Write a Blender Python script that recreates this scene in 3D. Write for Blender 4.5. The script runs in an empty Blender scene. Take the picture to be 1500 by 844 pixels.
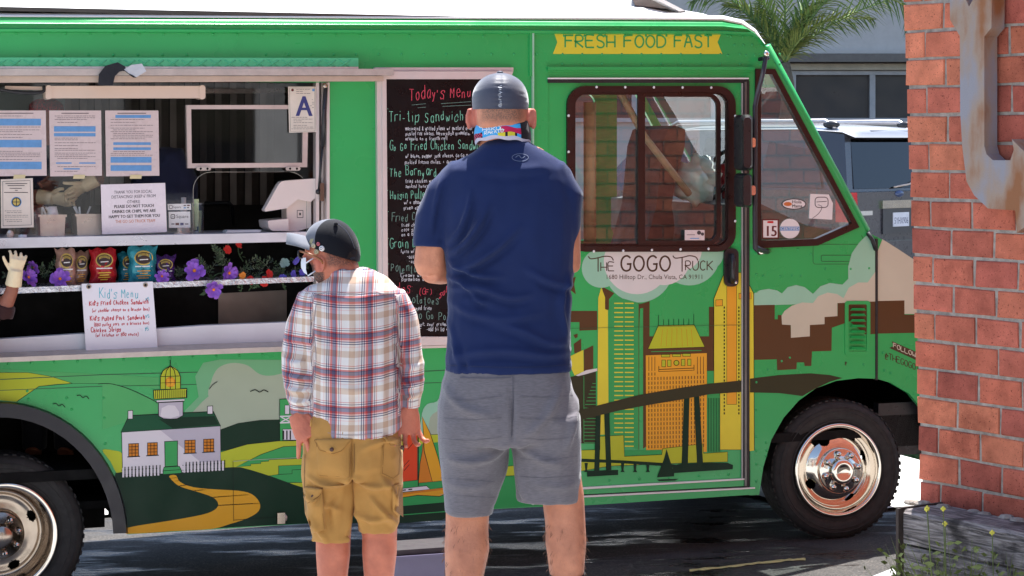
import bpy, bmesh, math, random
from mathutils import Vector, Matrix, noise
random.seed(7)
sc = bpy.context.scene
R = math.radians
# ------------------------------------------------------------ camera, world, sun, exposure
F, HZ, H, CX = 3200.0, 205.0, 2.25, 750.0      # focal length in photo pixels, horizon row, eye height
cd = bpy.data.cameras.new('camera'); cam = bpy.data.objects.new('camera', cd); sc.collection.objects.link(cam)
cam.location = (0, 0, H); cam.rotation_euler = (R(90), 0, 0)
cd.sensor_width = 36; cd.lens = 36*F/1500; cd.shift_y = -(422-HZ)/1500
cd.clip_end = 3000; sc.camera = cam
SUN_EL, SUN_AZ = R(70), R(12)                    # azimuth measured from +Y towards +X
wd = bpy.data.worlds.new('World'); sc.world = wd; wd.use_nodes = True
nt = wd.node_tree; bg = nt.nodes['Background']; sky = nt.nodes.new('ShaderNodeTexSky')
sky.sky_type = 'NISHITA'; sky.sun_disc = False; sky.sun_elevation = SUN_EL; sky.sun_rotation = SUN_AZ
sky.dust_density = 1.0; sky.air_density = 1.0
nt.links.new(sky.outputs[0], bg.inputs[0]); bg.inputs[1].default_value = 0.115
sl = bpy.data.lights.new('sun', 'SUN'); so = bpy.data.objects.new('sun', sl); sc.collection.objects.link(so)
sl.energy = 5.0; sl.angle = R(0.5); sl.color = (1, .975, .94)
so.rotation_euler = Vector((-math.sin(SUN_AZ)*math.cos(SUN_EL), -math.cos(SUN_AZ)*math.cos(SUN_EL), -math.sin(SUN_EL))).to_track_quat('-Z', 'Y').to_euler()
so.location = (3, 20, 30)
vs = sc.view_settings; vs.view_transform = 'Standard'; vs.look = 'None'; vs.gamma = 1; vs.use_curve_mapping = False
vs.exposure = 1.34
sc.render.engine = 'CYCLES'

# ------------------------------------------------------------ helpers
def lin(c):
    c = c/255
    return c/12.92 if c <= .04045 else ((c+.055)/1.055)**2.4
def C(r, g, b, k=.9): return (lin(r)*k, lin(g)*k, lin(b)*k, 1)
MATS = {}
def mat(name, col, rough=.5, metal=0., var=.12, vscale=6., bump=0., bscale=60., coat=0., spec=.5, col2=None, stretch=None, detail=4, rvar=.1, trans=0):
    if name in MATS: return MATS[name]
    m = bpy.data.materials.new(name); m.use_nodes = True; MATS[name] = m
    t = m.node_tree; N = t.nodes; L = t.links; b = N['Principled BSDF']
    tc = N.new('ShaderNodeTexCoord'); src = tc.outputs['Object']
    if stretch:
        mp = N.new('ShaderNodeMapping'); mp.inputs['Scale'].default_value = stretch; L.new(src, mp.inputs[0]); src = mp.outputs[0]
    n1 = N.new('ShaderNodeTexNoise'); n1.inputs['Scale'].default_value = vscale; n1.inputs['Detail'].default_value = detail; n1.inputs['Roughness'].default_value = .62
    L.new(src, n1.inputs['Vector'])
    mx = N.new('ShaderNodeMix'); mx.data_type = 'RGBA'
    c2 = col2 or tuple(min(1, c*(1+var)) for c in col[:3])+(1,)
    c1 = col if col2 else tuple(c*(1-var) for c in col[:3])+(1,)
    mx.inputs[6].default_value = c1; mx.inputs[7].default_value = c2
    rm = N.new('ShaderNodeMapRange'); rm.inputs[1].default_value = .3; rm.inputs[2].default_value = .7
    L.new(n1.outputs[0], rm.inputs[0]); L.new(rm.outputs[0], mx.inputs[0]); L.new(mx.outputs[2], b.inputs['Base Color'])
    r2 = N.new('ShaderNodeMapRange'); r2.inputs[1].default_value = .3; r2.inputs[2].default_value = .7
    r2.inputs[3].default_value = max(.02, rough-rvar); r2.inputs[4].default_value = min(1, rough+rvar)
    n3 = N.new('ShaderNodeTexNoise'); n3.inputs['Scale'].default_value = vscale*2.7; n3.inputs['Detail'].default_value = 5; L.new(src, n3.inputs['Vector'])
    L.new(n3.outputs[0], r2.inputs[0]); L.new(r2.outputs[0], b.inputs['Roughness'])
    b.inputs['Metallic'].default_value = metal; b.inputs['Coat Weight'].default_value = coat; b.inputs['Coat Roughness'].default_value = .08
    b.inputs['Specular IOR Level'].default_value = spec
    if trans: b.inputs['Transmission Weight'].default_value = trans
    if bump:
        n2 = N.new('ShaderNodeTexNoise'); n2.inputs['Scale'].default_value = bscale; n2.inputs['Detail'].default_value = 4; L.new(src, n2.inputs['Vector'])
        bp = N.new('ShaderNodeBump'); bp.inputs['Strength'].default_value = bump; bp.inputs['Distance'].default_value = .01
        L.new(n2.outputs[0], bp.inputs['Height']); L.new(bp.outputs[0], b.inputs['Normal'])
    return m
def glass(name, tint, refl, rough=.02):
    m = bpy.data.materials.new(name); m.use_nodes = True; MATS[name] = m
    t = m.node_tree; N = t.nodes; L = t.links; N.remove(N['Principled BSDF'])
    tr = N.new('ShaderNodeBsdfTransparent'); tr.inputs[0].default_value = tint
    gl = N.new('ShaderNodeBsdfGlossy'); gl.inputs['Roughness'].default_value = rough; gl.inputs[0].default_value = (.95, .97, 1, 1)
    fr = N.new('ShaderNodeLayerWeight'); fr.inputs[0].default_value = .5
    pw = N.new('ShaderNodeMath'); pw.operation = 'POWER'; pw.inputs[1].default_value = 5; L.new(fr.outputs['Facing'], pw.inputs[0])
    mr = N.new('ShaderNodeMapRange'); mr.inputs[3].default_value = refl; mr.inputs[4].default_value = .9
    ms = N.new('ShaderNodeMixShader'); L.new(pw.outputs[0], mr.inputs[0]); L.new(mr.outputs[0], ms.inputs[0])
    L.new(tr.outputs[0], ms.inputs[1]); L.new(gl.outputs[0], ms.inputs[2]); L.new(ms.outputs[0], N['Material Output'].inputs[0])
    return m
COL = sc.collection
def obj(name, verts, faces, mats, fm=None, parent=None, smooth=False):
    me = bpy.data.meshes.new(name); me.from_pydata([tuple(v) for v in verts], [], faces); me.update()
    if not isinstance(mats, (list, tuple)): mats = [mats]
    for m in mats: me.materials.append(m)
    if fm: me.polygons.foreach_set('material_index', fm)
    if smooth: me.polygons.foreach_set('use_smooth', [True]*len(me.polygons))
    me.validate()
    o = bpy.data.objects.new(name, me); COL.objects.link(o)
    if parent: o.parent = parent
    return o
def tag(o, label=None, cat=None, group=None, kind=None):
    if label: o['label'] = label
    if cat: o['category'] = cat
    if group: o['group'] = group
    if kind: o['kind'] = kind
    return o
def empty(name, loc=(0, 0, 0), rz=0, parent=None):
    o = bpy.data.objects.new(name, None); COL.objects.link(o); o.location = loc; o.rotation_euler = (0, 0, rz)
    o.empty_display_size = .2
    if parent: o.parent = parent
    return o
class MB:
    """collects shapes, builds ONE mesh"""
    def __init__(s): s.v = []; s.f = []; s.m = []; s.mats = []; s.sm = []
    def mi(s, m):
        if m not in s.mats: s.mats.append(m)
        return s.mats.index(m)
    def add(s, vs, fs, m, smooth=False):
        o = len(s.v); i = s.mi(m); s.v += [Vector(v) for v in vs]
        for f in fs: s.f.append([a+o for a in f]); s.m.append(i); s.sm.append(smooth)
        return s
    def hexa(s, p, m):     # 8 corners: bottom loop 0-3, top loop 4-7
        return s.add(p, [(3, 2, 1, 0), (4, 5, 6, 7), (0, 1, 5, 4), (1, 2, 6, 5), (2, 3, 7, 6), (3, 0, 4, 7)], m)
    def box(s, a, b, m):
        x0, y0, z0 = a; x1, y1, z1 = b
        return s.hexa([(x0, y0, z0), (x1, y0, z0), (x1, y1, z0), (x0, y1, z0), (x0, y0, z1), (x1, y0, z1), (x1, y1, z1), (x0, y1, z1)], m)
    def tube(s, path, rad, m, n=8, cap=True, smooth=True):
        path = [Vector(p) for p in path]
        if not isinstance(rad, (list, tuple)): rad = [rad]*len(path)
        vs = []; fs = []; up = None
        for i, p in enumerate(path):
            t = (path[min(i+1, len(path)-1)]-path[max(i-1, 0)]).normalized()
            if up is None: up = t.orthogonal().normalized()
            up = (up-t*up.dot(t)).normalized(); sd = t.cross(up)
            for k in range(n):
                a = 2*math.pi*k/n; vs.append(p+(up*math.cos(a)+sd*math.sin(a))*rad[i])
        for i in range(len(path)-1):
            for k in range(n): fs.append((i*n+k, i*n+(k+1) % n, (i+1)*n+(k+1) % n, (i+1)*n+k))
        if cap: fs.append(tuple(range(n-1, -1, -1))); fs.append(tuple((len(path)-1)*n+k for k in range(n)))
        return s.add(vs, fs, m, smooth)
    def prism(s, pts, d, m):           # planar loop of 3D points extruded by vector d
        pts = [Vector(p) for p in pts]; d = Vector(d); n = len(pts)
        vs = pts+[p+d for p in pts]; fs = [tuple(range(n)), tuple(range(2*n-1, n-1, -1))]
        for i in range(n): fs.append((i, n+i, n+(i+1) % n, (i+1) % n))
        return s.add(vs, fs, m)
    def ball(s, c, r, m, nu=10, nv=7, smooth=True):
        c = Vector(c); r = Vector(r) if not isinstance(r, (int, float)) else Vector((r, r, r)); vs = []; fs = []
        for j in range(nv+1):
            th = math.pi*j/nv
            for k in range(nu):
                a = 2*math.pi*k/nu
                vs.append(c+Vector((r.x*math.sin(th)*math.cos(a), r.y*math.sin(th)*math.sin(a), r.z*math.cos(th))))
        for j in range(nv):
            for k in range(nu): fs.append((j*nu+k, (j+1)*nu+k, (j+1)*nu+(k+1) % nu, j*nu+(k+1) % nu))
        return s.add(vs, fs, m, smooth)
    def lathe(s, prof, m, n=48, org=(0, 0, 0), axis='Y', skip=None, smooth=True):
        """prof: list of (radius, offset); axis Y: circle in XZ"""
        org = Vector(org); vs = []; fs = []
        for r, h in prof:
            for k in range(n):
                a = 2*math.pi*k/n; c, q = r*math.cos(a), r*math.sin(a)
                vs.append(org+(Vector((c, h, q)) if axis == 'Y' else Vector((c, q, h))))
        for i in range(len(prof)-1):
            for k in range(n):
                if skip and skip(i, k): continue
                fs.append((i*n+k, i*n+(k+1) % n, (i+1)*n+(k+1) % n, (i+1)*n+k))
        return s.add(vs, fs, m, smooth)
    def build(s, name, parent=None):
        o = obj(name, s.v, s.f, s.mats, s.m, parent)
        me = o.data
        if len(me.polygons) == len(s.sm): me.polygons.foreach_set('use_smooth', s.sm)
        return o
def P(x, y, Y): return Vector(((x-CX)/F*Y, Y, H-(y-HZ)/F*Y))
def zz(x0, y0, s):                  # zoomed-view coordinates -> photo pixels
    return lambda *p: [(x0+a/s, y0+b/s) for a, b in p]
def smoothline(pts, n=5, closed=False):
    if len(pts) < 3: return list(pts)
    out = []; m = len(pts)
    for i in range(m if closed else m-1):
        g = lambda j: pts[j % m] if closed else pts[max(0, min(m-1, j))]
        p0, p1, p2, p3 = g(i-1), g(i), g(i+1), g(i+2)
        for k in range(n):
            t = k/n
            out.append(tuple(.5*((2*b)+(-a+c)*t+(2*a-5*b+4*c-d)*t*t+(-a+3*b-3*c+d)*t**3) for a, b, c, d in zip(p0, p1, p2, p3)))
    if not closed: out.append(tuple(pts[-1]))
    return out
def ribbon2(pts, w, closed=False):
    """2D polyline -> quads (verts, faces)"""
    pts = [Vector(p) for p in pts]
    q = [pts[0]]
    for p in pts[1:]:
        if (p-q[-1]).length > 1e-6: q.append(p)
    pts = q; n = len(pts); vs = []; fs = []
    if n < 2: return [], []
    for i in range(n):
        a = pts[(i-1) % n] if closed or i else pts[0]; b = pts[(i+1) % n] if closed or i < n-1 else pts[-1]
        d1 = (pts[i]-a); d2 = (b-pts[i]); t = (d1.normalized() if d1.length > 1e-9 else Vector((0, 0)))+(d2.normalized() if d2.length > 1e-9 else Vector((0, 0)))
        if t.length < 1e-6: t = d2
        t = t.normalized(); nn = Vector((-t.y, t.x)); ww = w[i % len(w)] if isinstance(w, list) else w
        vs += [pts[i]+nn*ww/2, pts[i]-nn*ww/2]
    for i in range(n if closed else n-1):
        j = (i+1) % n; fs.append((2*i, 2*i+1, 2*j+1, 2*j))
    return vs, fs
# ------------------------------------------------------------ single-stroke lettering
G = {}
_g = '''A 023962 1555|B 0209 09396846365606 0506 36567453 623202|C 7859391715123262|D 0209 0949686343 43326202|E 690902 0656 0262|F 6909 0902 0656|G 685919061242626555|H 0209 6269 0565|I 3239|J 6964321213|K 0209 6905 1662|L 090262|M 0209356962|N 02096269|O 39170513325264685939|P 0209 0949676505|Q 391705133252646859 4462|R 0209 09496765050562|S 685929180735554321222|T 0969 3932|U 090513325365 6569|V 093269|W 0912354362 6269|X 0962 0269|Y 0936 6932|Z 09690262
a 5646251412325456 5452|b 1912 1446555342 4212|c 54462514123253|d 5952 5446261512324254|e 145446251412325253|f 5848371 2232 1645|g 54462614233354 5651402010|h 1912 1546565252|i 2622 28281|j 4641302010 4848|k 1912 5614 2452|l 292322|m 0602 0536363232 3536565652|n 1612 1546565252|o 4626151322425355 46|p 1610 1546565342121|q 5446261423345 5650|r 1612 15264656|s 555626154442321213|t 3933324252 1747|u 1613223253 5652|v 163256|w 0612341 423256 0622344256|x 1652 1256|y 1633 561020|z 16561252
0 3917133242637849 39|1 283932|2 18395867120262|3 18395867453 4564432 11322|4 42494 0919046414|5 69190656 56645232212|6 59271422425455360 5|7 09692|8 3915 39575 36|9 5747283 6475652
' 2927|- 1555|, 2321|. 2222|/ 1259|& 6238474939283613243254|+ 1555 3337|( 4927222240|) 2947424220|: 2323 2626|! 3935 3232|@ 5546262423445 546636383616131131514|$ 5746261655442212 3831'''
for ln in _g.split('\n'):
    for ent in ln.split('|'):
        if len(ent) < 2: continue
        ch = ent[0]; G[ch] = []
        for st in ent[2:].split():
            if len(st) % 2: st = st[:-1]
            pts = [(int(st[i]), int(st[i+1])) for i in range(0, len(st), 2)]
            if pts: G[ch].append(pts)
G['O'] = [[(3, 9), (1, 8), (0, 5.5), (1, 3), (3, 2), (5, 3), (6, 5.5), (5, 8), (3, 9)]]
G['S'] = [[(5.6, 8), (4.2, 9), (1.8, 9), (.6, 7.8), (1.2, 6.3), (3.3, 5.6), (5.2, 4.7), (5.6, 3.2), (4.2, 2), (1.8, 2), (.4, 3)]]
G['C'] = [[(5.7, 8), (4, 9), (2, 8.6), (.6, 7), (.4, 4.5), (1.5, 2.6), (3.4, 2), (5.6, 2.9)]]
G['G'] = [[(5.7, 8), (4, 9), (2, 8.6), (.6, 7), (.4, 4.5), (1.5, 2.6), (3.4, 2), (5.4, 2.8), (5.8, 5.2), (5.8, 5.2), (3.6, 5.2)]]
G['B'] = [[(0, 2), (0, 9)], [(0, 9), (3.4, 8.9), (4.6, 7.4), (3.2, 6), (0, 5.8)], [(0, 5.8), (4, 5.4), (5.2, 3.8), (3.8, 2.2), (0, 2)]]
G['P'] = [[(0, 2), (0, 9)], [(0, 9), (4, 8.9), (5.4, 7.2), (4, 5.6), (0, 5.4)]]
G['R'] = [[(0, 2), (0, 9)], [(0, 9), (4, 8.9), (5.4, 7.2), (4, 5.7), (0, 5.5), (0, 5.5), (5.6, 2)]]
G['D'] = [[(0, 2), (0, 9)], [(0, 9), (3.6, 8.7), (5.7, 6.8), (5.7, 4.2), (3.6, 2.3), (0, 2)]]
G['U'] = [[(0, 9), (0, 4.4), (1.2, 2.5), (3, 2), (4.8, 2.5), (6, 4.4), (6, 9)]]
G['a'] = [[(5, 5.4), (3.6, 6.1), (1.8, 5.4), (1.2, 3.8), (2, 2.2), (3.6, 2.1), (5, 3.8)], [(5, 6), (5, 2.6), (5.6, 2)]]
G['d'] = [[(5, 5.4), (3.6, 6.1), (1.8, 5.4), (1.2, 3.8), (2, 2.2), (3.6, 2.1), (5, 3.8)], [(5, 9), (5, 2)]]
G['g'] = [[(5, 5.4), (3.6, 6.1), (1.8, 5.4), (1.2, 3.8), (2, 2.4), (3.6, 2.4), (5, 4)], [(5, 6), (5, 1), (3.6, -.6), (1.6, 0)]]
G['o'] = [[(3.2, 6.1), (1.6, 5.2), (1.3, 3.4), (2.6, 2.1), (4.4, 2.6), (5, 4.4), (4.2, 5.8), (3.2, 6.1)]]
G['e'] = [[(1.3, 4.2), (5, 4.4), (4.4, 5.9), (2.8, 6.1), (1.4, 4.8), (1.6, 2.9), (3, 2), (5, 2.7)]]
G['n'] = [[(1.2, 6), (1.2, 2)], [(1.2, 4.8), (2.6, 6.1), (4.4, 5.8), (4.9, 4), (4.9, 2)]]
G['h'] = [[(1.2, 9), (1.2, 2)], [(1.2, 4.8), (2.6, 6.1), (4.4, 5.8), (4.9, 4), (4.9, 2)]]
G['m'] = [[(.4, 6), (.4, 2)], [(.4, 4.8), (1.6, 6.1), (2.8, 5.6), (3, 2)], [(3, 4.8), (4.2, 6.1), (5.4, 5.6), (5.7, 2)]]
G['w'] = [[(.4, 6), (1.6, 2), (3, 5), (4.4, 2), (5.8, 6)]]
G['y'] = [[(1.2, 6), (3.2, 2.6)], [(5.2, 6), (2.6, 0), (1.4, -.4)]]
G['k'] = [[(1.2, 9), (1.2, 2)], [(4.8, 6), (1.3, 3.8), (1.3, 3.8), (5, 2)]]
G['f'] = [[(5.2, 8.4), (4, 9), (3, 8), (2.8, 2)], [(1.4, 6), (4.6, 6)]]
G['i'] = [[(2.6, 6), (2.6, 2)], [(2.6, 7.6), (2.7, 7.9)]]
G['l'] = [[(2.6, 9), (2.6, 2.2), (3.2, 2)]]
G['.'] = [[(2.4, 2), (2.7, 2.2)]]; G[':'] = [[(2.4, 2.6), (2.6, 2.9)], [(2.4, 5.4), (2.6, 5.7)]]; G['*'] = [[(2.2, 5.2), (3, 5.4)]]
WID = {'i': .62, 'l': .62, "'": .5, '.': .5, ',': .5, ' ': 1.0, 'I': .6, ':': .55, '-': .9, 't': .85, 'r': .85, 'f': .85, 'j': .8, '(': .7, ')': .7, '*': .8}
def strokes(text, x, y, h, asp=.62, jit=0., slant=0., gap=1.28, seed=1, round_=3):
    """single-stroke text; x,y = baseline left; h = cap height; returns 2D polylines, y up"""
    rnd = random.Random(seed); out = []; u = h/7.0; cx = x
    for ch in text:
        g = G.get(ch); w = WID.get(ch, 1.0)
        if g:
            jy = rnd.uniform(-jit, jit)*h*.5; js = 1+rnd.uniform(-jit, jit)*.8; sl = slant+rnd.uniform(-jit, jit)*.3
            for st in g:
                pts = [(a-(0 if w == 1 else (1-w)*3), b-2) for a, b in st]
                pts = [(a+rnd.uniform(-jit, jit)*.9, b+rnd.uniform(-jit, jit)*.9) for a, b in pts]
                pts = [(cx+(a*asp*js+b*sl)*u, y+jy+b*u*js) for a, b in pts]
                out.append(smoothline(pts, round_) if len(pts) > 2 else pts)
        cx += (6*gap*w)*asp*u*(1 if ch != ' ' else .9)
    return out, cx
_tcache = {}
def text_mesh(s):
    """filled glyph outlines from the built-in font: verts 2D and faces, height of capitals = 1"""
    if s in _tcache: return _tcache[s]
    cu = bpy.data.curves.new('t', 'FONT'); cu.body = s; cu.resolution_u = 2
    o = bpy.data.objects.new('t', cu); COL.objects.link(o)
    dg = bpy.context.evaluated_depsgraph_get(); me = bpy.data.meshes.new_from_object(o.evaluated_get(dg))
    vs = [(v.co.x/.69, v.co.y/.69) for v in me.vertices]; fs = [tuple(p.vertices) for p in me.polygons]
    bpy.data.objects.remove(o); bpy.data.curves.remove(cu); bpy.data.meshes.remove(me)
    w = max([v[0] for v in vs] or [1])
    _tcache[s] = (vs, fs, w); return _tcache[s]
# ------------------------------------------------------------ truck frame of reference
PHI = math.atan(.000115*F); Z0 = F/277.0
TO = Vector((0, Z0, 0)); EU = Vector((math.cos(PHI), math.sin(PHI), 0)); EW = Vector((math.sin(PHI), -math.cos(PHI), 0))
def TL(x, y, w=0.):
    """photo pixel -> truck-local point on the plane w metres out from the truck's side"""
    d = Vector(((x-CX)/F, 1, -(y-HZ)/F)); s = (w+TO.dot(EW))/d.dot(EW); p = d*s; p.z += H
    return Vector(((p-TO).dot(EU), -w, p.z))
def TW(l): return TO+EU*l[0]-EW*l[1]+Vector((0, 0, l[2]))       # truck-local -> world
def sstep(a, b, x):
    t = max(0, min(1, (x-a)/(b-a))); return t*t*(3-2*t)
def ground_z(x, y):
    p = Vector((x, y, 0))-TO; u = p.dot(EU); w = p.dot(EW)
    tilt = .0225*(max(-7, min(5, u))-1.92)+.012
    ramp = .56*max(0, min(1, (10.2-y)/3.9))
    ramp = ramp if y > 6.2 else .56
    return tilt*(1-sstep(2.0, 4.0, w))+ramp+.30*sstep(16.5, 22, y)
# ------------------------------------------------------------ shared materials
M = {}
M['green'] = mat('green_paint', C(50, 172, 92), .3, var=.07, vscale=1.6, bump=.05, bscale=4, coat=.2, rvar=.06, spec=.35)
M['white'] = mat('white_paint', C(236, 234, 230), .4, var=.03, vscale=3)
M['alu'] = mat('brushed_aluminium', C(205, 200, 200), .38, metal=.85, var=.08, vscale=9, stretch=(.3, 4, 4), bump=.05, bscale=40)
M['alud'] = mat('weathered_aluminium', C(196, 182, 172), .5, metal=.35, var=.12, vscale=14, bump=.08, bscale=90)
M['black'] = mat('black_rubber', (.012, .012, .013, 1), .6, var=.3, vscale=20)
M['blackp'] = mat('black_plastic', (.016, .015, .018, 1), .35, var=.2, vscale=14)
M['frame'] = mat('dark_bronze_frame', C(46, 26, 24), .35, metal=.2, var=.15)
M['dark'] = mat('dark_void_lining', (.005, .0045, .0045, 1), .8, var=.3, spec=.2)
M['chrome'] = mat('chrome', C(235, 226, 214), .08, metal=1, var=.04, rvar=.05)
M['chromed'] = mat('dull_chrome', C(180, 165, 150), .2, metal=1, var=.1)
M['tyre'] = mat('tyre_rubber', (.017, .0155, .015, 1), .75, var=.25, vscale=12, bump=.12, bscale=120)
M['steel'] = mat('stainless_interior', C(120, 108, 102), .32, metal=.8, var=.15, vscale=2.5)
M['plaster'] = mat('grey_stucco', C(196, 190, 184), .9, var=.05, bump=.2, bscale=80)
M['paper'] = mat('laminated_paper', C(222, 208, 206), .3, var=.03, vscale=8, coat=.3)
M['ink'] = mat('print_ink', C(70, 62, 66), .5, var=.1); M['inkb'] = mat('black_ink', C(40, 36, 40), .5)
M['blue'] = mat('print_blue', C(98, 150, 200), .35, var=.1, vscale=30)
GL = glass('window_glass', (.9, .97, .95, 1), .10); GL2 = glass('plexiglass', (.95, .95, .95, 1), .045); GLD = glass('tinted_glass', (.25, .24, .25, 1), .1)
GLW = glass('windscreen_glass', (.9, .95, .92, 1), .05)
GLS = glass('rear_tinted_glass', (.03, .03, .04, 1), .07)
# ------------------------------------------------------------ ground
def build_ground():
    xs = [-1500, -600, -200, -80, -40, -20]+[-12+.6*i for i in range(41)]+[20, 40, 80, 200, 600, 1500]
    ys = [-1500, -300, -60, -15, -4, 0, 3, 5]+[6+.3*i for i in range(46)]+[22, 26, 34, 50, 100, 300, 900, 2500]
    vs = [(x, y, ground_z(x, y)) for y in ys for x in xs]; n = len(xs)
    fs = [(j*n+i, j*n+i+1, (j+1)*n+i+1, (j+1)*n+i) for j in range(len(ys)-1) for i in range(n-1)]
    m = bpy.data.materials.new('asphalt'); m.use_nodes = True; t = m.node_tree; N = t.nodes; L = t.links; b = N['Principled BSDF']
    tc = N.new('ShaderNodeTexCoord')
    mp_ = N.new('ShaderNodeMapping'); mp_.inputs['Rotation'].default_value = (0, 0, -PHI); mp_.inputs['Scale'].default_value = (.55, 2.2, 1); L.new(tc.outputs['Object'], mp_.inputs[0])
    def nz(s, d=5, st=False):
        k = N.new('ShaderNodeTexNoise'); k.inputs['Scale'].default_value = s; k.inputs['Detail'].default_value = d; k.inputs['Roughness'].default_value = .65; L.new(mp_.outputs[0] if st else tc.outputs['Object'], k.inputs['Vector']); return k.outputs[0]
    def ramp(src, st):
        r = N.new('ShaderNodeValToRGB'); r.color_ramp.elements[0].position = st[0][0]; r.color_ramp.elements[0].color = st[0][1]
        r.color_ramp.elements[1].position = st[-1][0]; r.color_ramp.elements[1].color = st[-1][1]
        for p, c in st[1:-1]: e = r.color_ramp.elements.new(p); e.color = c
        L.new(src, r.inputs[0]); return r.outputs[0]
    def mix(a, c, f, mode='MIX'):
        k = N.new('ShaderNodeMix'); k.data_type = 'RGBA'; k.blend_type = mode
        if hasattr(f, 'links'): L.new(f, k.inputs[0])
        else: k.inputs[0].default_value = f
        L.new(a, k.inputs[6]); L.new(c, k.inputs[7]); return k.outputs[2]
    base = ramp(nz(1.3), [(.3, (.022, .020, .019, 1)), (.55, (.042, .038, .035, 1)), (.75, (.075, .067, .06, 1))])
    grit = ramp(nz(85, 3), [(.34, (.35, .35, .35, 1)), (.52, (1, 1, 1, 1)), (.68, (2.4, 2.3, 2.2, 1))])
    col = mix(base, grit, 1.0, 'MULTIPLY')
    wet = ramp(nz(2.0, 6, True), [(.5, (0, 0, 0, 1)), (.6, (1, 1, 1, 1))])
    dk = N.new('ShaderNodeRGB'); dk.outputs[0].default_value = (.012, .011, .011, 1)
    wf = N.new('ShaderNodeMath'); wf.operation = 'MULTIPLY'; wf.inputs[1].default_value = .6; L.new(wet, wf.inputs[0])
    col = mix(col, dk.outputs[0], wf.outputs[0]); L.new(col, b.inputs['Base Color']); b.inputs['Specular IOR Level'].default_value = .4
    rr = N.new('ShaderNodeMapRange'); rr.inputs[3].default_value = .82; rr.inputs[4].default_value = .16; L.new(wet, rr.inputs[0]); L.new(rr.outputs[0], b.inputs['Roughness'])
    bp = N.new('ShaderNodeBump'); bp.inputs['Strength'].default_value = .5; bp.inputs['Distance'].default_value = .008; L.new(nz(110, 3), bp.inputs['Height']); L.new(bp.outputs[0], b.inputs['Normal'])
    tag(obj('ground', vs, fs, m, smooth=True), kind='structure')
    M['asphalt'] = m
build_ground()
M['conc'] = mat('pale_concrete', C(200, 197, 192), .9, var=.08, vscale=3, bump=.3, bscale=70)
def sheet_on_ground(name, poly, m, dz=.004, kind='structure'):
    return tag(obj(name, [(x, y, ground_z(x, y)+dz) for x, y in poly], [tuple(range(len(poly)))], m), kind=kind)
def pave():
    vs = []; fs = []; us = [-14+.25*i for i in range(118)]; ws = [i/10 for i in range(11)]
    for wv in ws:
        for uv in us:
            w0_ = 1.5+1.1*sstep(-2.1, -1.9, uv)-1.95*sstep(1.9, 2.3, uv); p = TO+EU*uv-EW*(w0_+(9.5-w0_)*wv); vs.append((p.x, p.y, ground_z(p.x, p.y)+.02))
    n = len(us)
    for j in range(len(ws)-1):
        for i in range(n-1): fs.append((j*n+i, j*n+i+1, (j+1)*n+i+1, (j+1)*n+i))
    tag(obj('concrete_pavement', vs, fs, M['conc']), kind='structure')
pave()
def forecourt():
    xs = [-14+.7*i for i in range(41)]; edge = lambda x: 10.55+.95*sstep(1.5, 2.05, x); vs = []; fs = []; n = len(xs); m_ = 26
    for j in range(m_+1):
        for x in xs:
            t = j/m_; y = -9+(edge(x)+9)*(1-(1-t)**1.6); vs.append((x, y, ground_z(x, y)+.02))
    for j in range(m_):
        for i in range(n-1): fs.append((j*n+i, j*n+i+1, (j+1)*n+i+1, (j+1)*n+i))
    tag(obj('concrete_forecourt', vs, fs, mat('forecourt_concrete', C(166, 167, 166), .9, var=.08, vscale=3, bump=.3, bscale=70)), kind='structure')
forecourt()
# worn yellow paint line
M['yline'] = mat('worn_yellow_paint', C(196, 182, 120), .8, var=.3, vscale=40, bump=.2)
def road_line():
    pts = [(1010, 836), (1060, 831), (1110, 825), (1150, 821), (1180, 819)]
    vs = []; rnd = random.Random(3); out = []
    for x, y in smoothline(pts, 6): out.append((x, y))
    for x, y in out:
        for dy in (-1.6+rnd.uniform(-.8, .8), 1.6+rnd.uniform(-.8, .8)):
            Y = 11.3
            for _ in range(12):
                X = (x-CX)/F*Y; Y = (H-ground_z(X, Y)-.004)*F/(y+dy-HZ)
            X = (x-CX)/F*Y
            vs.append((X, Y, ground_z(X, Y)+.005))
    fs = [(2*i, 2*i+1, 2*i+3, 2*i+2) for i in range(len(out)-1)]
    tag(obj('road_marking', vs, fs, M['yline']), kind='structure')
road_line()
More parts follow.
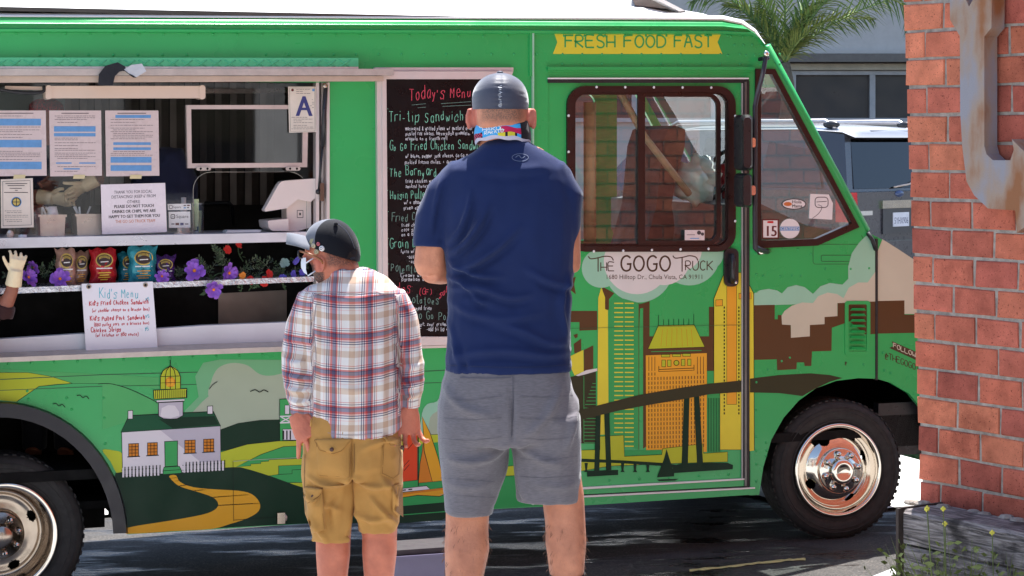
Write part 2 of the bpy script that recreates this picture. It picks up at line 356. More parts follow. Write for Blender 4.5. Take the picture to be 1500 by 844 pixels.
# ------------------------------------------------------------ flat print on a surface
class Art:
    def __init__(s, fn=TL, w0=.0012, dw=.00006): s.fn = fn; s.w = w0; s.dw = dw; s.mb = MB()
    def poly(s, pts, m):
        s.w += s.dw; s.mb.add([s.fn(x, y, s.w) for x, y in pts], [tuple(range(len(pts)))], m); return s
    def rect(s, x0, y0, x1, y1, m): return s.poly([(x0, y0), (x1, y0), (x1, y1), (x0, y1)], m)
    def line(s, pts, wd, m, closed=False, bump=True):
        if bump: s.w += s.dw
        vs, fs = ribbon2(pts, wd, closed)
        if vs: s.mb.add([s.fn(v.x, v.y, s.w) for v in vs], fs, m)
        return s
    def outl(s, pts, m, lm, wd=1.1): s.poly(pts, m); return s.line(pts, wd, lm, True)
    def circ(s, cx, cy, r, m, ry=None, n=28, a0=0, a1=2*math.pi):
        return s.poly([(cx+r*math.cos(a0+(a1-a0)*k/n), cy+(ry or r)*math.sin(a0+(a1-a0)*k/n)) for k in range(n if a1-a0 > 6 else n+1)], m)
    def hand(s, text, x, y, h, m, wd=.8, slope=0., **k):
        ls, ex = strokes(text, 0, 0, h, **k); s.w += s.dw
        for l in ls: s.line([(x+a, y-b+a*slope) for a, b in l], wd, m, bump=False)
        return x+ex
    def hand_fit(s, text, x0, x1, y, h, m, wd=.8, slope=0., **k):
        ls, ex = strokes(text, 0, 0, h, **k); q = (x1-x0)/ex; s.w += s.dw
        for l in ls: s.line([(x0+a*q, y-b+a*q*slope) for a, b in l], wd, m, bump=False)
        return s
    def print_fit(s, text, x0, x1, y, h, m, slope=0., bold=False):
        vs, fs, w = text_mesh(text); q = (x1-x0)/w; s.w += s.dw
        for dx in ((0, h*.07) if bold else (0,)):
            s.mb.add([s.fn(x0+dx+a*q, y-b*h+a*q*slope, s.w+dx*1e-5) for a, b in vs], fs, m)
        return s
    def build(s, name, parent): return s.mb.build(name, parent)
truck = empty('food_truck', TO, PHI)
tag(truck, 'green step-van food truck with city mural, open serving window and sliding cab door', 'food truck')
T = truck
def panel(mb, outer, holes, w, th, m, dy=0., fn=TL):
    bm = bmesh.new(); loops = []
    for lp in [outer]+holes:
        vs = [bm.verts.new(Vector(fn(x, y, w))+Vector((0, dy, 0))) for x, y in lp]
        loops.append([bm.edges.new((vs[i], vs[(i+1) % len(vs)])) for i in range(len(vs))])
    bm.verts.index_update()
    n = len(bm.verts); co = [v.co.copy() for v in bm.verts]
    lv = [[(e.verts[0].index, e.verts[1].index) for e in l] for l in loops]
    bmesh.ops.triangle_fill(bm, use_beauty=True, use_dissolve=False, edges=[e for l in loops for e in l])
    fr = [tuple(v.index for v in f.verts) for f in bm.faces]; bm.free()
    d = Vector((0, th, 0)); vs = co+[c+d for c in co]
    fs = list(fr)+[tuple(a+n for a in reversed(f)) for f in fr]
    for l in lv:
        for a, b in l: fs.append((a, b, b+n, a+n))
    return mb.add(vs, fs, m)
def bar(mb, x0, y0, x1, y1, w0, w1, m, ya=None, yb=None):
    """box whose front face is the pixel rectangle at w1; left edge y0..y1, right edge ya..yb"""
    ya = y0 if ya is None else ya; yb = y1 if yb is None else yb
    q = [TL(x0, y1, w1), TL(x1, yb, w1), TL(x1, ya, w1), TL(x0, y0, w1)]; d = Vector((0, w1-w0, 0))
    return mb.prism(q, d, m)
def rrect(x0, y0, x1, y1, r, n=6, rs=None):
    rs = rs or (r, r, r, r); out = []
    for (cx, cy, a, q) in ((x0, y0, 180, rs[0]), (x1, y0, 270, rs[1]), (x1, y1, 0, rs[2]), (x0, y1, 90, rs[3])):
        if q < .01: out.append((cx, cy)); continue
        ccx = cx+q if cx == x0 else cx-q; ccy = cy+q if cy == y0 else cy-q
        for k in range(n+1):
            t = R(a+90*k/n); out.append((ccx+q*math.cos(t), ccy+q*math.sin(t)))
    return out
TW_ = 2.02     # body width
# ---- side panels
ARCH_R = [(1+186*math.sin(a)*1.0, 788-199*math.cos(a)) for a in [R(x) for x in range(-90, 91, 6)]]
mb = MB()
low = [(-260, 548), (-150, 540), (0, 530), (300, 518), (420, 512), (655, 502), (803, 498), (803, 742), (720, 746), (450, 767), (322, 775), (187, 783)]
low += [p for p in reversed(ARCH_R)][1:-1]+[(-185, 800), (-260, 806)]
panel(mb, low, [], 0, .03, M['green'])
mb.build('lower_side_panel', T)
mb = MB(); panel(mb, [(-260, 42), (0, 45), (350, 46), (700, 47), (803, 47.5), (803, 500), (655, 504), (482, 512), (482, 121), (0, 118), (-260, 118)], [], 0, .03, M['green'])
mb.build('upper_side_panel', T)
ARCH_F = [(1112, 725), (1118, 685), (1130, 644), (1148, 612), (1170, 587), (1195, 569), (1225, 558), (1258, 554), (1284, 555)]
mb = MB()
QW = [(1107, 101), (1135.5, 101), (1259, 333), (1198, 360), (1107, 364)]
panel(mb, [(803, 47.5), (1060, 48), (1104, 50), (1112, 54), (1121, 66), (1154, 127), (1191, 194), (1228, 263), (1268, 338), (1283, 354), (1284, 555)]+ARCH_F[::-1][1:]+[(1099, 726), (1097, 117), (803, 117)], [QW], 0, .03, M['green'])
mb.build('cab_side_panel', T)
mb = MB(); AF2 = [(1285, 555), (1305, 561), (1332, 577), (1354, 604), (1370, 640), (1376, 690)]
panel(mb, [(1285, 356), (1276, 343), (1300, 355), (1331, 376), (1375, 405), (1400, 440), (1408, 520), (1408, 690)]+AF2[::-1], [], -.005, .03, M['green'])
mb.build('fender_panel', T)
# hood top, nose and far nose side
mb = MB(); top = [(1276, 343), (1300, 355), (1331, 376), (1375, 405), (1400, 440), (1408, 520), (1408, 690)]
a = [TL(x, y, -.007) for x, y in top]; b_ = [v+Vector((0, TW_-.02, 0)) for v in a]; n = len(a)
mb.add(a+b_, [(i, i+1, n+i+1, n+i) for i in range(n-1)], M['green'], True)
mb.build('hood', T)
mb = MB(); panel(mb, [(1285, 356), (1276, 343), (1300, 355), (1331, 376), (1375, 405), (1400, 440), (1408, 520), (1408, 690), (1285, 690)], [], -.005, .03, M['green'], dy=TW_-.03)
mb.build('far_fender_panel', T)
# roof edge mouldings
def strip(mb, rows, m, smooth=True):
    n = len(rows[0]); vs = [v for r in rows for v in r]
    return mb.add(vs, [(j*n+i, j*n+i+1, (j+1)*n+i+1, (j+1)*n+i) for j in range(len(rows)-1) for i in range(n-1)], m, smooth)
rg = [(-260, 44), (0, 45), (350, 46), (700, 47), (1000, 48), (1060, 48), (1104, 50), (1112, 55), (1121, 66)]
rt = [(-260, 24), (0, 25), (350, 26.5), (700, 28), (1000, 29.5), (1058, 30), (1086, 36), (1105, 48), (1120, 65)]
rw = [(-260, 18), (0, 19), (350, 20.5), (700, 21.5), (1000, 22), (1060, 23), (1088, 29.5), (1107, 43), (1121, 64)]
def lerp_rows(A_, B_, t, w, wy=0): return [TL(x0+(x1-x0)*t, y0+(y1-y0)*t+wy, w) for (x0, y0), (x1, y1) in zip(A_, B_)]
mb = MB()
strip(mb, [lerp_rows(rg, rt, 0, .0, 3), lerp_rows(rg, rt, 0, .022, 1), lerp_rows(rg, rt, .12, .024), lerp_rows(rg, rt, .2, .004)], M['green'], False)
strip(mb, [lerp_rows(rg, rt, .2, .004), lerp_rows(rg, rt, .42, .004), lerp_rows(rg, rt, .46, .016), lerp_rows(rg, rt, .54, .016), lerp_rows(rg, rt, .58, 0), lerp_rows(rg, rt, .8, -.012), lerp_rows(rg, rt, 1, -.03)], M['green'], False)
mb.build('roof_edge_moulding', T)
mb = MB(); strip(mb, [lerp_rows(rt, rw, 0, -.028), lerp_rows(rt, rw, 0, -.02), lerp_rows(rt, rw, .5, -.03), lerp_rows(rt, rw, 1, -.06)], M['white'], True)
capw = [TL(x, y, -.06) for x, y in rw]; far = [v+Vector((0, TW_-.12, 0)) for v in capw]; n = len(capw)
mb.add(capw+far, [(i, i+1, n+i+1, n+i) for i in range(n-1)], M['white'], True)
mb.build('roof_cap', T)
mb = MB()
xr = [-260, 300, 820, 880, 915, 940, 1000, 1030, 1042]; yr = [-22, -17, -13, -9, -4, 3, 15, 20, 24.3]
r0 = [TL(x, 25, -.11) for x in xr]; r1 = [TL(x, y, -.7) for x, y in zip(xr, yr)]; r2 = [v+Vector((0, .7, .02)) for v in r1]; r3 = [v+Vector((0, TW_-.25, 0)) for v in r0]
strip(mb, [r0, r1, r2, r3], M['white'], True)
mb.build('raised_roof', T)
mb = MB(); mb.hexa([TL(930, 8, -.5), TL(1004, 16, -.5), TL(1004, 16, -1.2), TL(930, 8, -1.2), TL(925, -6, -.5), TL(952, -8, -.5), TL(952, -8, -1.2), TL(925, -6, -1.2)], mat('vent_grey', C(120, 112, 106), .6))
mb.prism([TL(1004, 16, -.45), TL(962, -6, -.45), TL(950, -6, -.45), TL(996, 17, -.45)], (0, .8, 0), M['white'])
mb.build('roof_vent', T)
# shell behind: kitchen walls, floor, roof liner, bulkheads
uL = TL(-260, 300).x; uC = TL(790, 300).x; uF = TL(1283, 350).x; vfl = .62; vtop = 2.9
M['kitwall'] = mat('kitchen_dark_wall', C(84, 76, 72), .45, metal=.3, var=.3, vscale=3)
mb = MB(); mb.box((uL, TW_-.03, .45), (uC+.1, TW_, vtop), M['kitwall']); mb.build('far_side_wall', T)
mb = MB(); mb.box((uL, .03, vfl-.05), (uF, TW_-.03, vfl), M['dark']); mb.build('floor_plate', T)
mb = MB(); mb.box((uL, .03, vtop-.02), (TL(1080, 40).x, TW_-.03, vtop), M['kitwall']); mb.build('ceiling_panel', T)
mb = MB(); mb.box((uC-.05, .04, vfl), (uC, TW_-.04, vtop-.03), mat('tan_bulkhead', C(150, 120, 92), .6)); mb.build('bulkhead', T)
mb = MB(); mb.box((uL, 0.001, .42), (uL+.03, TW_, vtop), M['white']); mb.build('rear_wall', T)
# vertical wall panels at the back of the kitchen
M['slat'] = mat('dark_wall_panel', C(140, 126, 118), .4, metal=.3, var=.35, vscale=2)
me0 = None
for i in range(14):
    x0 = 95+22*i; p0 = TL(x0, 118, -1.86); p1 = TL(x0+20.5, 300, -1.86)
    q = MB(); q.add([(p0.x, 1.86, p1.z), (p0.x+(p1.x-p0.x)*.45, 1.852, p1.z), (p1.x, 1.868, p1.z), (p0.x, 1.86, p0.z), (p0.x+(p1.x-p0.x)*.45, 1.852, p0.z), (p1.x, 1.868, p0.z)], [(0, 1, 4, 3), (1, 2, 5, 4)], M['slat'])
    q.build('wall_panel', T)
# ---- mouldings, rivets
mb = MB()
bar(mb, 776, 47, 783, 112, 0, .014, M['green']); bar(mb, 780, 48, 782.5, 740, 0, .018, mat('light_seam_strip', C(160, 205, 175), .4))
mb.build('seam_strip', T)
mb = MB(); bar(mb, 803, 98, 1106, 102.5, 0, .02, M['green']); bar(mb, 803, 102.5, 1103, 106, 0, .008, M['green']); mb.build('header_moulding', T)
mb = MB(); bar(mb, 803, 114, 1097, 116, 0, .016, M['white']); bar(mb, 803, 116, 1097, 121.5, -.03, .01, M['black']); mb.build('door_track', T)
def rivet_pts():
    o = []
    for i in range(22): o.append((24+36*i, 49+.0055*(24+36*i)-.0))
    for x in list(range(58, 300, 36))+list(range(390, 800, 33)): o.append((x, 81-.002*x))
    for i in range(12): o.append((824+29.5*i*.98, 79.5)); o.append((824+29.5*i*.98, 94))
    for i in range(10): o.append((826+30*i, 52.5))
    o += [(1071, 54), (1088, 54), (1105, 54), (1076, 66), (1089, 66), (1102, 66), (1116, 67), (1066, 81), (1093, 81), (1106, 81)]
    for y in (372, 402, 427, 560, 600, 640, 660, 680, 705): o.append((1108, y)); 
    for x, y in ((1118, 404), (1143, 405), (1160, 404), (1173, 404), (1209, 394), (1246, 394), (1273, 393), (1145, 529), (1157, 524), (1125, 542), (1265, 534), (1147, 363), (1169, 365), (1188, 372), (1294, 517), (1296, 543), (1305, 547), (1122, 648), (1123, 660), (1122, 668)): o.append((x, y))
    for i in range(24): o.append((12+36*i*.94, 533-(12+34*i)*.035))
    for x, y in ((42, 585), (98, 583), (152, 583), (153, 612), (154, 650), (40, 573), (105, 600), (590, 600), (700, 560)): o.append((x, y))
    for i in range(5): o.append((893+45*i*.97, 704-10*i*.22))
    for i in range(4): o.append((1072+9*i, 721-1.0*i))
    return o
mb = MB()
for x, y in rivet_pts():
    p = TL(x, y, .0005); r = .0075
    if 803 < x < 1088 and 120 < y < 712: p = TL(x, y, -.004)
    vs = [p+Vector((r*math.cos(k*math.pi/4), 0, r*math.sin(k*math.pi/4))) for k in range(8)]+[p+Vector((r*.6*math.cos(k*math.pi/4), -.0045, r*.6*math.sin(k*math.pi/4))) for k in range(8)]
    mb.add(vs, [(k, (k+1) % 8, 8+(k+1) % 8, 8+k) for k in range(8)]+[tuple(range(8, 16))], M['green'], True)
tag(mb.build('rivets', T), kind='stuff')
# ---- rear wheel flare and wells
mb = MB(); M['flare'] = mat('black_flare_rubber', C(26, 26, 34), .4, var=.2)
A0 = [(1+r*math.sin(a), 788-r*1.07*math.cos(a)) for r in (187, 165) for a in [R(x) for x in range(-92, 93, 6)]]; n = len(A0)//2
o_ = [TL(x, y, .0) for x, y in A0[:n]]; i_ = [TL(x, y, .05) for x, y in A0[n:]]; om = [TL(1+(x-1)*.985, 788+(y-788)*.985, .045) for x, y in A0[:n]]; ib = [TL(x, y, -.05) for x, y in A0[n:]]
strip(mb, [o_, om, i_, ib], M['flare'], False); mb.build('wheel_arch_flare', T)
mb = MB()
def well(x0, x1, ytop, ybot):
    a, b = TL(x0, ytop, -.03), TL(x1, ybot, -.03)
    mb.box((a.x, .72, b.z), (b.x, .74, a.z+.05), M['dark']); mb.box((a.x, .035, a.z+.02), (b.x, .74, a.z+.04), M['dark'])
    mb.box((a.x-.02, .035, b.z+.1), (a.x, .72, a.z+.04), M['dark']); mb.box((b.x, .035, b.z+.1), (b.x+.02, .72, a.z+.04), M['dark'])
well(-200, 188, 580, 806); mb.build('wheel_well', T); mb = MB(); well(1090, 1376, 548, 690); mb.build('wheel_well', T)
# chassis below
mb = MB(); v0 = TL(600, 745).z
mb.box((TL(190, 780).x, .5, v0-.05), (TL(1100, 720).x, .62, v0+.15), M['dark']); mb.box((TL(190, 780).x, 1.35, v0-.05), (TL(1100, 720).x, 1.47, v0+.15), M['dark'])
mb.box((uL, .2, v0+.06), (uF, TW_-.1, v0+.1), M['dark'])
mb.build('chassis_rail', T)
mb = MB(); mb.box((TL(1300, 600).x, .1, .5), (TL(1408, 600).x, 1.9, .68), M['dark']); mb.tube([TL(1225, 690, -.25), TL(1225, 690, -1.8)], .05, M['dark'])
mb.box((TL(1300, 600).x, .1, .45), (TL(1408, 600).x, .16, .75), M['blackp'])
mb.build('front_bumper', T)
mb = MB(); mb.tube([TL(1, 788, -.25), TL(1, 788, -1.8)], .07, M['dark']); mb.build('axle', T)
# ---- wheels
def wheel(px, py, r, rear, w):
    c = TL(px, py, w); root = empty('wheel', c, 0, T)
    t = MB(); rr = .262/.40*r
    prof = [(rr, .0), (rr+.012, -.012), (rr+.05, -.02), (r-.05, -.022), (r-.02, -.008), (r-.004, .012), (r, .03), (r, .10), (r, .19), (r-.004, .21), (r-.03, .24), (rr, .23)]
    t.lathe([(a, b) for a, b in prof], M['tyre'], 72)
    for rad in (rr+.022, rr+.072, r-.043): t.lathe([(rad-.003, -.0215), (rad, -.0255), (rad+.003, -.0215)], M['tyre'], 72)
    for k in range(60):
        a = 2*math.pi*(k+.5)/60; ca, sa = math.cos(a), math.sin(a); tg = Vector((-sa, 0, ca))*.014; rd = Vector((ca, 0, sa))
        for (y0, y1, o) in ((.0, .055, 0), (.065, .12, .5), (.13, .185, 0)):
            q = tg*o
            t.hexa([rd*(r-.006)-tg*.72+q+Vector((0, y0, 0)), rd*(r-.006)+tg*.72+q+Vector((0, y0, 0)), rd*(r-.006)+tg*.72+q+Vector((0, y1, 0)), rd*(r-.006)-tg*.72+q+Vector((0, y1, 0)), rd*(r+.0015)-tg*.72+q+Vector((0, y0+.003, 0)), rd*(r+.0015)+tg*.72+q+Vector((0, y0+.003, 0)), rd*(r+.0015)+tg*.72+q+Vector((0, y1, 0)), rd*(r+.0015)-tg*.72+q+Vector((0, y1, 0))], M['tyre'])
    t.build('tyre', root)
    m = MB(); rm = M['chrome']
    if not rear:
        m.lathe([(rr+.006, -.012), (rr+.008, -.022), (rr-.004, -.03), (rr-.016, -.024), (rr-.024, .004), (rr-.03, .03), (rr-.045, .04)], M['chrome'], 72)
        pr = [tuple(p_) for p_ in smoothline([(rr-.045, .04), (rr-.062, .022), (rr-.072, .008), (rr-.1, -.012), (rr-.115, -.02), (rr-.128, -.024)], 5)]
        hole = lambda i, k: (((k % 48)-13)*2*math.pi/192*(rr-.078)/.030)**2+((pr[i][0]-(rr-.08))/.021)**2 < 1
        m.lathe(pr, M['chrome'], 192, skip=hole)
        m.lathe([(rr-.128, -.024), (rr-.13, -.046), (rr-.137, -.05), (.075, -.05), (.073, -.075), (.068, -.088), (.056, -.094), (.04, -.096), (.036, -.091), (0.001, -.091)], M['chrome'], 56)
        lr, ly, nb = .1, -.05, 8
    else:
        m.lathe([(rr+.006, -.012), (rr+.008, -.024), (rr-.004, -.032), (rr-.018, -.024)], M['chrome'], 72)
        pr2 = [tuple(p_) for p_ in smoothline([(rr-.018, -.024), (rr-.03, .03), (rr-.045, .11), (rr-.06, .125), (rr-.075, .12), (rr-.105, .125), (.12, .12)], 6)]
        m.lathe(pr2, M['chromed'], 192, skip=lambda i, k: (((k % 48)-13)*2*math.pi/192*.19/.032)**2+((pr2[i][0]-(rr-.085))/.02)**2 < 1)
        m.lathe([(.125, .12), (.12, .06), (.113, .045), (.06, .045), (.058, -.005), (.05, -.015), (0.001, -.017)], M['chromed'], 56)
        lr, ly, nb = .09, .045, 8
    m.lathe([(rr-.02, .2), (.02, .2)], M['dark'], 40)
    m.build('rim', root)
    for k in range(nb):
        a = 2*math.pi*(k+.3)/nb; q = MB(); q.lathe([(.019, 0), (.018, -.022), (.014, -.034), (.0005, -.038)], M['chrome'], 10, (lr*math.cos(a), ly, lr*math.sin(a))); q.build('lug_nut', root)
    return root
wf = wheel(1226, 688, .392, False, -.03); wf.rotation_euler = (0, 0, R(-5))
wheel(2, 787, .405, True, -.06)
for (px, py) in ((1226, 688), (2, 787)):
    c = TL(px, py, -.03); q = MB(); q.lathe([(.26, .0), (.38, -.0), (.40, .03), (.40, .2), (.38, .23), (.05, .23)], M['tyre'], 40, (c.x, TW_-.3, c.z)); q.lathe([(.26, 0.02), (.01, .03)], M['dark'], 40, (c.x, TW_-.3, c.z)); q.build('far_tyre', T)
# ---- sliding door
WD = -.006
DW_OUT = rrect(831, 126, 1078, 369, 27); DW_IN = rrect(840, 135, 1067, 361, 18)
mb = MB(); panel(mb, [(803, 121.5), (1090, 121.5), (1090, 702), (1000, 707), (849, 716), (803, 718)], [DW_IN], WD, .03, M['green'])
door = mb.build('sliding_door', T)
mb = MB(); panel(mb, DW_OUT, [DW_IN], WD+.018, .02, M['frame']); panel(mb, rrect(840, 134.5, 1067.5, 361.5, 18), [rrect(843, 138, 1064, 358.5, 16)], WD+.004, .02, M['frame']); wfm = mb.build('window_frame', door)
mb = MB(); panel(mb, [(840, 136), (938, 136), (938, 360), (840, 360)], [[(843, 139), (935, 139), (935, 357), (843, 357)]], WD-.004, .014, M['frame']); mb.build('sash', door)
mb = MB(); ou = rrect(935, 136, 1056, 360, 20, rs=(0, 20, 20, 0)); inn = rrect(945, 142, 1050, 353, 14, rs=(0, 14, 14, 0)); panel(mb, ou, [inn], WD+.006, .018, M['frame']); mb.build('sash', door)
mb = MB(); mb.add([TL(x, y, WD-.012) for x, y in DW_IN], [tuple(range(len(DW_IN)))], GL); mb.build('pane', door)
mb = MB()
for x, y in [(874, 127.6), (916, 127.8), (958, 128), (1000, 128.2), (1042, 128.4), (833, 169.5), (833, 222.5), (833, 320), (1077, 170), (1077, 221), (1077, 273), (1077, 324), (870, 368.4), (913, 367.5), (955, 366.4), (997, 365.4), (1038, 364.6)]:
    mb.ball(TL(x, y, WD+.02), (.0075, .004, .0075), M['white'], 8, 4)
tag(mb.build('screws', door), kind='stuff')
mb = MB(); bar(mb, 849-46, 717, 1091, 720, -.03, .012, M['white'], 701, 703); bar(mb, 803, 720.2, 1092, 727, -.03, .008, M['green'], 703.2, 712); bar(mb, 803, 729, 1106, 731.5, -.03, .014, M['white'], 714, 716); bar(mb, 803, 731.7, 1106, 744, -.03, .012, M['green'], 716.2, 724.5); bar(mb, 803, 727, 1106, 729, -.03, -.01, M['black'], 710, 714); mb.build('door_sill', T)
mb = MB(); bar(mb, 1086.5, 122, 1089, 709, -.01, .004, mat('grey_seal', C(170, 170, 165), .4), 122, 709); bar(mb, 1089, 119, 1098, 714, -.01, .008, M['black'], 119, 714); bar(mb, 1091, 120, 1094, 712, -.01, .014, mat('seal_metal', C(110, 112, 110), .4, metal=.5), 120, 712); mb.build('door_edge_seal', T)
mb = MB(); hp = rrect(1061.5, 364, 1082, 420, 8); mb.prism([TL(x, y, .012) for x, y in hp], (0, .02, 0), M['blackp']); mb.tube([TL(1072, 372, .03), TL(1074, 385, .045), TL(1073, 405, .045), TL(1072, 414, .02)], .014, M['blackp']); mb.ball(TL(1078, 414, .014), (.009, .006, .009), M['chrome']); mb.build('door_handle', door)
# ---- quarter window
mb = MB(); QI = [(1115, 109), (1131, 109), (1248, 327), (1196, 350), (1115, 353)]
panel(mb, QW, [QI], .012, .04, M['frame']); mb.build('quarter_window_frame', T)
mb = MB(); mb.add([TL(x, y, -.005) for x, y in QI], [tuple(range(5))], GL); mb.build('quarter_window_pane', T)
# windscreen, front posts, far side of the cab
pl = [(1121, 66), (1154, 127), (1191, 194), (1228, 263), (1268, 338)]
a = [TL(x+1, y, -.06) for x, y in pl]; b_ = [v+Vector((0, TW_-.12, 0)) for v in a]
mb = MB(); mb.add(a+b_, [(i, i+1, 5+i+1, 5+i) for i in range(1, 4)], GLW); mb.build('windscreen', T)
mb = MB(); mb.add(a[:2]+b_[:2], [(0, 1, 3, 2)], M['green']); mb.tube([TL(1122, 68, -.03), TL(1268, 339, -.03)], .03, M['green'], 8); mb.tube([TL(1154, 127, -1), TL(1268, 339, -1)], .025, M['frame'], 6); mb.build('windscreen_post', T)
mb = MB(); panel(mb, [(803, 60), (1110, 60), (1154, 127), (1268, 338), (1284, 360), (1284, 540), (803, 540)], [rrect(845, 125, 1075, 375, 20), [(1110, 110), (1133, 110), (1245, 330), (1195, 352), (1110, 356)]], 0, .03, M['green'], dy=TW_-.03)
mb.build('far_cab_wall', T)
mb = MB(); mb.add([TL(x, y, 0)+Vector((0, TW_-.015, 0)) for x, y in rrect(845, 125, 1075, 375, 20)], [tuple(range(28))], GL); mb.build('far_cab_pane', T)
# cab interior
mb = MB(); M['seat'] = mat('brown_seat_vinyl', C(64, 44, 36), .6, var=.2)
def slab(px, w0, w1, m): mb.prism([TL(x, y, w0) for x, y in px], (0, w0-w1, 0), m)
seat = empty('driver_seat', TL(930, 420, -.7), 0, T); off = TL(930, 420, -.7)
sb = [(940, 380), (962, 300), (970, 215), (978, 190), (990, 184), (1004, 190), (1003, 215), (990, 262), (984, 300), (988, 330), (985, 380)]
mb = MB(); mb.prism([TL(x, y, -.45)-off for x, y in sb], (0, .5, 0), M['seat']); mb.build('seat_back', seat)
mb = MB(); mb.prism([TL(x, y, -.42)-off for x, y in rrect(945, 372, 1040, 402, 8)], (0, .56, 0), M['seat']); mb.build('seat_cushion', seat)
mb = MB(); mb.prism([TL(x, y, -.5)-off for x, y in [(960, 402), (1025, 402), (1020, 440), (965, 440)]], (0, .4, 0), M['blackp']); mb.build('seat_pedestal', seat)
mb = MB(); mb.prism([TL(x, y, -.2) for x, y in [(1058, 300), (1100, 292), (1180, 330), (1282, 352), (1282, 420), (1080, 400), (1058, 350)]], (0, 1.6, 0), mat('dash_grey', C(96, 92, 90), .6)); mb.build('dashboard', T)
mb = MB()
cw = TL(1050, 258, -.65); ring = [cw+Vector((.19*math.cos(t)*.55, .2*math.sin(t), .19*math.cos(t)*.83)) for t in [2*math.pi*k/24 for k in range(25)]]
mb.tube(ring, .013, M['blackp'], 8, cap=False); mb.tube([cw+Vector((-.1, 0, -.15)), cw, cw+Vector((.1, 0, .15))], .012, M['blackp']); mb.tube([cw, TL(1090, 330, -.65)], .03, M['blackp']); mb.build('steering_wheel', T)
mb = MB(); mb.ball(TL(1020, 262, -.55), (.13, .14, .12), mat('white_sack', C(225, 228, 222), .5, bump=.3, bscale=8), 24, 16)
for v in mb.v:
    c_ = TL(1020, 262, -.55); d_ = v-c_; v += d_*(.55*noise.noise(d_*14)+.35*noise.noise(d_*31))
mb.build('white_bag', T)
mb = MB(); mb.tube([TL(1062, 240, -.5), TL(1066, 290, -.5)], .035, mat('red_can', C(150, 20, 28), .3), 12); mb.build('fire_extinguisher', T)
mb = MB(); mb.tube([TL(864, 150, -.35), TL(864, 362, -.35)], .035, mat('tan_post', C(196, 160, 120), .6), 6); mb.tube([TL(905, 130, -.3), TL(944, 200, -.35), TL(1010, 285, -.4)], .02, mat('tan_post2', C(176, 150, 120), .6), 6); mb.build('grab_bar', T)
# stickers on glass
a = Art(w0=.008)
a.rect(1003, 337, 1032, 352, M['paper']); a.circ(1024, 341, 3, M['ink']); a.circ(1029, 343, 2.4, M['ink']); a.rect(1011, 348.6, 1024, 350, M['blue']); a.line([(1006, 344), (1018, 344)], .8, M['ink'])
a.build('shop_sticker', door)
a = Art(w0=.001)
M['maroon'] = mat('maroon_print', C(96, 30, 26), .5); M['wht'] = mat('white_vinyl', C(232, 228, 226), .4, var=.03); M['orange'] = mat('orange_vinyl', C(214, 120, 60), .4)
a.rect(1116, 321, 1141, 350, M['maroon']); a.rect(1118, 323, 1139, 348, M['wht']); a.print_fit('15', 1119.5, 1137, 346, 15, M['maroon'], bold=True); a.rect(1124, 324, 1133, 327, mat('red_vinyl', C(200, 30, 30), .4))
a.circ(1157, 335, 14.5, M['wht']); a.rect(1143, 332, 1171, 338, M['blue']); a.print_fit('CERTIFIED', 1144, 1170, 337, 4, M['wht'])
a.circ(1163, 299, 18, M['inkb'], 8); a.circ(1163, 299, 16.5, M['wht'], 6.8); a.circ(1154, 299, 6, M['orange'], 3); a.print_fit('Hola', 1160, 1174, 298, 4.5, M['inkb'], bold=True); a.print_fit('Mama', 1160, 1175, 304, 4.5, M['inkb'], bold=True)
a.poly([(1187, 284), (1214, 285), (1220, 298), (1219, 322), (1185, 320)], M['wht']); a.line(rrect(1194, 289, 1213, 304, 5), 1.2, M['ink'], True); a.line([(1196, 296), (1211, 295)], 1, M['ink']); a.line(smoothline([(1190, 320), (1200, 312), (1204, 303), (1198, 300)]), .8, M['ink'])
a.build('window_sticker', T)
# ---- mirrors
mb = MB(); mb.tube(smoothline([TL(1122, 82, .07), TL(1117, 110, .11), TL(1107, 150, .16), TL(1106, 180, .17), TL(1106, 350, .17), TL(1109, 363, .16), TL(1124, 369, .03)], 4), .014, mat('mirror_arm_black', C(42, 38, 46), .45), 8)
mb.tube([TL(1112, 87, .02), TL(1126, 85, .08)], .012, M['blackp'], 6); mb.ball(TL(1122, 79, .08), .018, M['chrome'])
mb.tube([TL(1112, 370, .06), TL(1127, 368, .0)], .014, M['chrome'], 8); mb.build('mirror_arm', T)
for (x0, y0, x1, y1) in ((1087, 168, 1103, 250), (1087, 254, 1102, 304)):
    mb = MB(); o = rrect(x0, y0, x1, y1, 7, 4)
    f = [TL(x, y, .19) for x, y in o]; g = [TL((x0+x1)/2+(x-(x0+x1)/2)*.7, (y0+y1)/2+(y-(y0+y1)/2)*.9, .26) for x, y in o]; k = [v+Vector((0, .1, 0)) for v in f]; n = len(o)
    mb.add(f+g+k, [(i, (i+1) % n, n+(i+1) % n, n+i) for i in range(n)]+[(2*n+i, 2*n+(i+1) % n, (i+1) % n, i) for i in range(n)]+[tuple(range(n, 2*n)), tuple(range(3*n-1, 2*n-1, -1))], M['blackp'], False)
    cy = (y0+y1)/2; mir = mb.build('side_mirror', T)
    mb = MB(); mb.prism([TL(x, y, .205) for x, y in rrect(1092, cy-7, 1107, cy+7, 3)], (0, .03, 0), M['chrome']); mb.ball(TL(1097, cy, .21), .012, M['chrome']); mb.build('mirror_clamp', mir)
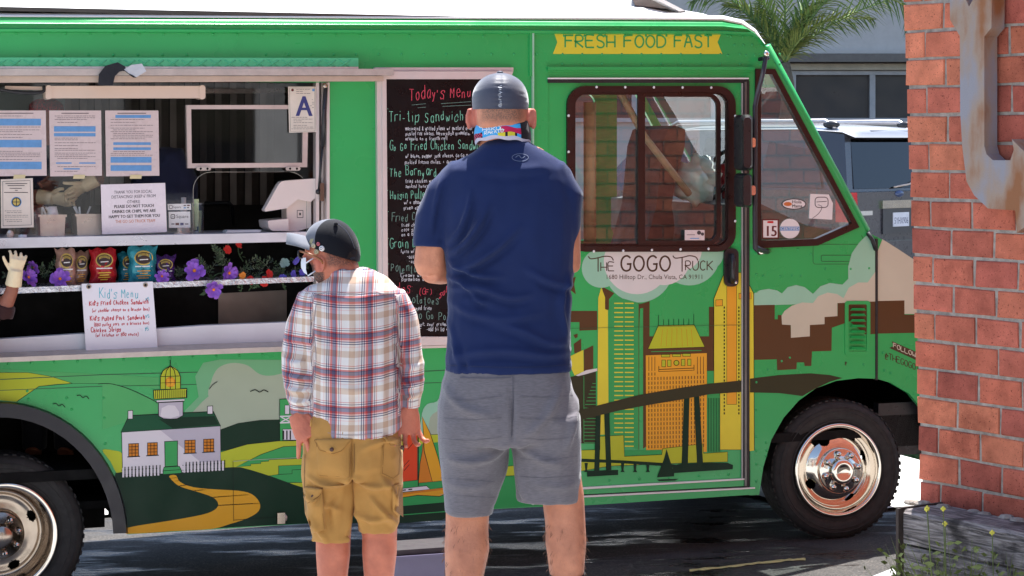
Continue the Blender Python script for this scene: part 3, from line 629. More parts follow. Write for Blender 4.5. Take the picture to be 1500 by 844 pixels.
# ---- cowl vent, panel seams, compartment hatch
mb = MB(); ou = rrect(1238, 441, 1275, 521, 4); panel(mb, ou, [rrect(1243, 446, 1270, 515, 2)], .006, .01, M['green'])
mb.prism([TL(x, y, -.004) for x, y in rrect(1243, 446, 1270, 515, 2)], (0, .003, 0), M['dark']); vt = mb.build('vent', T)
for i in range(8):
    y = 449+8.1*i; q = MB(); q.add([TL(1245, y+6.2, .001), TL(1269, y+6.2, .001), TL(1266, y+2.6, .022), TL(1248, y+2.6, .022), TL(1246, y+2.4, .02), TL(1268, y+2.4, .02)], [(0, 1, 2, 3), (3, 2, 5, 4)], M['green']); q.build('louvre', vt)
mb = MB(); bar(mb, 1282.5, 350, 1286, 557, -.02, .004, M['black'], 350, 557); mb.tube([TL(1271, 341, .01), TL(1278, 352, .02), TL(1283, 366, .01)], .012, M['black'], 6); mb.build('fender_seam', T)
a = Art(); dg = mat('dark_seam', C(30, 92, 52), .5)
a.line(rrect(1191, 358, 1280, 387, 4), .7, dg, True); a.line(rrect(1203, 374, 1276, 383, 2), .9, dg, True); a.line([(1262, 345), (1275, 370)], .9, dg)
a.line([(0, 572), (150, 566), (300, 563), (415, 559)], 1.0, dg); a.line([(0, 556), (150, 549), (300, 545), (415, 541)], 1.3, dg); a.line([(600, 545), (660, 542)], 1.3, dg); a.line([(600, 562), (660, 560)], 1, dg)
a.line([(803, 482), (1086, 476)], .5, dg)
tag(a.build('panel_seams', T), kind='stuff')
mb = MB(); mb.box(TL(410, 766, .004)-Vector((.02, .03, .0)), TL(410, 750, .004)+Vector((.02, .0, 0)), M['chromed']); mb.ball(TL(415, 759, .012), (.022, .014, .022), M['alud']); mb.build('hatch_latch', T)
# ------------------------------------------------------------ mural colours
def vin(n, r, g, b, k=.85): return mat('vinyl_'+n, C(r, g, b, k), .4, var=.05, vscale=2.5, bump=.03, bscale=5, spec=.18)
V = {k: vin(k, *c) for k, c in dict(yellow=(228, 214, 66), lime=(190, 198, 52), brown=(96, 66, 40), text=(84, 62, 46), orange=(240, 172, 52), dorange=(212, 128, 36), red=(222, 70, 30),
    mint=(160, 208, 178), white=(226, 220, 214), cream=(208, 202, 178), olive=(60, 58, 36), dkgreen=(10, 48, 30), green2=(66, 168, 92), roofgreen=(22, 84, 54), outline=(16, 26, 20), road=(228, 166, 38),
    sage=(120, 182, 134), stone=(172, 184, 160), lgreen=(88, 178, 106), house=(226, 219, 224), houseshade=(196, 188, 200), deep=(34, 128, 70), bronze=(96, 78, 38)).items()}
def D(x, y, w): return TL(x, y, w+WD)
zA = zz(830, 350, 3.836); zB = zz(830, 540, 3.838); zF = zz(1080, 340, 3.246); zL = zz(150, 520, 3.0156); z0 = zz(0, 500, 2.453); zS = zz(420, 560, 4.6875)
# ---- banner
a = Art(); z = zz(780, 20, 3.837)
a.poly(z((115, 92), (1067, 97), (1040, 160), (1067, 227), (115, 227), (140, 160)), V['yellow'])
for s, x0, x1 in (('FRESH', 184, 476), ('FOOD', 515, 762), ('FAST', 798, 1022)):
    (p0, y0), (p1, _) = z((x0, 190), (x1, 190)); a.hand_fit(s, p0, p1, y0, 17.6, V['green2'], 2.5, asp=.8, round_=5)
a.build('slogan_banner', T)
# ---- name cloud on the door
a = Art(D)
def cloud(cx, cy, r, m, clip=72):
    pts = [(cx+r*math.cos(t), max(clip, cy+r*math.sin(t))) for t in [2*math.pi*k/40 for k in range(40)]]; a.poly(zA(*pts), m)
cloud(195, 165, 110, V['mint']); cloud(405, 165, 193, V['mint']); cloud(690, 90, 172, V['mint']); cloud(780, 75, 105, V['mint'])
cloud(395, 125, 186, V['white']); cloud(545, 110, 150, V['white']); cloud(640, 60, 120, V['white'])
def hz(text, x0, x1, y, h, wd):
    (p0, q), (p1, _) = zA((x0, y), (x1, y)); a.hand_fit(text, p0, p1, q, h/3.836, V['text'], wd, round_=5, asp=.8)
hz('HE', 192, 276, 180, 48, 1.5); hz('GOGO', 304, 598, 180, 84, 2.7); hz('RUCK', 668, 830, 176, 52, 1.5)
a.line(zA((177, 108), (177, 184)), 1.7, V['text']); a.line(smoothline(zA((122, 98), (135, 112), (170, 108), (215, 98), (250, 102), (263, 122)), 4), 1.6, V['text'])
a.line(zA((649, 106), (649, 184)), 1.7, V['text']); a.line(smoothline(zA((597, 94), (610, 108), (650, 104), (690, 95), (725, 102), (738, 122)), 4), 1.6, V['text'])
(p0, q), (p1, _) = zA((219, 226), (762, 224)); a.print_fit('1680 Hilltop Dr., Chula Vista, CA 91911', p0, p1, q, 6.6, V['text'])
a.build('truck_name_cloud', door)
# ---- city mural on the door
a = Art(D, w0=.0008)
a.poly(zA((15, 228), (52, 212), (42, 255), (52, 312), (18, 285)), V['brown'])
a.poly(zA((15, 405), (172, 405), (172, 512), (72, 516), (72, 468), (15, 468)), V['brown'])
a.poly(zA((200, 268), (268, 305), (238, 340), (238, 398), (214, 398)), V['brown']); a.poly(zA((405, 368), (432, 362), (432, 388), (412, 392), (405, 600)), V['brown']); a.poly(zA((430, 362), (466, 350), (466, 548), (800, 548), (800, 382), (830, 382), (830, 742), (785, 742), (785, 900), (430, 1180)), V['brown'])
a.poly(zA((20, 660), (94, 624), (96, 745), (45, 768), (20, 715)), V['yellow']); a.poly(zA((97, 624), (150, 598), (150, 728), (97, 745)), V['brown']); a.poly(zA((38, 540), (62, 532), (62, 552), (48, 560)), V['brown']); a.poly(zA((40, 590), (82, 560), (82, 630), (44, 645)), V['brown'])
a.poly(zA((0, 780), (165, 745), (165, 760), (165, 1150), (0, 1150)), V['olive'])
(px0, _), (px1, _) = zA((97, 0), (170, 0))
a.line(zA((97, 770), (97, 1140)), .8, V['green2'])
for i in range(18): a.line([(px0+max(0, (7-i)*1.8), 562+5.1*i), (px1, 562+5.1*i)], .9, V['green2'], bump=(i == 0))
a.poly(zA((50, 768), (110, 738), (172, 728), (172, 742), (110, 760), (66, 771)), V['white'])
# yellow spire, green tower
a.poly(zA((178, 332), (195, 273), (216, 328), (216, 395), (232, 401), (236, 1100), (172, 1100)), V['yellow'])
a.poly(zA((242, 352), (270, 322), (405, 360), (405, 1185), (242, 1120)), V['green2']); a.line(zA((406, 360), (406, 1185)), .9, V['brown'])
rows = 33
for c0, c1 in ((268, 318), (327, 377)):
    (u0, _), (u1, _) = zA((c0, 0), (c1, 0))
    for i in range(rows):
        if i < 1: continue
        y = 437.7+6.75*i
        if y > 655: break
        a.mb.add([TL(x_, y_, WD+a.w+.00005) for x_, y_ in ((u0, y-.85), (u1, y-.85), (u1, y+.85), (u0, y+.85))], [(0, 1, 2, 3)], V['yellow'])
a.w += .00008
# hotel
a.poly(zA((445, 655), (788, 642), (788, 1198), (447, 1200)), V['orange'])
a.poly(zA((515, 488), (717, 483), (776, 607), (457, 619)), V['lime']); a.line(zA((515, 488), (717, 483), (776, 607), (457, 619)), .9, V['outline'], True)
for x, y0, y1 in ((516, 428, 486), (545, 452, 485), (573, 452, 485), (602, 450, 484), (630, 450, 484), (658, 448, 484), (687, 448, 483), (715, 422, 482)): a.line(zA((x, y0), (x, y1)), .7, V['outline'], bump=False)
a.line(zA((475, 634), (758, 627)), 1.1, V['green2'])
for x in (530, 560, 590, 620, 650, 680, 710): a.line(zA((x+(617-x)*.1, 500+abs(x-617)*.1), (x, 604)), .5, V['dorange'], bump=False)
for x in (462, 479, 496, 735, 752, 769): a.line(zA((x, 662), (x, 742)), .9, V['brown'], bump=False)
for x0, x1, y0, y1 in ((533, 580, 650, 664), (595, 641, 648, 662), (652, 696, 645, 660), (535, 556, 681, 719), (567, 587, 681, 717), (645, 665, 677, 713), (680, 699, 676, 712)):
    a.outl(zA((x0, y0), (x1, y0), (x1, y1), (x0, y1)), V['lime'], V['outline'], .9)
(cx_, cy_), = zA((617, 697)); a.circ(cx_, cy_, 4.2, V['outline']); a.circ(cx_, cy_, 3.2, V['lime'])
a.line(zA((518, 716), (518, 746), (716, 738), (716, 708)), .9, V['outline']); a.line(zA((518, 734), (716, 726)), .9, V['outline'])
a.w += .00008
for i in range(19):
    for j in range(17):
        x = 462+17.1*i; y = 752+25.5*j-(x-462)*.03
        if j < 0: continue
        q = zA((x-2.2, y), (x+2.2, y), (x+2.2, y+17), (x-2.2, y+17))
        if q[2][1] > 661 or (y < 756 and 500 < x < 730): continue
        a.mb.add([D(u_, v_, a.w) for u_, v_ in q], [(0, 1, 2, 3)], V['brown'])
# tall yellow tower (door part)
a.poly(zA((790, 742), (830, 742), (830, 812), (790, 812)), V['green2'])
a.poly(zB((793, 150), (865, 150), (865, 470), (793, 470)), V['green2'])
for i in range(8): a.line(zB((798+9*i, 165), (798+9*i, 468)), 1.0, V['dkgreen'], bump=(i == 0))
tw = zA((828, 336), (886, 190), (990, 190), (990, 1185), (862, 1185), (862, 830), (828, 830)); a.outl(tw, V['yellow'], V['outline'], .8)
a.outl(zA((900, 262), (955, 262), (955, 930), (900, 930)), V['orange'], V['outline'], .8); a.outl(zA((838, 343), (876, 341), (876, 376), (838, 378)), V['orange'], V['outline'], .9); a.outl(zA((968, 306), (990, 305), (990, 337), (968, 338)), V['orange'], V['outline'], .9)
a.w += .00008
for c in (886, 968):
    for j in range(30):
        y = 380+20.5*j
        if y > 985: break
        a.mb.add([D(u_, v_, a.w) for u_, v_ in zA((c-3.5, y), (c+3.5, y), (c+3.5, y+12), (c-3.5, y+12))], [(0, 1, 2, 3)], V['outline'])
# foreground blocks, bridge
a.outl(zB((60, 460), (188, 456), (188, 382), (320, 375), (325, 494), (535, 484), (540, 450), (765, 424), (770, 477), (905, 469), (905, 524), (640, 532), (240, 548), (60, 580)), V['lime'], V['outline'], .7)
a.poly(zB((325, 462), (535, 456), (535, 482), (325, 490)), V['green2'])
a.poly(zB((55, 505), (300, 515), (540, 530), (640, 545), (600, 558), (540, 548), (300, 532), (55, 524)), V['dkgreen'])
for x in (110, 315, 385, 457): a.poly(zB((x-10, 530), (x+10, 530), (x+5, 570), (x+12, 582), (x-12, 582), (x-5, 570)), V['dkgreen'])
br = [(40, 242), (400, 150), (620, 112), (800, 85), (1000, 65), (1000, 130), (800, 145), (640, 175), (430, 210), (300, 235), (40, 298)]
for pl_ in ([(165, 255), (192, 250), (184, 580), (155, 580)], [(211, 250), (240, 245), (252, 570), (222, 572)], [(660, 165), (691, 160), (682, 538), (646, 538)], [(716, 158), (746, 150), (767, 536), (733, 538)], [(115, 575), (290, 570), (290, 598), (115, 608)], [(595, 548), (640, 536), (780, 530), (905, 530), (935, 542), (934, 566), (600, 588)], [(508, 612), (548, 505), (562, 452), (578, 505), (605, 590), (604, 606)], [(508, 624), (630, 620), (610, 630), (520, 633)]): a.poly(zB(*pl_), V['dkgreen'])
a.poly(zB(*br), V['olive'])
a.build('city_mural', door)
# ---- part of the mural on the post and the cowl
a = Art()
a.poly([(1098, 418), (1104, 430), (1105, 660), (1098, 661)], V['yellow']); a.line([(1098, 418), (1104, 430), (1105, 660)], .9, V['outline']); a.outl([(1098, 429), (1100.5, 429), (1100.5, 438), (1098, 438)], V['orange'], V['outline'], .6)
a.poly(zF((80, 292), (110, 276), (150, 270), (190, 278), (212, 292), (240, 262), (280, 252), (320, 262), (360, 294), (395, 258), (440, 242), (500, 250), (528, 222), (527, 165), (545, 100), (580, 50), (612, 18), (640, 25), (655, 70), (656, 332), (480, 338), (80, 350)), V['mint'])
a.poly(zF((208, 402), (225, 375), (260, 350), (310, 335), (360, 338), (385, 305), (430, 288), (475, 295), (505, 315), (530, 265), (575, 240), (620, 240), (656, 190), (656, 332), (476, 338), (476, 402), (416, 405), (416, 440), (345, 442), (345, 500), (255, 503), (255, 443), (212, 440)), V['cream'])
a.poly(zF((80, 348), (178, 346), (178, 415), (193, 415), (193, 395), (210, 395), (213, 440), (254, 442), (255, 503), (345, 496), (345, 442), (415, 438), (415, 404), (477, 400), (477, 338), (656, 330), (656, 485), (610, 487), (535, 425), (450, 455), (448, 565), (355, 568), (352, 637), (320, 637), (318, 620), (283, 620), (281, 652), (190, 657), (188, 605), (80, 608)), V['brown'])
a.poly(zF((60, 697), (200, 680), (350, 672), (440, 680), (500, 694), (440, 712), (370, 745), (310, 780), (200, 766), (60, 763)), V['olive'])
(p, q), = zF((512, 630)); a.hand('@', p, q, 5, V['text'], .9)
a.build('skyline_mural', T)
a = Art(lambda x, y, w: TL(x, y, w-.005))
a.poly(zF((668, 90), (690, 34), (760, 78), (900, 170), (900, 390), (795, 390), (795, 325), (668, 328)), V['cream'])
a.poly(zF((668, 328), (795, 325), (795, 393), (900, 393), (900, 478), (668, 483)), V['brown'])
a.poly(zF((735, 519), (930, 605), (930, 645), (723, 551), (742, 543)), V['text'])
(p, q), = zF((742, 548)); a.hand('FOLLOW US', p, q, 6.4, V['cream'], 1.1, slope=.44, asp=.8)
(p, q), = zF((702, 598)); a.hand('@THEGOGOTRUCK', p, q, 9, V['text'], 1.0, slope=.4, asp=.62, gap=1.2)
a.build('social_handle_mural', T)
# ---- lighthouse mural on the rear side
a = Art()
a.poly(z0((-250, 130), (-100, 115), (0, 112), (100, 112), (180, 125), (262, 151), (200, 154), (140, 162), (60, 217), (0, 212), (-250, 200)), V['lime']); a.line(z0((-250, 130), (-100, 115), (0, 112), (100, 112), (180, 125), (262, 151), (400, 152)), 1, V['outline']); a.line(z0((262, 151), (140, 162), (60, 217)), .9, V['outline'])
a.poly(z0((0, 100), (570, 130), (570, 170), (400, 152), (262, 151), (180, 125), (100, 112), (0, 112)), V['lgreen'])
a.poly(zL((0, 130), (60, 128), (250, 212), (250, 250), (0, 330)), V['lgreen'])
a.line(smoothline(zL((-20, 128), (40, 128), (130, 155), (240, 208)), 5), 1.1, V['outline'])
a.poly(zL((355, 380), (365, 245), (425, 185), (410, 95), (445, 35), (520, 20), (800, 22), (1180, 40), (1180, 385)), V['sage'])
a.poly(smoothline(zL((475, 200), (480, 120), (510, 60), (570, 36), (640, 46), (695, 85), (760, 90), (900, 60), (1150, 90), (1150, 300), (600, 330)), 4, True), V['stone'])
a.poly(zL((385, 385), (385, 268), (440, 208), (490, 165), (560, 150), (640, 172), (690, 226), (735, 230), (760, 190), (800, 160), (900, 150), (1180, 150), (1180, 385)), V['stone'])
a.outl(zL((520, 425), (522, 330), (600, 302), (700, 288), (800, 286), (1180, 300), (1180, 385), (780, 380), (640, 400)), V['dkgreen'], V['outline'], .8)
a.poly(smoothline(zL((0, 420), (50, 422), (90, 440), (90, 525), (62, 520), (35, 470)), 3, True), V['lime'])
a.outl(zL((520, 430), (640, 395), (780, 380), (1180, 376), (1180, 640), (522, 535)), V['lime'], V['outline'], .8)
a.outl(zL((590, 495), (700, 440), (800, 405), (1180, 388), (1180, 445), (735, 463), (735, 470), (700, 472), (700, 480), (655, 482), (655, 490)), V['green2'], V['outline'], .8)
a.outl(zL((690, 540), (778, 528), (778, 490), (1180, 474), (1180, 562), (760, 565)), V['green2'], V['outline'], .8); a.line(zL((778, 528), (838, 525), (838, 508), (900, 505)), .9, V['outline'])
a.poly(smoothline(zL((58, 522), (200, 525), (400, 508), (580, 496), (640, 504), (750, 538), (900, 590), (1000, 600), (1500, 610), (1500, 730), (900, 745), (500, 766), (106, 789), (98, 740), (78, 620)), 3, True), V['dkgreen'])
a.poly(smoothline(zL((295, 535), (325, 532), (342, 560), (400, 584), (500, 594), (600, 600), (660, 615), (694, 652), (690, 690), (640, 722), (560, 748), (480, 769), (300, 779), (107, 790), (108, 764), (300, 732), (440, 706), (495, 685), (512, 660), (490, 630), (420, 605), (345, 582), (312, 558)), 3, True), V['road'])
for p_ in (((298, 546), (330, 541)), ((308, 560), (346, 553)), ((335, 580), (380, 572)), ((395, 602), (475, 592)), ((482, 630), (645, 617)), ((510, 665), (695, 655))): a.line(zL(*p_), 1.4, V['outline'], bump=False)
a.outl(zL((85, 340), (520, 314), (522, 508), (90, 537)), V['house'], V['outline'], 1.2)
a.poly(zL((250, 328), (520, 314), (522, 508), (430, 470)), V['houseshade'])
a.outl(zL((82, 342), (118, 268), (245, 262), (360, 256), (490, 250), (522, 314)), V['roofgreen'], V['outline'], 1.4); a.poly(zL((250, 284), (360, 275), (495, 270), (515, 308), (310, 324)), V['dkgreen'])
for x0, x1, y0, y1 in ((113, 134, 247, 283), (464, 487, 227, 261)): a.outl(zL((x0, y0), (x1, y0-2), (x1, y1), (x0, y1)), V['house'], V['outline'], 1.2)
for x0, x1, y0, y1 in ((116, 160, 392, 448), (199, 243, 388, 443), (364, 410, 377, 433), (447, 492, 372, 428)):
    a.outl(zL((x0, y0+1), (x1, y0-1), (x1, y1-1), (x0, y1+1)), V['dorange'], V['outline'], 1.3); a.line(zL((x0-6, y1+3), (x1+6, y1)), 1.4, V['outline'])
    for k in (1, 2): a.line(zL((x0+(x1-x0)*k/3, y0), (x0+(x1-x0)*k/3, y1)), .9, V['outline'], bump=False)
    for k in (1, 2, 3): a.line(zL((x0, y0+(y1-y0)*k/4), (x1, y0+(y1-y0)*k/4-1)), .9, V['outline'], bump=False)
a.outl(zL((275, 383), (332, 380), (332, 490), (277, 494)), V['green2'], V['outline'], 1.4); a.outl(zL((272, 496), (340, 492), (350, 512), (350, 522), (268, 528), (268, 514)), V['green2'], V['outline'], 1.0); a.line(zL((268, 512), (345, 507)), .8, V['outline'])
for x0, x1, y0, sl in ((92, 252, 503, -.055), (362, 538, 482, -.055)):
    nn = int((x1-x0)/15.5)
    a.line(zL((x0-8, y0+6), (x1, y0+6+sl*(x1-x0))), 1.1, V['outline']); a.line(zL((x0-8, y0+28), (x1, y0+28+sl*(x1-x0))), .9, V['outline'])
    for i in range(nn+1):
        x = x0+15.5*i; y = y0+sl*(x-x0); a.line(zL((x, y-4), (x, y+38)), 2.7, V['house'], bump=(i == 0))
    a.w += .00008
    for i in range(nn+1):
        x = x0+15.5*i+7.7; y = y0+sl*(x-x0); a.line(zL((x, y-8), (x, y+36)), 1.3, V['outline'], bump=False)
# lantern tower
a.outl(zL((248, 210), (356, 204), (356, 268), (330, 282), (300, 284), (270, 282), (248, 270)), V['houseshade'], V['outline'], 1.3); a.poly(zL((256, 272), (262, 235), (290, 222), (320, 224), (338, 250), (340, 268), (300, 280)), V['house'])
a.poly(zL((256, 150), (256, 95), (275, 62), (300, 48), (325, 60), (345, 92), (345, 150)), V['lime'])
(cx_, cy_), = zL((300, 120)); a.circ(cx_, cy_, 7.5, V['dorange']); a.poly(zL((285, 105), (315, 103), (318, 138), (284, 140)), V['orange'])
for x in (256, 278, 300, 323, 345): a.line(zL((300, 48), (300+(x-300)*.75, 66+abs(x-300)*.1), (x, 96), (x, 150)), 1.1, V['outline'], bump=False)
a.line(zL((256, 96), (345, 93)), 1.0, V['outline']); a.line(zL((256, 124), (345, 121)), .7, V['outline']); a.line(zL((300, 48), (300, 22)), 1.3, V['outline'])
a.outl(zL((226, 156), (373, 149), (373, 188), (228, 196)), V['lime'], V['outline'], 1.5)
for i in range(16): a.line(zL((235+9*i, 155), (235+9*i, 192)), .9, V['outline'], bump=(i == 0))
a.line(zL((240, 205), (362, 199)), 2.2, V['house']); a.line(zL((236, 212), (362, 206)), .9, V['outline'])
# barn, birds
a.outl(zL((783, 196), (850, 192), (880, 192), (880, 376), (784, 380)), V['green2'], V['outline'], 1.2)
for r in ((806, 826, 222, 262), (796, 880, 328, 376)): a.outl(zL((r[0], r[2]), (r[1], r[2]), (r[1], r[3]), (r[0], r[3])), V['house'], V['outline'], 1.0)
a.line(zL((784, 272), (850, 270)), 2, V['house']); a.line(zL((784, 300), (850, 298)), 2, V['house']); a.line(zL((790, 275), (830, 296)), 1.6, V['house']); a.line(zL((830, 275), (790, 296)), 1.6, V['house'])
for x in (800, 815, 830): a.line(zL((x, 334), (x, 374)), 2, V['outline'], bump=False)
for bx, by, s in ((695, 160, 12), (210, 0, 0)):
    if s: a.line(smoothline(zL((bx-42, by+2), (bx-20, by-6), (bx, by+4), (bx+18, by-5), (bx+38, by+4)), 4), 1.4, V['outline'])
a.line(smoothline(zL((472, 152), (480, 140), (492, 128), (508, 118)), 3), 1, V['outline'])
for bx, by in ((212, 230), (298, 200)): a.line(smoothline(z0((bx-22, by-4), (bx-10, by-6), (bx, by+3), (bx+12, by-3), (bx+22, by+8)), 3), 1.1, V['outline'])
a.line(zL((577, 470), (700, 462), (900, 452)), .8, V['stone']); a.line(zL((577, 470), (580, 735)), .6, V['outline']); a.line(zL((580, 730), (780, 715)), .7, V['outline'])
a.build('lighthouse_mural', T)
# ---- sailboat mural
a = Art(w0=.004)
a.poly([(600, 655), (670, 650), (800, 640), (803, 700), (700, 742), (590, 748)], V['green2']) if False else None
a.poly(smoothline([(615, 640), (618, 606), (626, 592), (640, 588), (652, 570), (675, 566), (690, 640)], 3), V['mint']); a.poly(smoothline([(628, 640), (630, 612), (645, 600), (668, 590), (690, 640)], 3), V['stone'])
a.outl([(560, 652), (600, 638), (803, 630), (803, 640), (700, 648), (560, 660)], V['lime'], V['outline'], .7); a.outl([(690, 690), (803, 676), (803, 694), (690, 700)], V['lime'], V['outline'], .7)
a.poly([(540, 660), (640, 648), (803, 642), (803, 675), (690, 690), (690, 700), (803, 696), (803, 740), (720, 745), (540, 759)], vin('seagreen', 52, 160, 86))
a.poly([(560, 744), (660, 735), (700, 737), (700, 745), (560, 756)], V['dkgreen'])
a.outl(smoothline(zS((780, 420), (870, 300), (850, 300), (800, 380)), 2), V['olive'], V['outline'], .6)
a.outl(zS((897, 300), (898, 672), (754, 688), (775, 560), (830, 370), (868, 310)), V['red'], V['outline'], 1)
for p_ in (((830, 462), (868, 418)), ((802, 580), (842, 535)), ((804, 610), (842, 565))): a.line(zS(*p_), .8, V['outline'])
a.outl(zS((936, 395), (942, 470), (1000, 684), (905, 692), (915, 560), (930, 480)), V['dorange'], V['outline'], .8)
a.outl(zS((930, 235), (985, 350), (1040, 520), (1078, 676), (1000, 684), (944, 470), (938, 340)), V['road'], V['outline'], .9)
a.line(zS((904, 280), (904, 712)), 1.4, V['outline'])
a.outl(zS((740, 765), (900, 752), (1085, 722), (1088, 768), (1050, 784), (900, 776), (740, 800)), V['road'], V['outline'], 1); a.poly(zS((740, 766), (1085, 724), (1085, 738), (740, 780)), V['dorange'])
a.outl(zS((780, 732), (960, 711), (985, 735), (790, 756)), V['house'], V['outline'], 1); a.poly(zS((790, 738), (818, 735), (818, 744), (790, 747)), V['outline']); a.poly(zS((835, 733), (862, 730), (862, 739), (835, 742)), V['outline'])
a.build('sailboat_mural', T)
# ---- menu board
mbrd = empty('menu_board', TL(650, 495, .0), 0, T); o0 = TL(650, 495, 0)
mb = MB(); M['board'] = mat('blackboard', (.006, .005, .006, 1), .3, var=.3, vscale=4, spec=.2)
mb.prism([TL(x, y, .02)-o0 for x, y in ((565, 116), (741, 116), (741, 494), (568, 494))], (0, .018, 0), M['board']); mb.build('board', mbrd)
M['wfr'] = mat('cream_aluminium_frame', C(222, 208, 202), .4, metal=.25, var=.05)
for q, wv in (([(549, 99), (752, 99), (752, 104), (549, 104)], .03), ([(551, 104.5), (752, 104.5), (748, 116), (553, 116)], .045), ([(552, 116), (560, 116), (561.5, 500), (555, 500)], .035), ([(560, 116), (566, 116), (569, 494), (561.5, 500)], .045), ([(740, 116), (752, 116), (752, 500), (741, 494)], .045), ([(555, 500), (569, 493.5), (741, 493.5), (752, 498), (752, 503), (556, 508)], .045), ([(556, 508.5), (752, 503.5), (752, 507), (556, 512)], .03)):
    mb = MB(); mb.prism([TL(x, y, wv)-o0 for x, y in q], (0, wv-.002, 0), M['wfr']); mb.build('frame_bar', mbrd)
a = Art(lambda x, y, w: TL(x, y, w+.021)-o0)
chk = {k: mat('chalk_'+k, C(*c), .9, var=.25, vscale=60) for k, c in dict(red=(214, 74, 92), mint=(140, 214, 182), white=(226, 226, 230), grey=(128, 160, 146)).items()}
def ch(t, x, y, h, c='mint', wd=.9, x1=None, slope=0, seed=1, asp=.62):
    if x1: a.hand_fit(t, x, x1, y, h, chk[c], wd, slope, jit=.26, seed=seed, asp=asp)
    else: a.hand(t, x, y, h, chk[c], wd, slope, jit=.26, seed=seed, asp=asp)
ch("Today's Menu", 600, 147, 17, 'red', 1.0, 692, -.06, 3); a.line([(603, 154), (624, 152)], .5, chk['grey']); a.line([(612, 158), (624, 157)], .5, chk['grey']); a.line([(646, 152), (690, 149)], .5, chk['grey']); a.line([(648, 156), (690, 154)], .5, chk['grey'])
small = dict(h=5.0, c='white', wd=.75)
rows = [("*", 566, 168, 12, 'mint', None), ("Tri-tip Sandwich", 570, 178, 15.5, 'mint', 681), ("*", 565, 214, 11, 'mint', None), ("Go Go Fried Chicken Sandwich", 571, 220, 13, 'mint', 712), ("*", 566, 252, 10, 'mint', None), ("The Barnyard", 571, 258, 13, 'mint', 641), ("*", 566, 284, 10, 'mint', None), ("Hoisin Pulled Pork", 572, 291, 12, 'mint', 652), ("*", 567, 315, 10, 'mint', None), ("Fried Chicken", 574, 323.5, 12, 'grey', 640), ("*", 567, 354, 10, 'mint', None), ("Grain Bowl", 571, 363, 14, 'mint', 628), ("*", 567, 391, 10, 'mint', None), ("Polenta", 573, 399, 13, 'grey', 612), ("Sides:", 569, 430, 15, 'red', 607), ("(GF)", 614, 431, 8, 'red', 634), ("Go Go Potatoes", 562, 446, 12, 'grey', 644), ("Go Go Potatoes", 607, 468, 12, 'grey', 690)]
for i, (t, x, y, h, c, x1) in enumerate(rows): ch(t, x, y, h, c, .72, x1, -.01, i+2)
lines = [("marinated & grilled steak w/ mustard aioli", 594, 191, 692), ("pickled red onions, horseradish gremolata, +", 594, 198.5, 694), ("arugula on a french roll", 594, 205.5, 656), ("w/ bacon, pepper jack cheese, Go Go sauce", 594, 231, 696), ("pickled fresno chiles, + arugula", 593, 240, 672), ("fried chicken w/ bacon jam", 594, 268, 660), ("smoked honey mustard slaw", 594, 275.5, 662), ("w/ a shaved jicama", 592, 299, 640), ("green apple slaw", 591, 307, 634), ("fried chicken breast", 588, 332, 640), ("cole slaw, pickles", 588, 339, 640), ("on a brioche bun", 588, 346, 634), ("farro w/ seasonal greens", 587, 371, 650), ("-add chicken", 596, 379, 630), ("-add pork", 599, 385.5, 626), ("Creamy w/ mushroom", 587, 406, 650), ("parmesan cheese", 588, 412, 640), ("seasoned fries", 595, 454.5, 633), ("sauce, sour cream,", 607, 477.5, 655), ("GF", 610, 485, 618), ("-add tri tip +", 625, 485, 656)]
for i, (t, x, y, x1) in enumerate(lines): ch(t, x, y, 5.4, 'white', .55, x1, -.012, i+40)
ls, ex = strokes('sold out', 0, 0, 10, jit=.3, seed=5)
for l in ls: a.line([(643+u_*.72-v_*-.1, 438-v_-u_*.62) for u_, v_ in l], .9, chk['red'], bump=False)
a.build('chalk_lettering', mbrd)
# ------------------------------------------------------------ serving window: fixed parts of the truck
def part(name, parent=T):
    def dec(f):
        m_ = MB(); f(m_); return m_.build(name, parent)
    return dec
XG = mat('awning_green', C(74, 188, 130), .35, var=.05, coat=.2)
mb = MB(); bar(mb, -260, 84, 525, 101, .0, .05, XG, 85, 102)
for i in range(26):
    x = -20+21*i
    for s in (-1, 1): mb.tube([TL(x-8*s, 98.5, .05), TL(x+8*s, 88, .05)], .004, XG, 5)
mb.build('awning_panel', T)
mb = MB(); bar(mb, -260, 100.5, 577, 111, 0, .10, M['alud'], 101, 110.5); mb.build('awning_rail', T)
mb = MB(); bar(mb, -260, 111.5, 562, 122, 0, .07, mat('shade_tan_aluminium', C(200, 178, 162), .5, metal=.3), 111.5, 119); mb.build('awning_rail', T)  # tan tint stands in for shade on the header's underside
mb = MB(); bar(mb, -260, 97, 525, 100, .0, .06, M['alu'], 98, 101); mb.build('awning_trim', T)
# posts at the right of the opening
for x0, x1, wv in ((463, 467.5, .0), (470.5, 474, -.04), (478.5, 483, .012)):
    mb = MB(); bar(mb, x0, 121, x1, 490, wv-.06, wv, M['wfr'], 121, 490); mb.build('window_post', T)
mb = MB(); mb.tube([TL(477, 128, .03), TL(472.5, 215, .01)], .012, M['blackp'], 8); mb.tube([TL(472.5, 215, .01), TL(467, 278, .0)], .006, M['blackp'], 8); mb.ball(TL(476, 126, .03), .016, M['chromed']); mb.ball(TL(466, 281, .0), .014, M['blackp']); mb.build('gas_strut', T)
mb = MB(); mb.prism([TL(x, y, .02) for x, y in rrect(469, 268, 475, 295, 2)], (0, .03, 0), mat('bronze_latch', C(110, 84, 70), .4, metal=.5)); mb.build('window_latch', T)
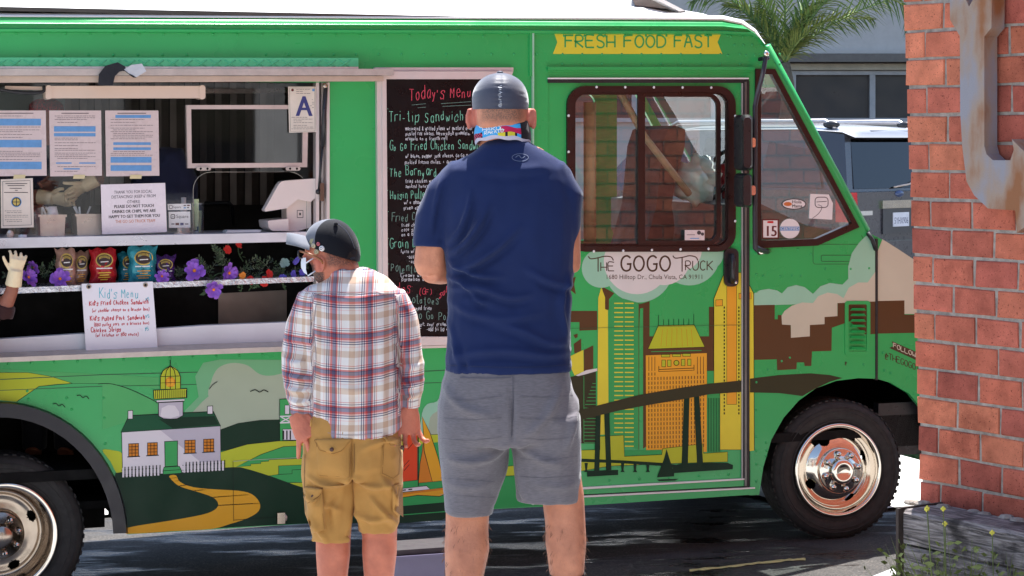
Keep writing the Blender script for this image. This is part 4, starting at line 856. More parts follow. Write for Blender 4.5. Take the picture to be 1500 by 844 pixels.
# lower frame and ledge
WF = mat('white_window_frame', C(226, 222, 224), .4, var=.04)
mb = MB(); mb.prism([TL(x, y, .02) for x, y in ((-260, 512), (0, 497), (130, 488.5), (300, 477), (482, 470), (482, 490), (482, 500), (300, 506), (130, 513), (0, 519), (-260, 532))], (0, .06, 0), WF); mb.build('window_sill', T)
mb = MB(); A_ = [TL(x, y, .03) for x, y in ((-260, 531), (0, 517), (300, 504), (500, 498))]; B_ = [TL(x, y, .17) for x, y in ((-260, 538), (0, 524), (300, 512), (500, 505))]; C_ = [TL(x, y, .17) for x, y in ((-260, 545), (0, 531), (300, 519.5), (500, 512))]; D_ = [TL(x, y, .0) for x, y in ((-260, 545), (0, 531), (300, 519.5), (500, 512))]
strip(mb, [A_, B_, C_, D_], M['alud'], False); mb.build('serving_ledge', T)
# shelves
mb = MB(); F0 = [(-260, 355), (0, 349), (460, 340)]; F1 = [(-260, 371), (0, 364), (460, 353.5)]
SH = mat('shelf_steel', C(216, 214, 220), .35, metal=.5, var=.1, vscale=5)
strip(mb, [[TL(x, y, .05)+Vector((0, .42, .0)) for x, y in F0], [TL(x, y, .05) for x, y in F0], [TL(x, y, .05) for x, y in F1], [TL(x, y, .05)+Vector((0, .42, 0)) for x, y in F1]], SH, False); mb.build('counter_shelf', T)
mb = MB(); G0 = [(-260, 430), (0, 422.5), (460, 405)]; G1 = [(-260, 440), (0, 431), (460, 412.5)]
strip(mb, [[TL(x, y, .03)+Vector((0, .26, .0)) for x, y in G0], [TL(x, y, .03) for x, y in G0], [TL(x, y, .03) for x, y in G1], [TL(x, y, .03)+Vector((0, .26, 0)) for x, y in G1]], mat('crinkled_foil_shelf', C(205, 205, 212), .25, metal=.75, var=.25, vscale=30, bump=.6, bscale=45), False); mb.build('display_shelf', T)
# dark cabinet front below the counter, kitchen counter at the back
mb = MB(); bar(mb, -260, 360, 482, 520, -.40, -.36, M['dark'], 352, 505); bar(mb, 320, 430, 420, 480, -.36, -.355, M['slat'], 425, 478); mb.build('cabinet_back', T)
mb = MB(); mb.box((TL(-200, 300, -1.3).x, 1.3, 1.45), (TL(470, 300, -1.3).x, 1.85, 1.5), M['steel']); mb.box((TL(300, 300, -1.3).x, 1.32, 1.5), (TL(420, 300, -1.3).x, 1.6, 1.66), M['blackp']); mb.build('back_counter', T)
mb = MB(); mb.tube([TL(300, 303, -1.2), TL(300, 298, -1.2), TL(335, 297, -1.2), TL(340, 302, -1.2), TL(342, 330, -1.2)], .012, M['blackp'], 6); mb.build('stove_guard', T)
mb = MB(); bar(mb, 275, 130, 470, 137, -.5, -.46, M['steel']); mb.build('hood_rail', T)
mb = MB(); bar(mb, -260, 128, 95, 165, -1.0, -.96, mat('grey_green_hood', C(120, 130, 126), .5)); mb.build('extractor_hood', T)
# lamp cover
TN = mat('tan_lamp_cover', C(222, 196, 176), .45, var=.03)
mb = MB(); mb.prism([TL(x, y, .02) for x, y in rrect(73, 126, 296, 144, 2)], (0, .09, 0), TN); lampc = mb.build('lamp_cover', T)
for x0, x1 in ((67, 76), (292, 301)):
    mb = MB(); mb.prism([TL(x, y, .025) for x, y in rrect(x0, 125, x1, 145.5, 4)], (0, .1, 0), TN); mb.build('end_cap', lampc)
mb = MB(); mb.tube(smoothline([TL(-10, 129, .03), TL(10, 133, .03), TL(35, 136, .03), TL(62, 135, .03), TL(64, 126, .02)], 4), .009, M['black'], 6); mb.build('power_cable', T)
mb = MB(); mb.prism([TL(x, y, .01) for x, y in ((8, 126), (62, 127), (62, 132), (8, 131))], (0, .03, 0), TN); mb.build('cable_conduit', T)
# hinged aluminium window
AF = mat('warm_aluminium', C(208, 188, 180), .4, metal=.4)
mb = MB(); HO = [(273, 154), (452, 154), (450, 245), (275, 246.5)]; HI = [(280, 160), (444, 160), (443, 238.5), (281, 239.5)]; panel(mb, HO, [HI], .0, .025, AF); hw = mb.build('hinged_window_frame', T)
mb = MB(); mb.add([TL(x, y, -.012) for x, y in HI], [(0, 1, 2, 3)], GLD); mb.build('pane', hw)
for x in (299, 430):
    mb = MB(); mb.prism([TL(u_, v_, .014) for u_, v_ in rrect(x-11, 244.5, x+10, 250, 2.4)], (0, .01, 0), M['alud']); mb.ball(TL(x-5, 247.3, .015), (.006, .004, .006), M['dark'], 6, 4); mb.ball(TL(x+5, 247.3, .015), (.006, .004, .006), M['dark'], 6, 4); mb.build('hinge', hw)
# plexiglass with arched hand opening
ARCHP = [(283, 344), (283, 282)]+[(283+26-26*math.cos(t), 278-26*math.sin(t)) for t in [R(15*k) for k in range(7)]]+[(432, 252)]+[(424+26*math.sin(t), 278-26*math.cos(t)) for t in [R(15*k) for k in range(7)]]+[(449, 282), (449, 344)]
mb = MB(); mb.add([TL(x, y, -.03) for x, y in [(-260, 122), (462, 122), (462, 344)]+ARCHP[::-1]+[(-260, 352)]], [tuple(range(5+len(ARCHP)-1))], GL2); pxo = mb.build('plexiglass_screen', T)
mb = MB(); mb.tube([TL(x, y, -.03) for x, y in ARCHP], .0016, mat('plexi_edge', C(170, 165, 155), .3), 4); mb.build('edge', pxo)
# tread plate seam and screws on the green panel right of the window are plain paint
# ------------------------------------------------------------ loose things at the window
def local_root(name, px, py, w, label, cat, group=None):
    l = TL(px, py, w); o = empty(name, TW(l), PHI); tag(o, label, cat, group); return o, l
def sheet(name, quad, w, label, cat, group=None, m=None, th=.0015):
    """thin stiff sheet standing in the truck's plane; returns object root, Art on its face in pixel coordinates"""
    q = [TL(x, y, w) for x, y in quad]; o = (q[2]+q[3])/2
    root = empty(name, TW(o), PHI); tag(root, label, cat, group)
    b = MB(); b.prism([v-o for v in q], (0, th, 0), m or M['paper']); b.build('sheet', root)
    return root, Art(lambda x, y, ww: TL(x, y, w+ww)-o, w0=.0006, dw=.00006)
TP = mat('masking_tape', C(214, 196, 150), .6)
def textlines(a, x0, x1, y0, y1, step, seed, m=None, hh=.55):
    r = random.Random(seed); y = y0; a.w += .00006
    while y < y1:
        x = x0+r.choice([0, 0, 3]); e = x1-(x1-x0)*r.choice([0, .05, .3, .55])
        while x < e:
            l = r.uniform(2, 6); a.line([(x, y), (min(x+l, e), y)], hh, m or M['ink'], bump=False); x += l+r.uniform(.6, 1.1)
        y += step*r.choice([1, 1, 1.5])
PB = mat('notice_paper', C(214, 192, 188), .3, var=.04, vscale=10, coat=.25)
blocks = [[(-18, 174, 60, 184), (-18, 205, 61, 216), (-18, 237, 61, 248)], [(79, 185, 140, 193), (79, 195, 140, 200), (82, 238, 105, 240), (116, 238, 140, 240), (93, 246.5, 117, 248.5)], [(169, 168.5, 221, 173), (166, 208.5, 221, 212.5), (166, 216, 221, 220), (162, 230, 222, 238.5), (162, 242, 222, 250.5)]]
names = ['leftmost safety notice with blue bars, cut by the picture edge', 'middle safety notice with thin blue bars taped to the serving window', 'rightmost of three safety notices with two blue blocks at its foot']
for i, (x0, x1) in enumerate(((-22, 67), (72, 148), (154, 232))):
    n_, a = sheet('safety_notice', [(x0, 162), (x1, 162), (x1+1.5, 257.5), (x0+1.5, 258.5)], -.02, names[i], 'notice', 'three printed notices taped to the window', PB)
    bl = blocks[i]
    def free(y): return not any(b[1]-2 < y < b[3]+2 for b in bl)
    a.line([(x0+18, 166), (x1-18, 166)], 1.0, M['inkb'])
    r = random.Random(i); y = 170
    a.w += .0001
    while y < 253:
        if free(y): 
            x = x0+(8 if i else 6)+r.choice([0, 0, 4]); e = x1-8-r.choice([0, 0, 12, 26])
            while x < e: l = r.uniform(2, 6); a.line([(x, y), (min(e, x+l), y)], .6, M['ink'], bump=False); x += l+.8
        y += r.choice([2.6, 2.6, 4.2])
    for b in bl: a.rect(*b, M['blue'])
    a.build('print', n_)
    q = MB(); cx = (x0+x1)/2; o = (TL(x1+1.5, 257.5, -.02)+TL(x0+1.5, 258.5, -.02))/2; q.prism([TL(x, y, -.0175)-o for x, y in ((cx-2, 256), (cx+15, 256), (cx+14, 262), (cx-3, 262))], (0, .001, 0), TP); q.build('tape', n_)
n_, a = sheet('health_certificate', [(1, 263), (48, 261), (49.5, 333), (1.5, 334.5)], -.016, 'framed-border certificate with a round blue and gold seal, taped below the left notice', 'certificate', None, mat('cert_paper', C(226, 210, 196), .4))
a.line([(4, 266), (44, 264.5), (46, 329.5), (4.5, 331)], .8, M['inkb'], True); a.circ(24, 296, 7.6, M['blue']); a.circ(24, 296, 6.6, M['inkb']); a.circ(24, 296, 5.2, mat('gold_print', C(206, 180, 90), .4)); a.line([(18, 296), (30, 296)], 1.2, M['inkb']); a.line([(24, 290), (24, 302)], 1.2, M['inkb'])
for y, x0, x1 in ((269, 8, 40), (272, 11, 36), (276, 14, 32), (279, 22, 26), (282, 6, 41)): a.line([(x0, y), (x1, y)], 1.0, M['ink'], bump=False)
textlines(a, 7, 43, 309, 327, 2.6, 4); a.build('print', n_)
n_, a = sheet('distancing_sign', [(147.5, 270.5), (242, 268), (244.5, 340), (149.5, 343.5)], -.012, 'white laminated sign asking customers to keep distance and not touch drinks or chips', 'sign', None, mat('sign_paper', C(232, 218, 222), .25, var=.03, coat=.4))
for t, x0, x1, y, c, b in (('THANK YOU FOR SOCIAL', 167, 223, 284, M['ink'], 0), ("DISTANCING! (KEEP 6' FROM", 163, 228, 291, M['ink'], 0), ('OTHERS)', 186, 205, 298, M['ink'], 0), ('PLEASE DO NOT TOUCH', 167, 225, 305, M['inkb'], 1), ('DRINKS OR CHIPS, WE ARE', 164, 228, 312.5, M['inkb'], 1), ('HAPPY TO GET THEM FOR YOU', 159, 234, 320, M['inkb'], 1), ('THE GO GO TRUCK TEAM', 169, 227, 327, M['orange'], 0)):
    a.print_fit(t, x0, x1, y, 4.4, c, -.03, bool(b))
a.build('print', n_)
n_, a = sheet('grade_card', [(422, 127), (462.5, 127), (463, 193.5), (423.5, 194.5)], .006, 'white hygiene grade card with a large blue letter A hanging at the window corner', 'grade card', None, mat('card_paper', C(224, 212, 196), .45))
a.line([(424, 129), (461, 129), (461.5, 192), (425.5, 192.5)], .5, M['ink'], True); a.circ(428.5, 132, 2, M['maroon']); a.circ(459, 132, 2, M['blue'])
textlines(a, 434, 455, 131, 138, 2, 3); textlines(a, 427, 460, 172, 190, 2.6, 8); a.print_fit('A', 433, 456, 170, 29, mat('navy_print', C(52, 58, 120), .4), 0, True); textlines(a, 454, 460, 146, 160, 2.6, 5)
a.build('print', n_)
# kid's menu board
n_, a = sheet('kids_menu_sign', [(119.5, 416), (223.5, 412.5), (231, 510), (126, 515)], .06, "white kid's menu board handwritten in red and teal, leaning on the serving ledge", 'menu sign', None, mat('white_board', C(232, 226, 232), .35, var=.02, coat=.3), .004)
teal = mat('teal_marker', C(70, 180, 196), .5); redm = mat('red_marker', C(196, 30, 44), .5)
a.hand_fit("Kid's Menu", 146, 204, 438, 13.5, teal, 1.0, -.04, jit=.2, seed=2)
for t, x0, x1, y, h, w_ in (("* Kid's Fried Chicken Sandwich", 125, 218, 448, 6.6, 1.1), ("(w/ cheddar cheese on a brioche bun)", 135, 219, 457.5, 4.6, .75), ("* Kid's Pulled Pork Sandwich", 126.5, 213, 470.5, 6.6, 1.1), ("(BBQ pulled pork on a brioche bun)", 138, 219, 478, 4.6, .75), ("* Chicken Strips", 127.5, 178, 487, 6.4, 1.1), ("(w/ ketchup or BBQ sauce)", 140, 203, 493.5, 4.6, .75)): a.hand_fit(t, x0, x1, y, h, redm, w_, -.035, jit=.22, seed=int(y))
for x, y in ((213, 440), (213, 465), (212, 484)): a.hand('$5', x, y, 4.5, teal, .8, jit=.2, seed=x)
gr = MB(); o = (TL(231, 510, .06)+TL(126, 515, .06))/2
for x, y in ((130, 420), (213, 417.5)): gr = MB(); gr.lathe([(.006, -.001), (.0075, -.004), (.011, -.004), (.0125, -.0005)], M['chromed'], 14, TL(x, y, .061)-o); gr.lathe([(.006, -.0011), (.0001, -.0011)], M['dark'], 12, TL(x, y, .061)-o); gr.build('grommet', n_)
a.build('handwriting', n_)
# card payment signs, tip jar, register
n_, a = sheet('payment_sign', [(245.5, 299), (279.5, 298.5), (280, 307.5), (246, 308)], -.05, 'narrow white card-payment sign above the larger one beside the tip jar', 'sign', None, M['wht'], .006)
a.line(rrect(248, 301, 252.5, 305.5, 1), .8, M['ink'], True); a.print_fit('Square', 253.5, 265, 305, 3.4, M['ink']); a.rect(269, 300.5, 272.5, 302, M['ink']); a.rect(274, 300, 278, 302, M['maroon']); a.rect(269, 303.5, 272.5, 305.5, M['blue']); a.rect(274, 303.5, 277, 305, M['ink']); a.build('print', n_)
n_, a = sheet('payment_sign', [(247, 310.5), (278.5, 310), (279, 333.5), (247.5, 334)], -.045, 'larger white card-payment sign standing between the distancing sign and the tip jar', 'sign', None, M['wht'], .008)
a.line(rrect(250.5, 314.5, 256, 320, 1.2), 1.2, M['inkb'], True); a.rect(252.6, 316.4, 254, 318, M['inkb']); a.print_fit('Square', 258, 276, 319.5, 4.8, M['inkb']); a.rect(251, 327.5, 255.5, 329, M['ink']); a.rect(257, 326.5, 262.5, 330, M['maroon']); a.rect(264, 326.5, 269, 330, mat('navy2', C(60, 60, 110), .4)); a.rect(271, 327.5, 276, 329, M['ink']); a.build('print', n_)
q = MB(); o = (TL(279, 333.5, -.045)+TL(247.5, 334, -.045))/2; q.tube([TL(263, 334, -.055)-o, TL(263, 343, -.055)-o], .012, TN, 10); q.lathe([(.028, 0), (.028, .012), (.01, .016)], TN, 16, TL(263, 345, -.055)-o, 'Z'); q.build('stand', n_)
root, o = local_root('tip_jar', 288.5, 344.5, -.08, 'clear plastic tip jar holding folded dollar bills', 'jar'); PL = glass('jar_plastic', (.9, .9, .88, 1), .08)
q = MB(); hj = TL(288, 297, -.08).z-TL(288, 344.5, -.08).z
q.lathe([(.0005, .002), (.03, .002), (.0325, .01), (.037, hj-.01), (.04, hj-.008), (.04, hj)], PL, 28, (0, 0, 0), 'Z'); q.build('cup', root)
BI = mat('banknote', C(170, 180, 140), .8, var=.2, vscale=40)
for k in range(4):
    q = MB(); an = .5+k*1.3; cs = [(.022*math.cos(an+t), .022*math.sin(an+t)) for t in (-.5, 0, .5)]
    q.add([(x*.9, y*.9, .015+.01*k) for x, y in cs]+[(x*1.15, y*1.15, hj*.75+.02*k) for x, y in cs], [(0, 1, 4, 3), (1, 2, 5, 4)], BI); q.build('banknote', root)
root, o = local_root('card_register', 430, 342, -.12, 'white card register with tilted customer screen and square logo on its stand', 'register')
PW = mat('white_plastic', C(226, 208, 200), .4, var=.03); zr = zz(380, 240, 7.675)
q = MB(); q.prism([TL(x, y, -.06)-o for x, y in zr((305, 395), (580, 395), (582, 690), (560, 720), (420, 760), (330, 755), (310, 700))], (0, .11, 0), PW); body = q.build('stand', root)
q = MB(); s0 = [TL(x, y, -.02)-o for x, y in zr((55, 520), (70, 538), (310, 500), (430, 400), (580, 430), (640, 370), (640, 165), (500, 175), (300, 190), (245, 200), (215, 235))]; q.prism(s0, (0, .06, 0), PW); q.build('screen', root)
q = MB(); q.prism([TL(x, y, -.01)-o for x, y in zr((95, 650), (110, 640), (325, 620), (330, 755), (150, 755), (105, 720))], (0, .2, 0), PW); q.build('base', root)
a = Art(lambda x, y, w: TL(x, y, w-.06)-o); zq = zr((425, 525), (490, 525), (490, 605), (425, 605)); a.line(zq, 1.2, M['ink'], True); (cx_, cy_), = zr((457, 565)); a.rect(cx_-1.3, cy_-1.8, cx_+1.3, cy_+1.8, M['inkb']); a.line(zr((300, 386), (540, 378)), .5, M['ink']); tag(a.build('logo', body), kind='stuff')
# steel bins, cup, small things on the counter
def bin_(x0, x1, y0, y1, label):
    root, o = local_root('steel_bin', (x0+x1)/2, y1, -.14, label, 'bin', 'steel condiment bins')
    q = MB(); f = [(x0+2, y0), (x1-2, y0), (x1-3.5, y1), (x0+3.5, y1)]; p = [TL(x, y, -.1)-o for x, y in f]; d = Vector((0, .16, 0)); n_ = 4
    q.add(p+[v+d for v in p], [(0, 3, 2, 1), (4, 5, 6, 7), (0, 4, 7, 3), (1, 2, 6, 5), (3, 7, 6, 2)], M['steel2']); q.build('pan', root)
    q = MB(); bar_ = [TL(x, y, -.092)-o for x, y in ((x0, y0-1.5), (x1, y0-1.5), (x1, y0+2), (x0, y0+2))]; q.prism(bar_, (0, .006, 0), M['steel2']); q.build('rim', root)
    for k in range(4):
        q = MB(); c = (p[0]+p[1])/2+Vector((random.uniform(-.04, .04), .05+.02*k, -.02)); q.tube([c, c+Vector((random.uniform(-.04, .04), 0, .06))], .005, M['wht'], 5); q.build('spoon', root)
M['steel2'] = mat('warm_steel', C(206, 184, 170), .35, metal=.6, var=.1, vscale=6)
bin_(56, 98, 316, 346, 'left steel bin with plastic cutlery beside the certificate'); bin_(110, 152, 315, 345, 'right steel bin partly behind the distancing sign')
root, o = local_root('paper_cup', 77, 315, -.14, 'upside-down white cup on top of the left steel bin', 'cup'); q = MB(); q.lathe([(.028, 0), (.028, .004), (.02, .042), (.0005, .043)], M['wht'], 20, (0, 0, 0), 'Z'); q.build('shell', root)
root, o = local_root('spray_bottle', 269, 344, -.2, 'white bottle with narrow neck behind the payment signs', 'bottle'); q = MB(); q.lathe([(.0005, 0), (.028, .0), (.03, .01), (.03, .1), (.016, .125), (.011, .13), (.013, .19), (.0005, .192)], M['wht'], 18, (0, 0, 0), 'Z'); q.build('shell', root)
root, o = local_root('napkin_stack', 352, 341.5, -.05, 'thin stack of white napkins on the counter in front of the register', 'napkins')
for k in range(3):
    q = MB(); q.prism([TL(x, y, -.02-.01*k)-o for x, y in ((331, 341-k*1.2), (381+k, 340.3-k*1.2), (381+k, 339.3-k*1.2), (332+k, 340-k*1.2))], (0, .08, 0), M['wht']); q.build('napkin', root)
root, o = local_root('sauce_cup', 27, 348.5, -.03, 'small pale figurine and lid on the counter under the certificate', 'figurine'); q = MB(); q.ball((-.04, 0, .018), (.018, .016, .02), TN); q.ball((-.045, -.012, .03), (.008, .006, .008), M['wht']); q.build('body', root); q = MB(); q.lathe([(.0005, 0), (.022, 0), (.022, .014), (.0005, .016)], M['wht'], 14, (.02, 0, 0), 'Z'); q.build('lid', root)
# chip bags
def chipbag(x0, y0, x1, y1, w, cols, label, lean=0, seed=1):
    root, o = local_root('chip_bag', (x0+x1)/2, y1, w, label, 'chip bag', 'bags of chips on the display shelf')
    r = random.Random(seed); nx, ny = 12, 16; vs = []; fs = []
    wd = TL(x1, y1, w).x-TL(x0, y1, w).x; ht = TL(x0, y0, w).z-TL(x0, y1, w).z
    for side in (-1, 1):
        for j in range(ny+1):
            for i in range(nx+1):
                s = i/nx*2-1; t = j/ny; pil = max(0, 1-s**4)**.6*max(0, min(1, min(t, 1-t)*4.2))**.7
                ed = 1-.06*math.sin(math.pi*t)+.02*math.sin(9*t+seed)
                x = s*wd/2*ed+lean*t*ht+.004*math.sin(14*t+seed); y = side*(.035*pil+.0015)+.011*noise.noise(Vector((s*3+seed, t*5, side)))*pil+.006*noise.noise(Vector((s*9+seed, t*12, side)))*min(1, pil+.25)
                z = t*ht+(.006*math.sin(7*s+seed) if j == ny else 0)
                vs.append((x, y, z))
    n_ = (nx+1)*(ny+1)
    for q_ in (0, 1):
        for j in range(ny):
            for i in range(nx):
                k = q_*n_+j*(nx+1)+i; f = (k, k+1, k+nx+2, k+nx+1); fs.append(f if q_ == 0 else f[::-1])
    foil = mat('foil_'+cols[0], C(*cols[1]), .22, metal=.25, var=.12, vscale=18, bump=.35, bscale=35)
    obj('pouch', vs, fs, foil, parent=root, smooth=True)
    def on(u_, v_):   # front surface point
        i = (u_+1)/2*nx; j = v_*ny; a0 = vs[int(round(j))*(nx+1)+int(round(i))]
        s = u_; t = v_; pil = max(0, 1-s**4)**.6*max(0, min(1, min(t, 1-t)*4.2))**.7
        return Vector((s*wd/2*.96+lean*t*ht, -(.035*pil+.0065), t*ht))
    em = MB(); gold = mat('emblem_gold', C(206, 176, 84), .35, metal=.2); dk = mat('emblem_brown', C(52, 28, 26), .4)
    em.add([on(.66*math.cos(t_), .68+.2*math.sin(t_)) for t_ in [2*math.pi*k/20 for k in range(20)]], [tuple(range(20))], gold)
    em.add([on(.58*math.cos(t_), .68+.16*math.sin(t_))+Vector((0, -.0006, 0)) for t_ in [2*math.pi*k/20 for k in range(20)]], [tuple(range(20))], dk)
    for k in range(9):
        u0 = -.42+.093*k; v0 = .70+.05*math.sin(math.pi*(k+.5)/9); em.add([on(u0, v0)+Vector((0, -.0012, 0)), on(u0+.06, v0)+Vector((0, -.0012, 0)), on(u0+.06, v0+.07)+Vector((0, -.0012, 0)), on(u0+.01, v0+.07)+Vector((0, -.0012, 0))], [(0, 1, 2, 3)], gold)
    em.add([on(-.3, .62)+Vector((0, -.0012, 0)), on(.3, .63)+Vector((0, -.0012, 0)), on(.3, .655)+Vector((0, -.0012, 0)), on(-.3, .645)+Vector((0, -.0012, 0))], [(0, 1, 2, 3)], M['wht'])
    for k in range(8): em.add([on(-.6+.15*k, .47), on(-.6+.15*(k+1), .47), on(-.6+.15*(k+1), .435), on(-.6+.15*k, .435)], [(0, 1, 2, 3)], M['wht'])
    for k in range(4):
        wl = (.5, .36, .46, .28)[(k+seed) % 4]; em.add([on(-wl, .34-.065*k), on(wl, .345-.065*k), on(wl, .318-.065*k), on(-wl, .313-.065*k)], [(0, 1, 2, 3)], mat('print_'+cols[2][0], C(*cols[2][1]), .4))
    em.build('print', root)
chipbag(104, 368, 129, 418, -.12, ('tan2', (168, 128, 112), ('amber', (226, 160, 50))), 'tan chip bag at the back, right of the other tan bag', .05, 2)
chipbag(82, 364, 112, 419, -.06, ('tan', (178, 140, 124), ('amber', (226, 160, 50))), 'tan chip bag in front at the left end of the row', -.03, 3)
chipbag(131, 364, 171, 416, -.06, ('red', (178, 24, 34), ('yellowp', (236, 206, 60))), 'red chip bag with yellow print', 0, 4)
chipbag(172, 369, 200, 415, -.13, ('teal', (30, 120, 136), ('amber', (226, 160, 50))), 'teal chip bag standing behind another teal bag', .02, 5)
chipbag(187, 360, 230, 414, -.055, ('teal2', (44, 142, 156), ('amber', (226, 160, 50))), 'teal chip bag in front with orange print, beside the purple bag', .0, 6)
chipbag(224, 374, 257, 415, -.09, ('purple', (72, 34, 110), ('lilac', (150, 120, 190))), 'purple chip bag at the right end of the row', .0, 7)
# artificial flowers
PET = {k: mat('petal_'+k, C(*c), .6, var=.18, vscale=40) for k, c in dict(purple=(150, 92, 200), violet=(92, 84, 190), red=(206, 40, 34), orange=(240, 140, 30), sage=(122, 150, 146)).items()}
LEAF = mat('flower_leaf', C(52, 78, 44), .6, var=.3, vscale=30)
def flower(x, y, r, kind, w, label, group, npet=7, seed=1):
    root, o = local_root('artificial_flower', x, y, w, label, 'flower', group); rd = random.Random(seed); rr = r/285.0; root.rotation_euler = (rd.uniform(-.7, .5), rd.uniform(-.6, .6), PHI+rd.uniform(-.7, .7))
    for k in range(npet*2 if kind == 'purple' else npet):
        q = MB(); an = 2*math.pi*k/npet+rd.uniform(-.2, .2)+(.4 if k >= npet else 0); ln = rr*rd.uniform(.85, 1.1)*(.7 if k >= npet else 1); wd = ln*rd.uniform(.3, .48); lift = (.35 if k >= npet else .12)*rr
        ca, sa = math.cos(an), math.sin(an); D_ = lambda l, s, h: Vector((ca*l-sa*s, -h, sa*l+ca*s))
        q.add([D_(.05*rr, 0, 0), D_(ln*.45, -wd*.8, lift), D_(ln*.5, 0, lift*.6), D_(ln*.45, wd*.8, lift), D_(ln*.88, -wd*.7, lift*1.8), D_(ln, 0, lift*1.4), D_(ln*.88, wd*.7, lift*1.9)], [(0, 1, 2), (0, 2, 3), (1, 4, 5, 2), (2, 5, 6, 3)], PET[kind], True); q.build('petal', root)
    q = MB(); q.ball((0, -.1*rr, 0), (rr*.16, rr*.12, rr*.16), PET['orange'] if kind in ('purple',) else PET[kind], 8, 5); q.build('flower_centre', root)
    q = MB(); st = Vector((rd.uniform(-.06, .06), .06, -.05)); q.tube(smoothline([Vector((0, .0, 0)), st*.5+Vector((0, .02, .01)), st], 3), .003, LEAF, 5); q.build('stem', root)
    for k in range(5):
        q = MB(); b = st*rd.uniform(.2, 1); d = Vector((rd.uniform(-1, 1), -rd.uniform(.1, .5), rd.uniform(-.3, .9))).normalized()*rr*rd.uniform(.7, 1.3); s = d.cross(Vector((0, 1, 0))).normalized()*rr*.2
        q.add([b, b+d*.5-s, b+d, b+d*.5+s], [(0, 1, 2, 3)], LEAF); q.build('leaf', root)
FG = 'artificial flowers along the display shelf'
for i, (x, y, r, k, w, lb) in enumerate([(41, 407, 15, 'purple', -.01, 'purple artificial flower at the left end of the shelf, next to the gloved hand'), (50, 391, 11, 'purple', -.05, 'purple artificial flower half behind the leftmost flower'), (88, 409, 15, 'purple', -.005, 'purple artificial flower in front of the tan chip bags'),
    (285, 397, 17, 'purple', .0, 'large purple artificial flower right of the purple chip bag'), (335, 400, 15, 'purple', .0, 'purple artificial flower with orange centre beside the orange blossom'), (313, 424, 14, 'purple', .05, 'purple artificial flower hanging over the shelf edge'), (237, 405, 11, 'purple', .01, 'purple artificial flower low beside the kids menu board'),
    (355.5, 404, 5.5, 'orange', .0, 'small orange artificial blossom on the shelf'), (354, 411, 5, 'orange', .01, 'lower small orange artificial blossom'), (366, 410, 7, 'red', .0, 'red artificial flower right of the orange blossoms'), (394, 402, 7.5, 'red', -.01, 'red artificial flower, upper of the pair near the shelf end'), (386, 412, 8, 'red', .01, 'red artificial flower, lower of the pair near the shelf end'),
    (333, 366, 7, 'red', -.08, 'red artificial flower high under the counter, left one'), (349, 359, 6, 'red', -.08, 'red artificial flower high under the counter, right one'), (433, 382, 7, 'violet', -.03, 'blue violet artificial flower beside the eucalyptus sprig'), (414, 408, 7, 'violet', .0, 'blue violet artificial flower low on the shelf end, left one'), (429, 402, 7, 'violet', .0, 'blue violet artificial flower low on the shelf end, right one'), (417, 386, 8, 'sage', -.03, 'grey green eucalyptus sprig at the shelf end'), (443, 398, 6, 'violet', -.02, 'blue violet artificial flower nearest the customer in plaid')]):
    flower(x, y, r, k, w, lb, FG, 7 if r > 8 else 9, i+1)
# greenery between the flowers
SG = [mat('sprig_green_%d' % i, C(*c), .6, var=.3, vscale=25) for i, c in enumerate([(50, 74, 46), (70, 92, 60), (40, 58, 52), (96, 108, 84)])]
for i, (x, y, lb) in enumerate([(22, 404, 'dark green sprig left of the leftmost purple flowers'), (66, 398, 'dark green sprig between the purple flowers and the tan chip bags'), (262, 396, 'dark green sprig right of the purple chip bag'), (305, 392, 'grey green sprig between the two large purple flowers'), (318, 376, 'pale sprig reaching up to the red flowers'), (346, 394, 'dark green sprig behind the orange blossoms'), (376, 404, 'dark green sprig between the red flowers'), (404, 398, 'dark green sprig left of the blue violet flowers'), (422, 396, 'grey green sprig among the blue violet flowers')]):
    root, o = local_root('greenery_sprig', x, y+10, -.09, lb, 'sprig', 'sprigs of greenery on the display shelf'); rd = random.Random(i+77)
    for st_ in range(4):
        q = MB(); e_ = Vector((rd.uniform(-.11, .11), rd.uniform(-.05, .03), rd.uniform(.03, .11))); pts = [Vector(p_) for p_ in smoothline([(0, 0, 0), tuple(e_*.5+Vector((0, -.01, .015))), tuple(e_)], 4)]; q.tube(pts, .0016, SG[i % 4], 4)
        for k in range(1, len(pts)):
            for sd in (-1, 1):
                d = (pts[k]-pts[k-1]).normalized(); s_ = Vector((-d.z, rd.uniform(-.5, .3), d.x)).normalized()*sd; l_ = rd.uniform(.012, .026); w_ = d*l_*.22; b0 = pts[k]; t_ = b0+(s_+d*.6).normalized()*l_+Vector((0, -.004, 0)); mid = (b0+t_)/2
                q.add([b0, mid+w_, t_, mid-w_], [(0, 1, 2, 3)], SG[(i+k) % 4])
        q.build('stem', root)
# folded cloth hanging on the awning rail
root, o = local_root('folded_cloth', 170, 101, .12, 'black and pale grey folded strap draped over the awning rail', 'cloth'); z = zz(0, 0, 3.945)
def fold(pts, m, nm, w0, w1):
    q = MB(); n_ = len(pts)//2; A_ = [TL(x, y, w0)-o for x, y in z(*pts[:n_])]; B_ = [TL(x, y, w1)-o for x, y in z(*pts[n_:])]
    q.add(A_+B_+[v+Vector((0, .006, 0)) for v in A_+B_], [(i, i+1, n_+i+1, n_+i) for i in range(n_-1)]+[(2*n_+i, 3*n_+i, 3*n_+i+1, 2*n_+i+1) for i in range(n_-1)]+[(0, n_, 3*n_, 2*n_), (n_-1, 3*n_-1, 4*n_-1, 2*n_-1)], m); q.build(nm, root)
bk = mat('black_cloth', (.012, .012, .016, 1), .8, bump=.2, bscale=50); wc = mat('grey_cloth', C(206, 206, 206), .9, bump=.4, bscale=60)
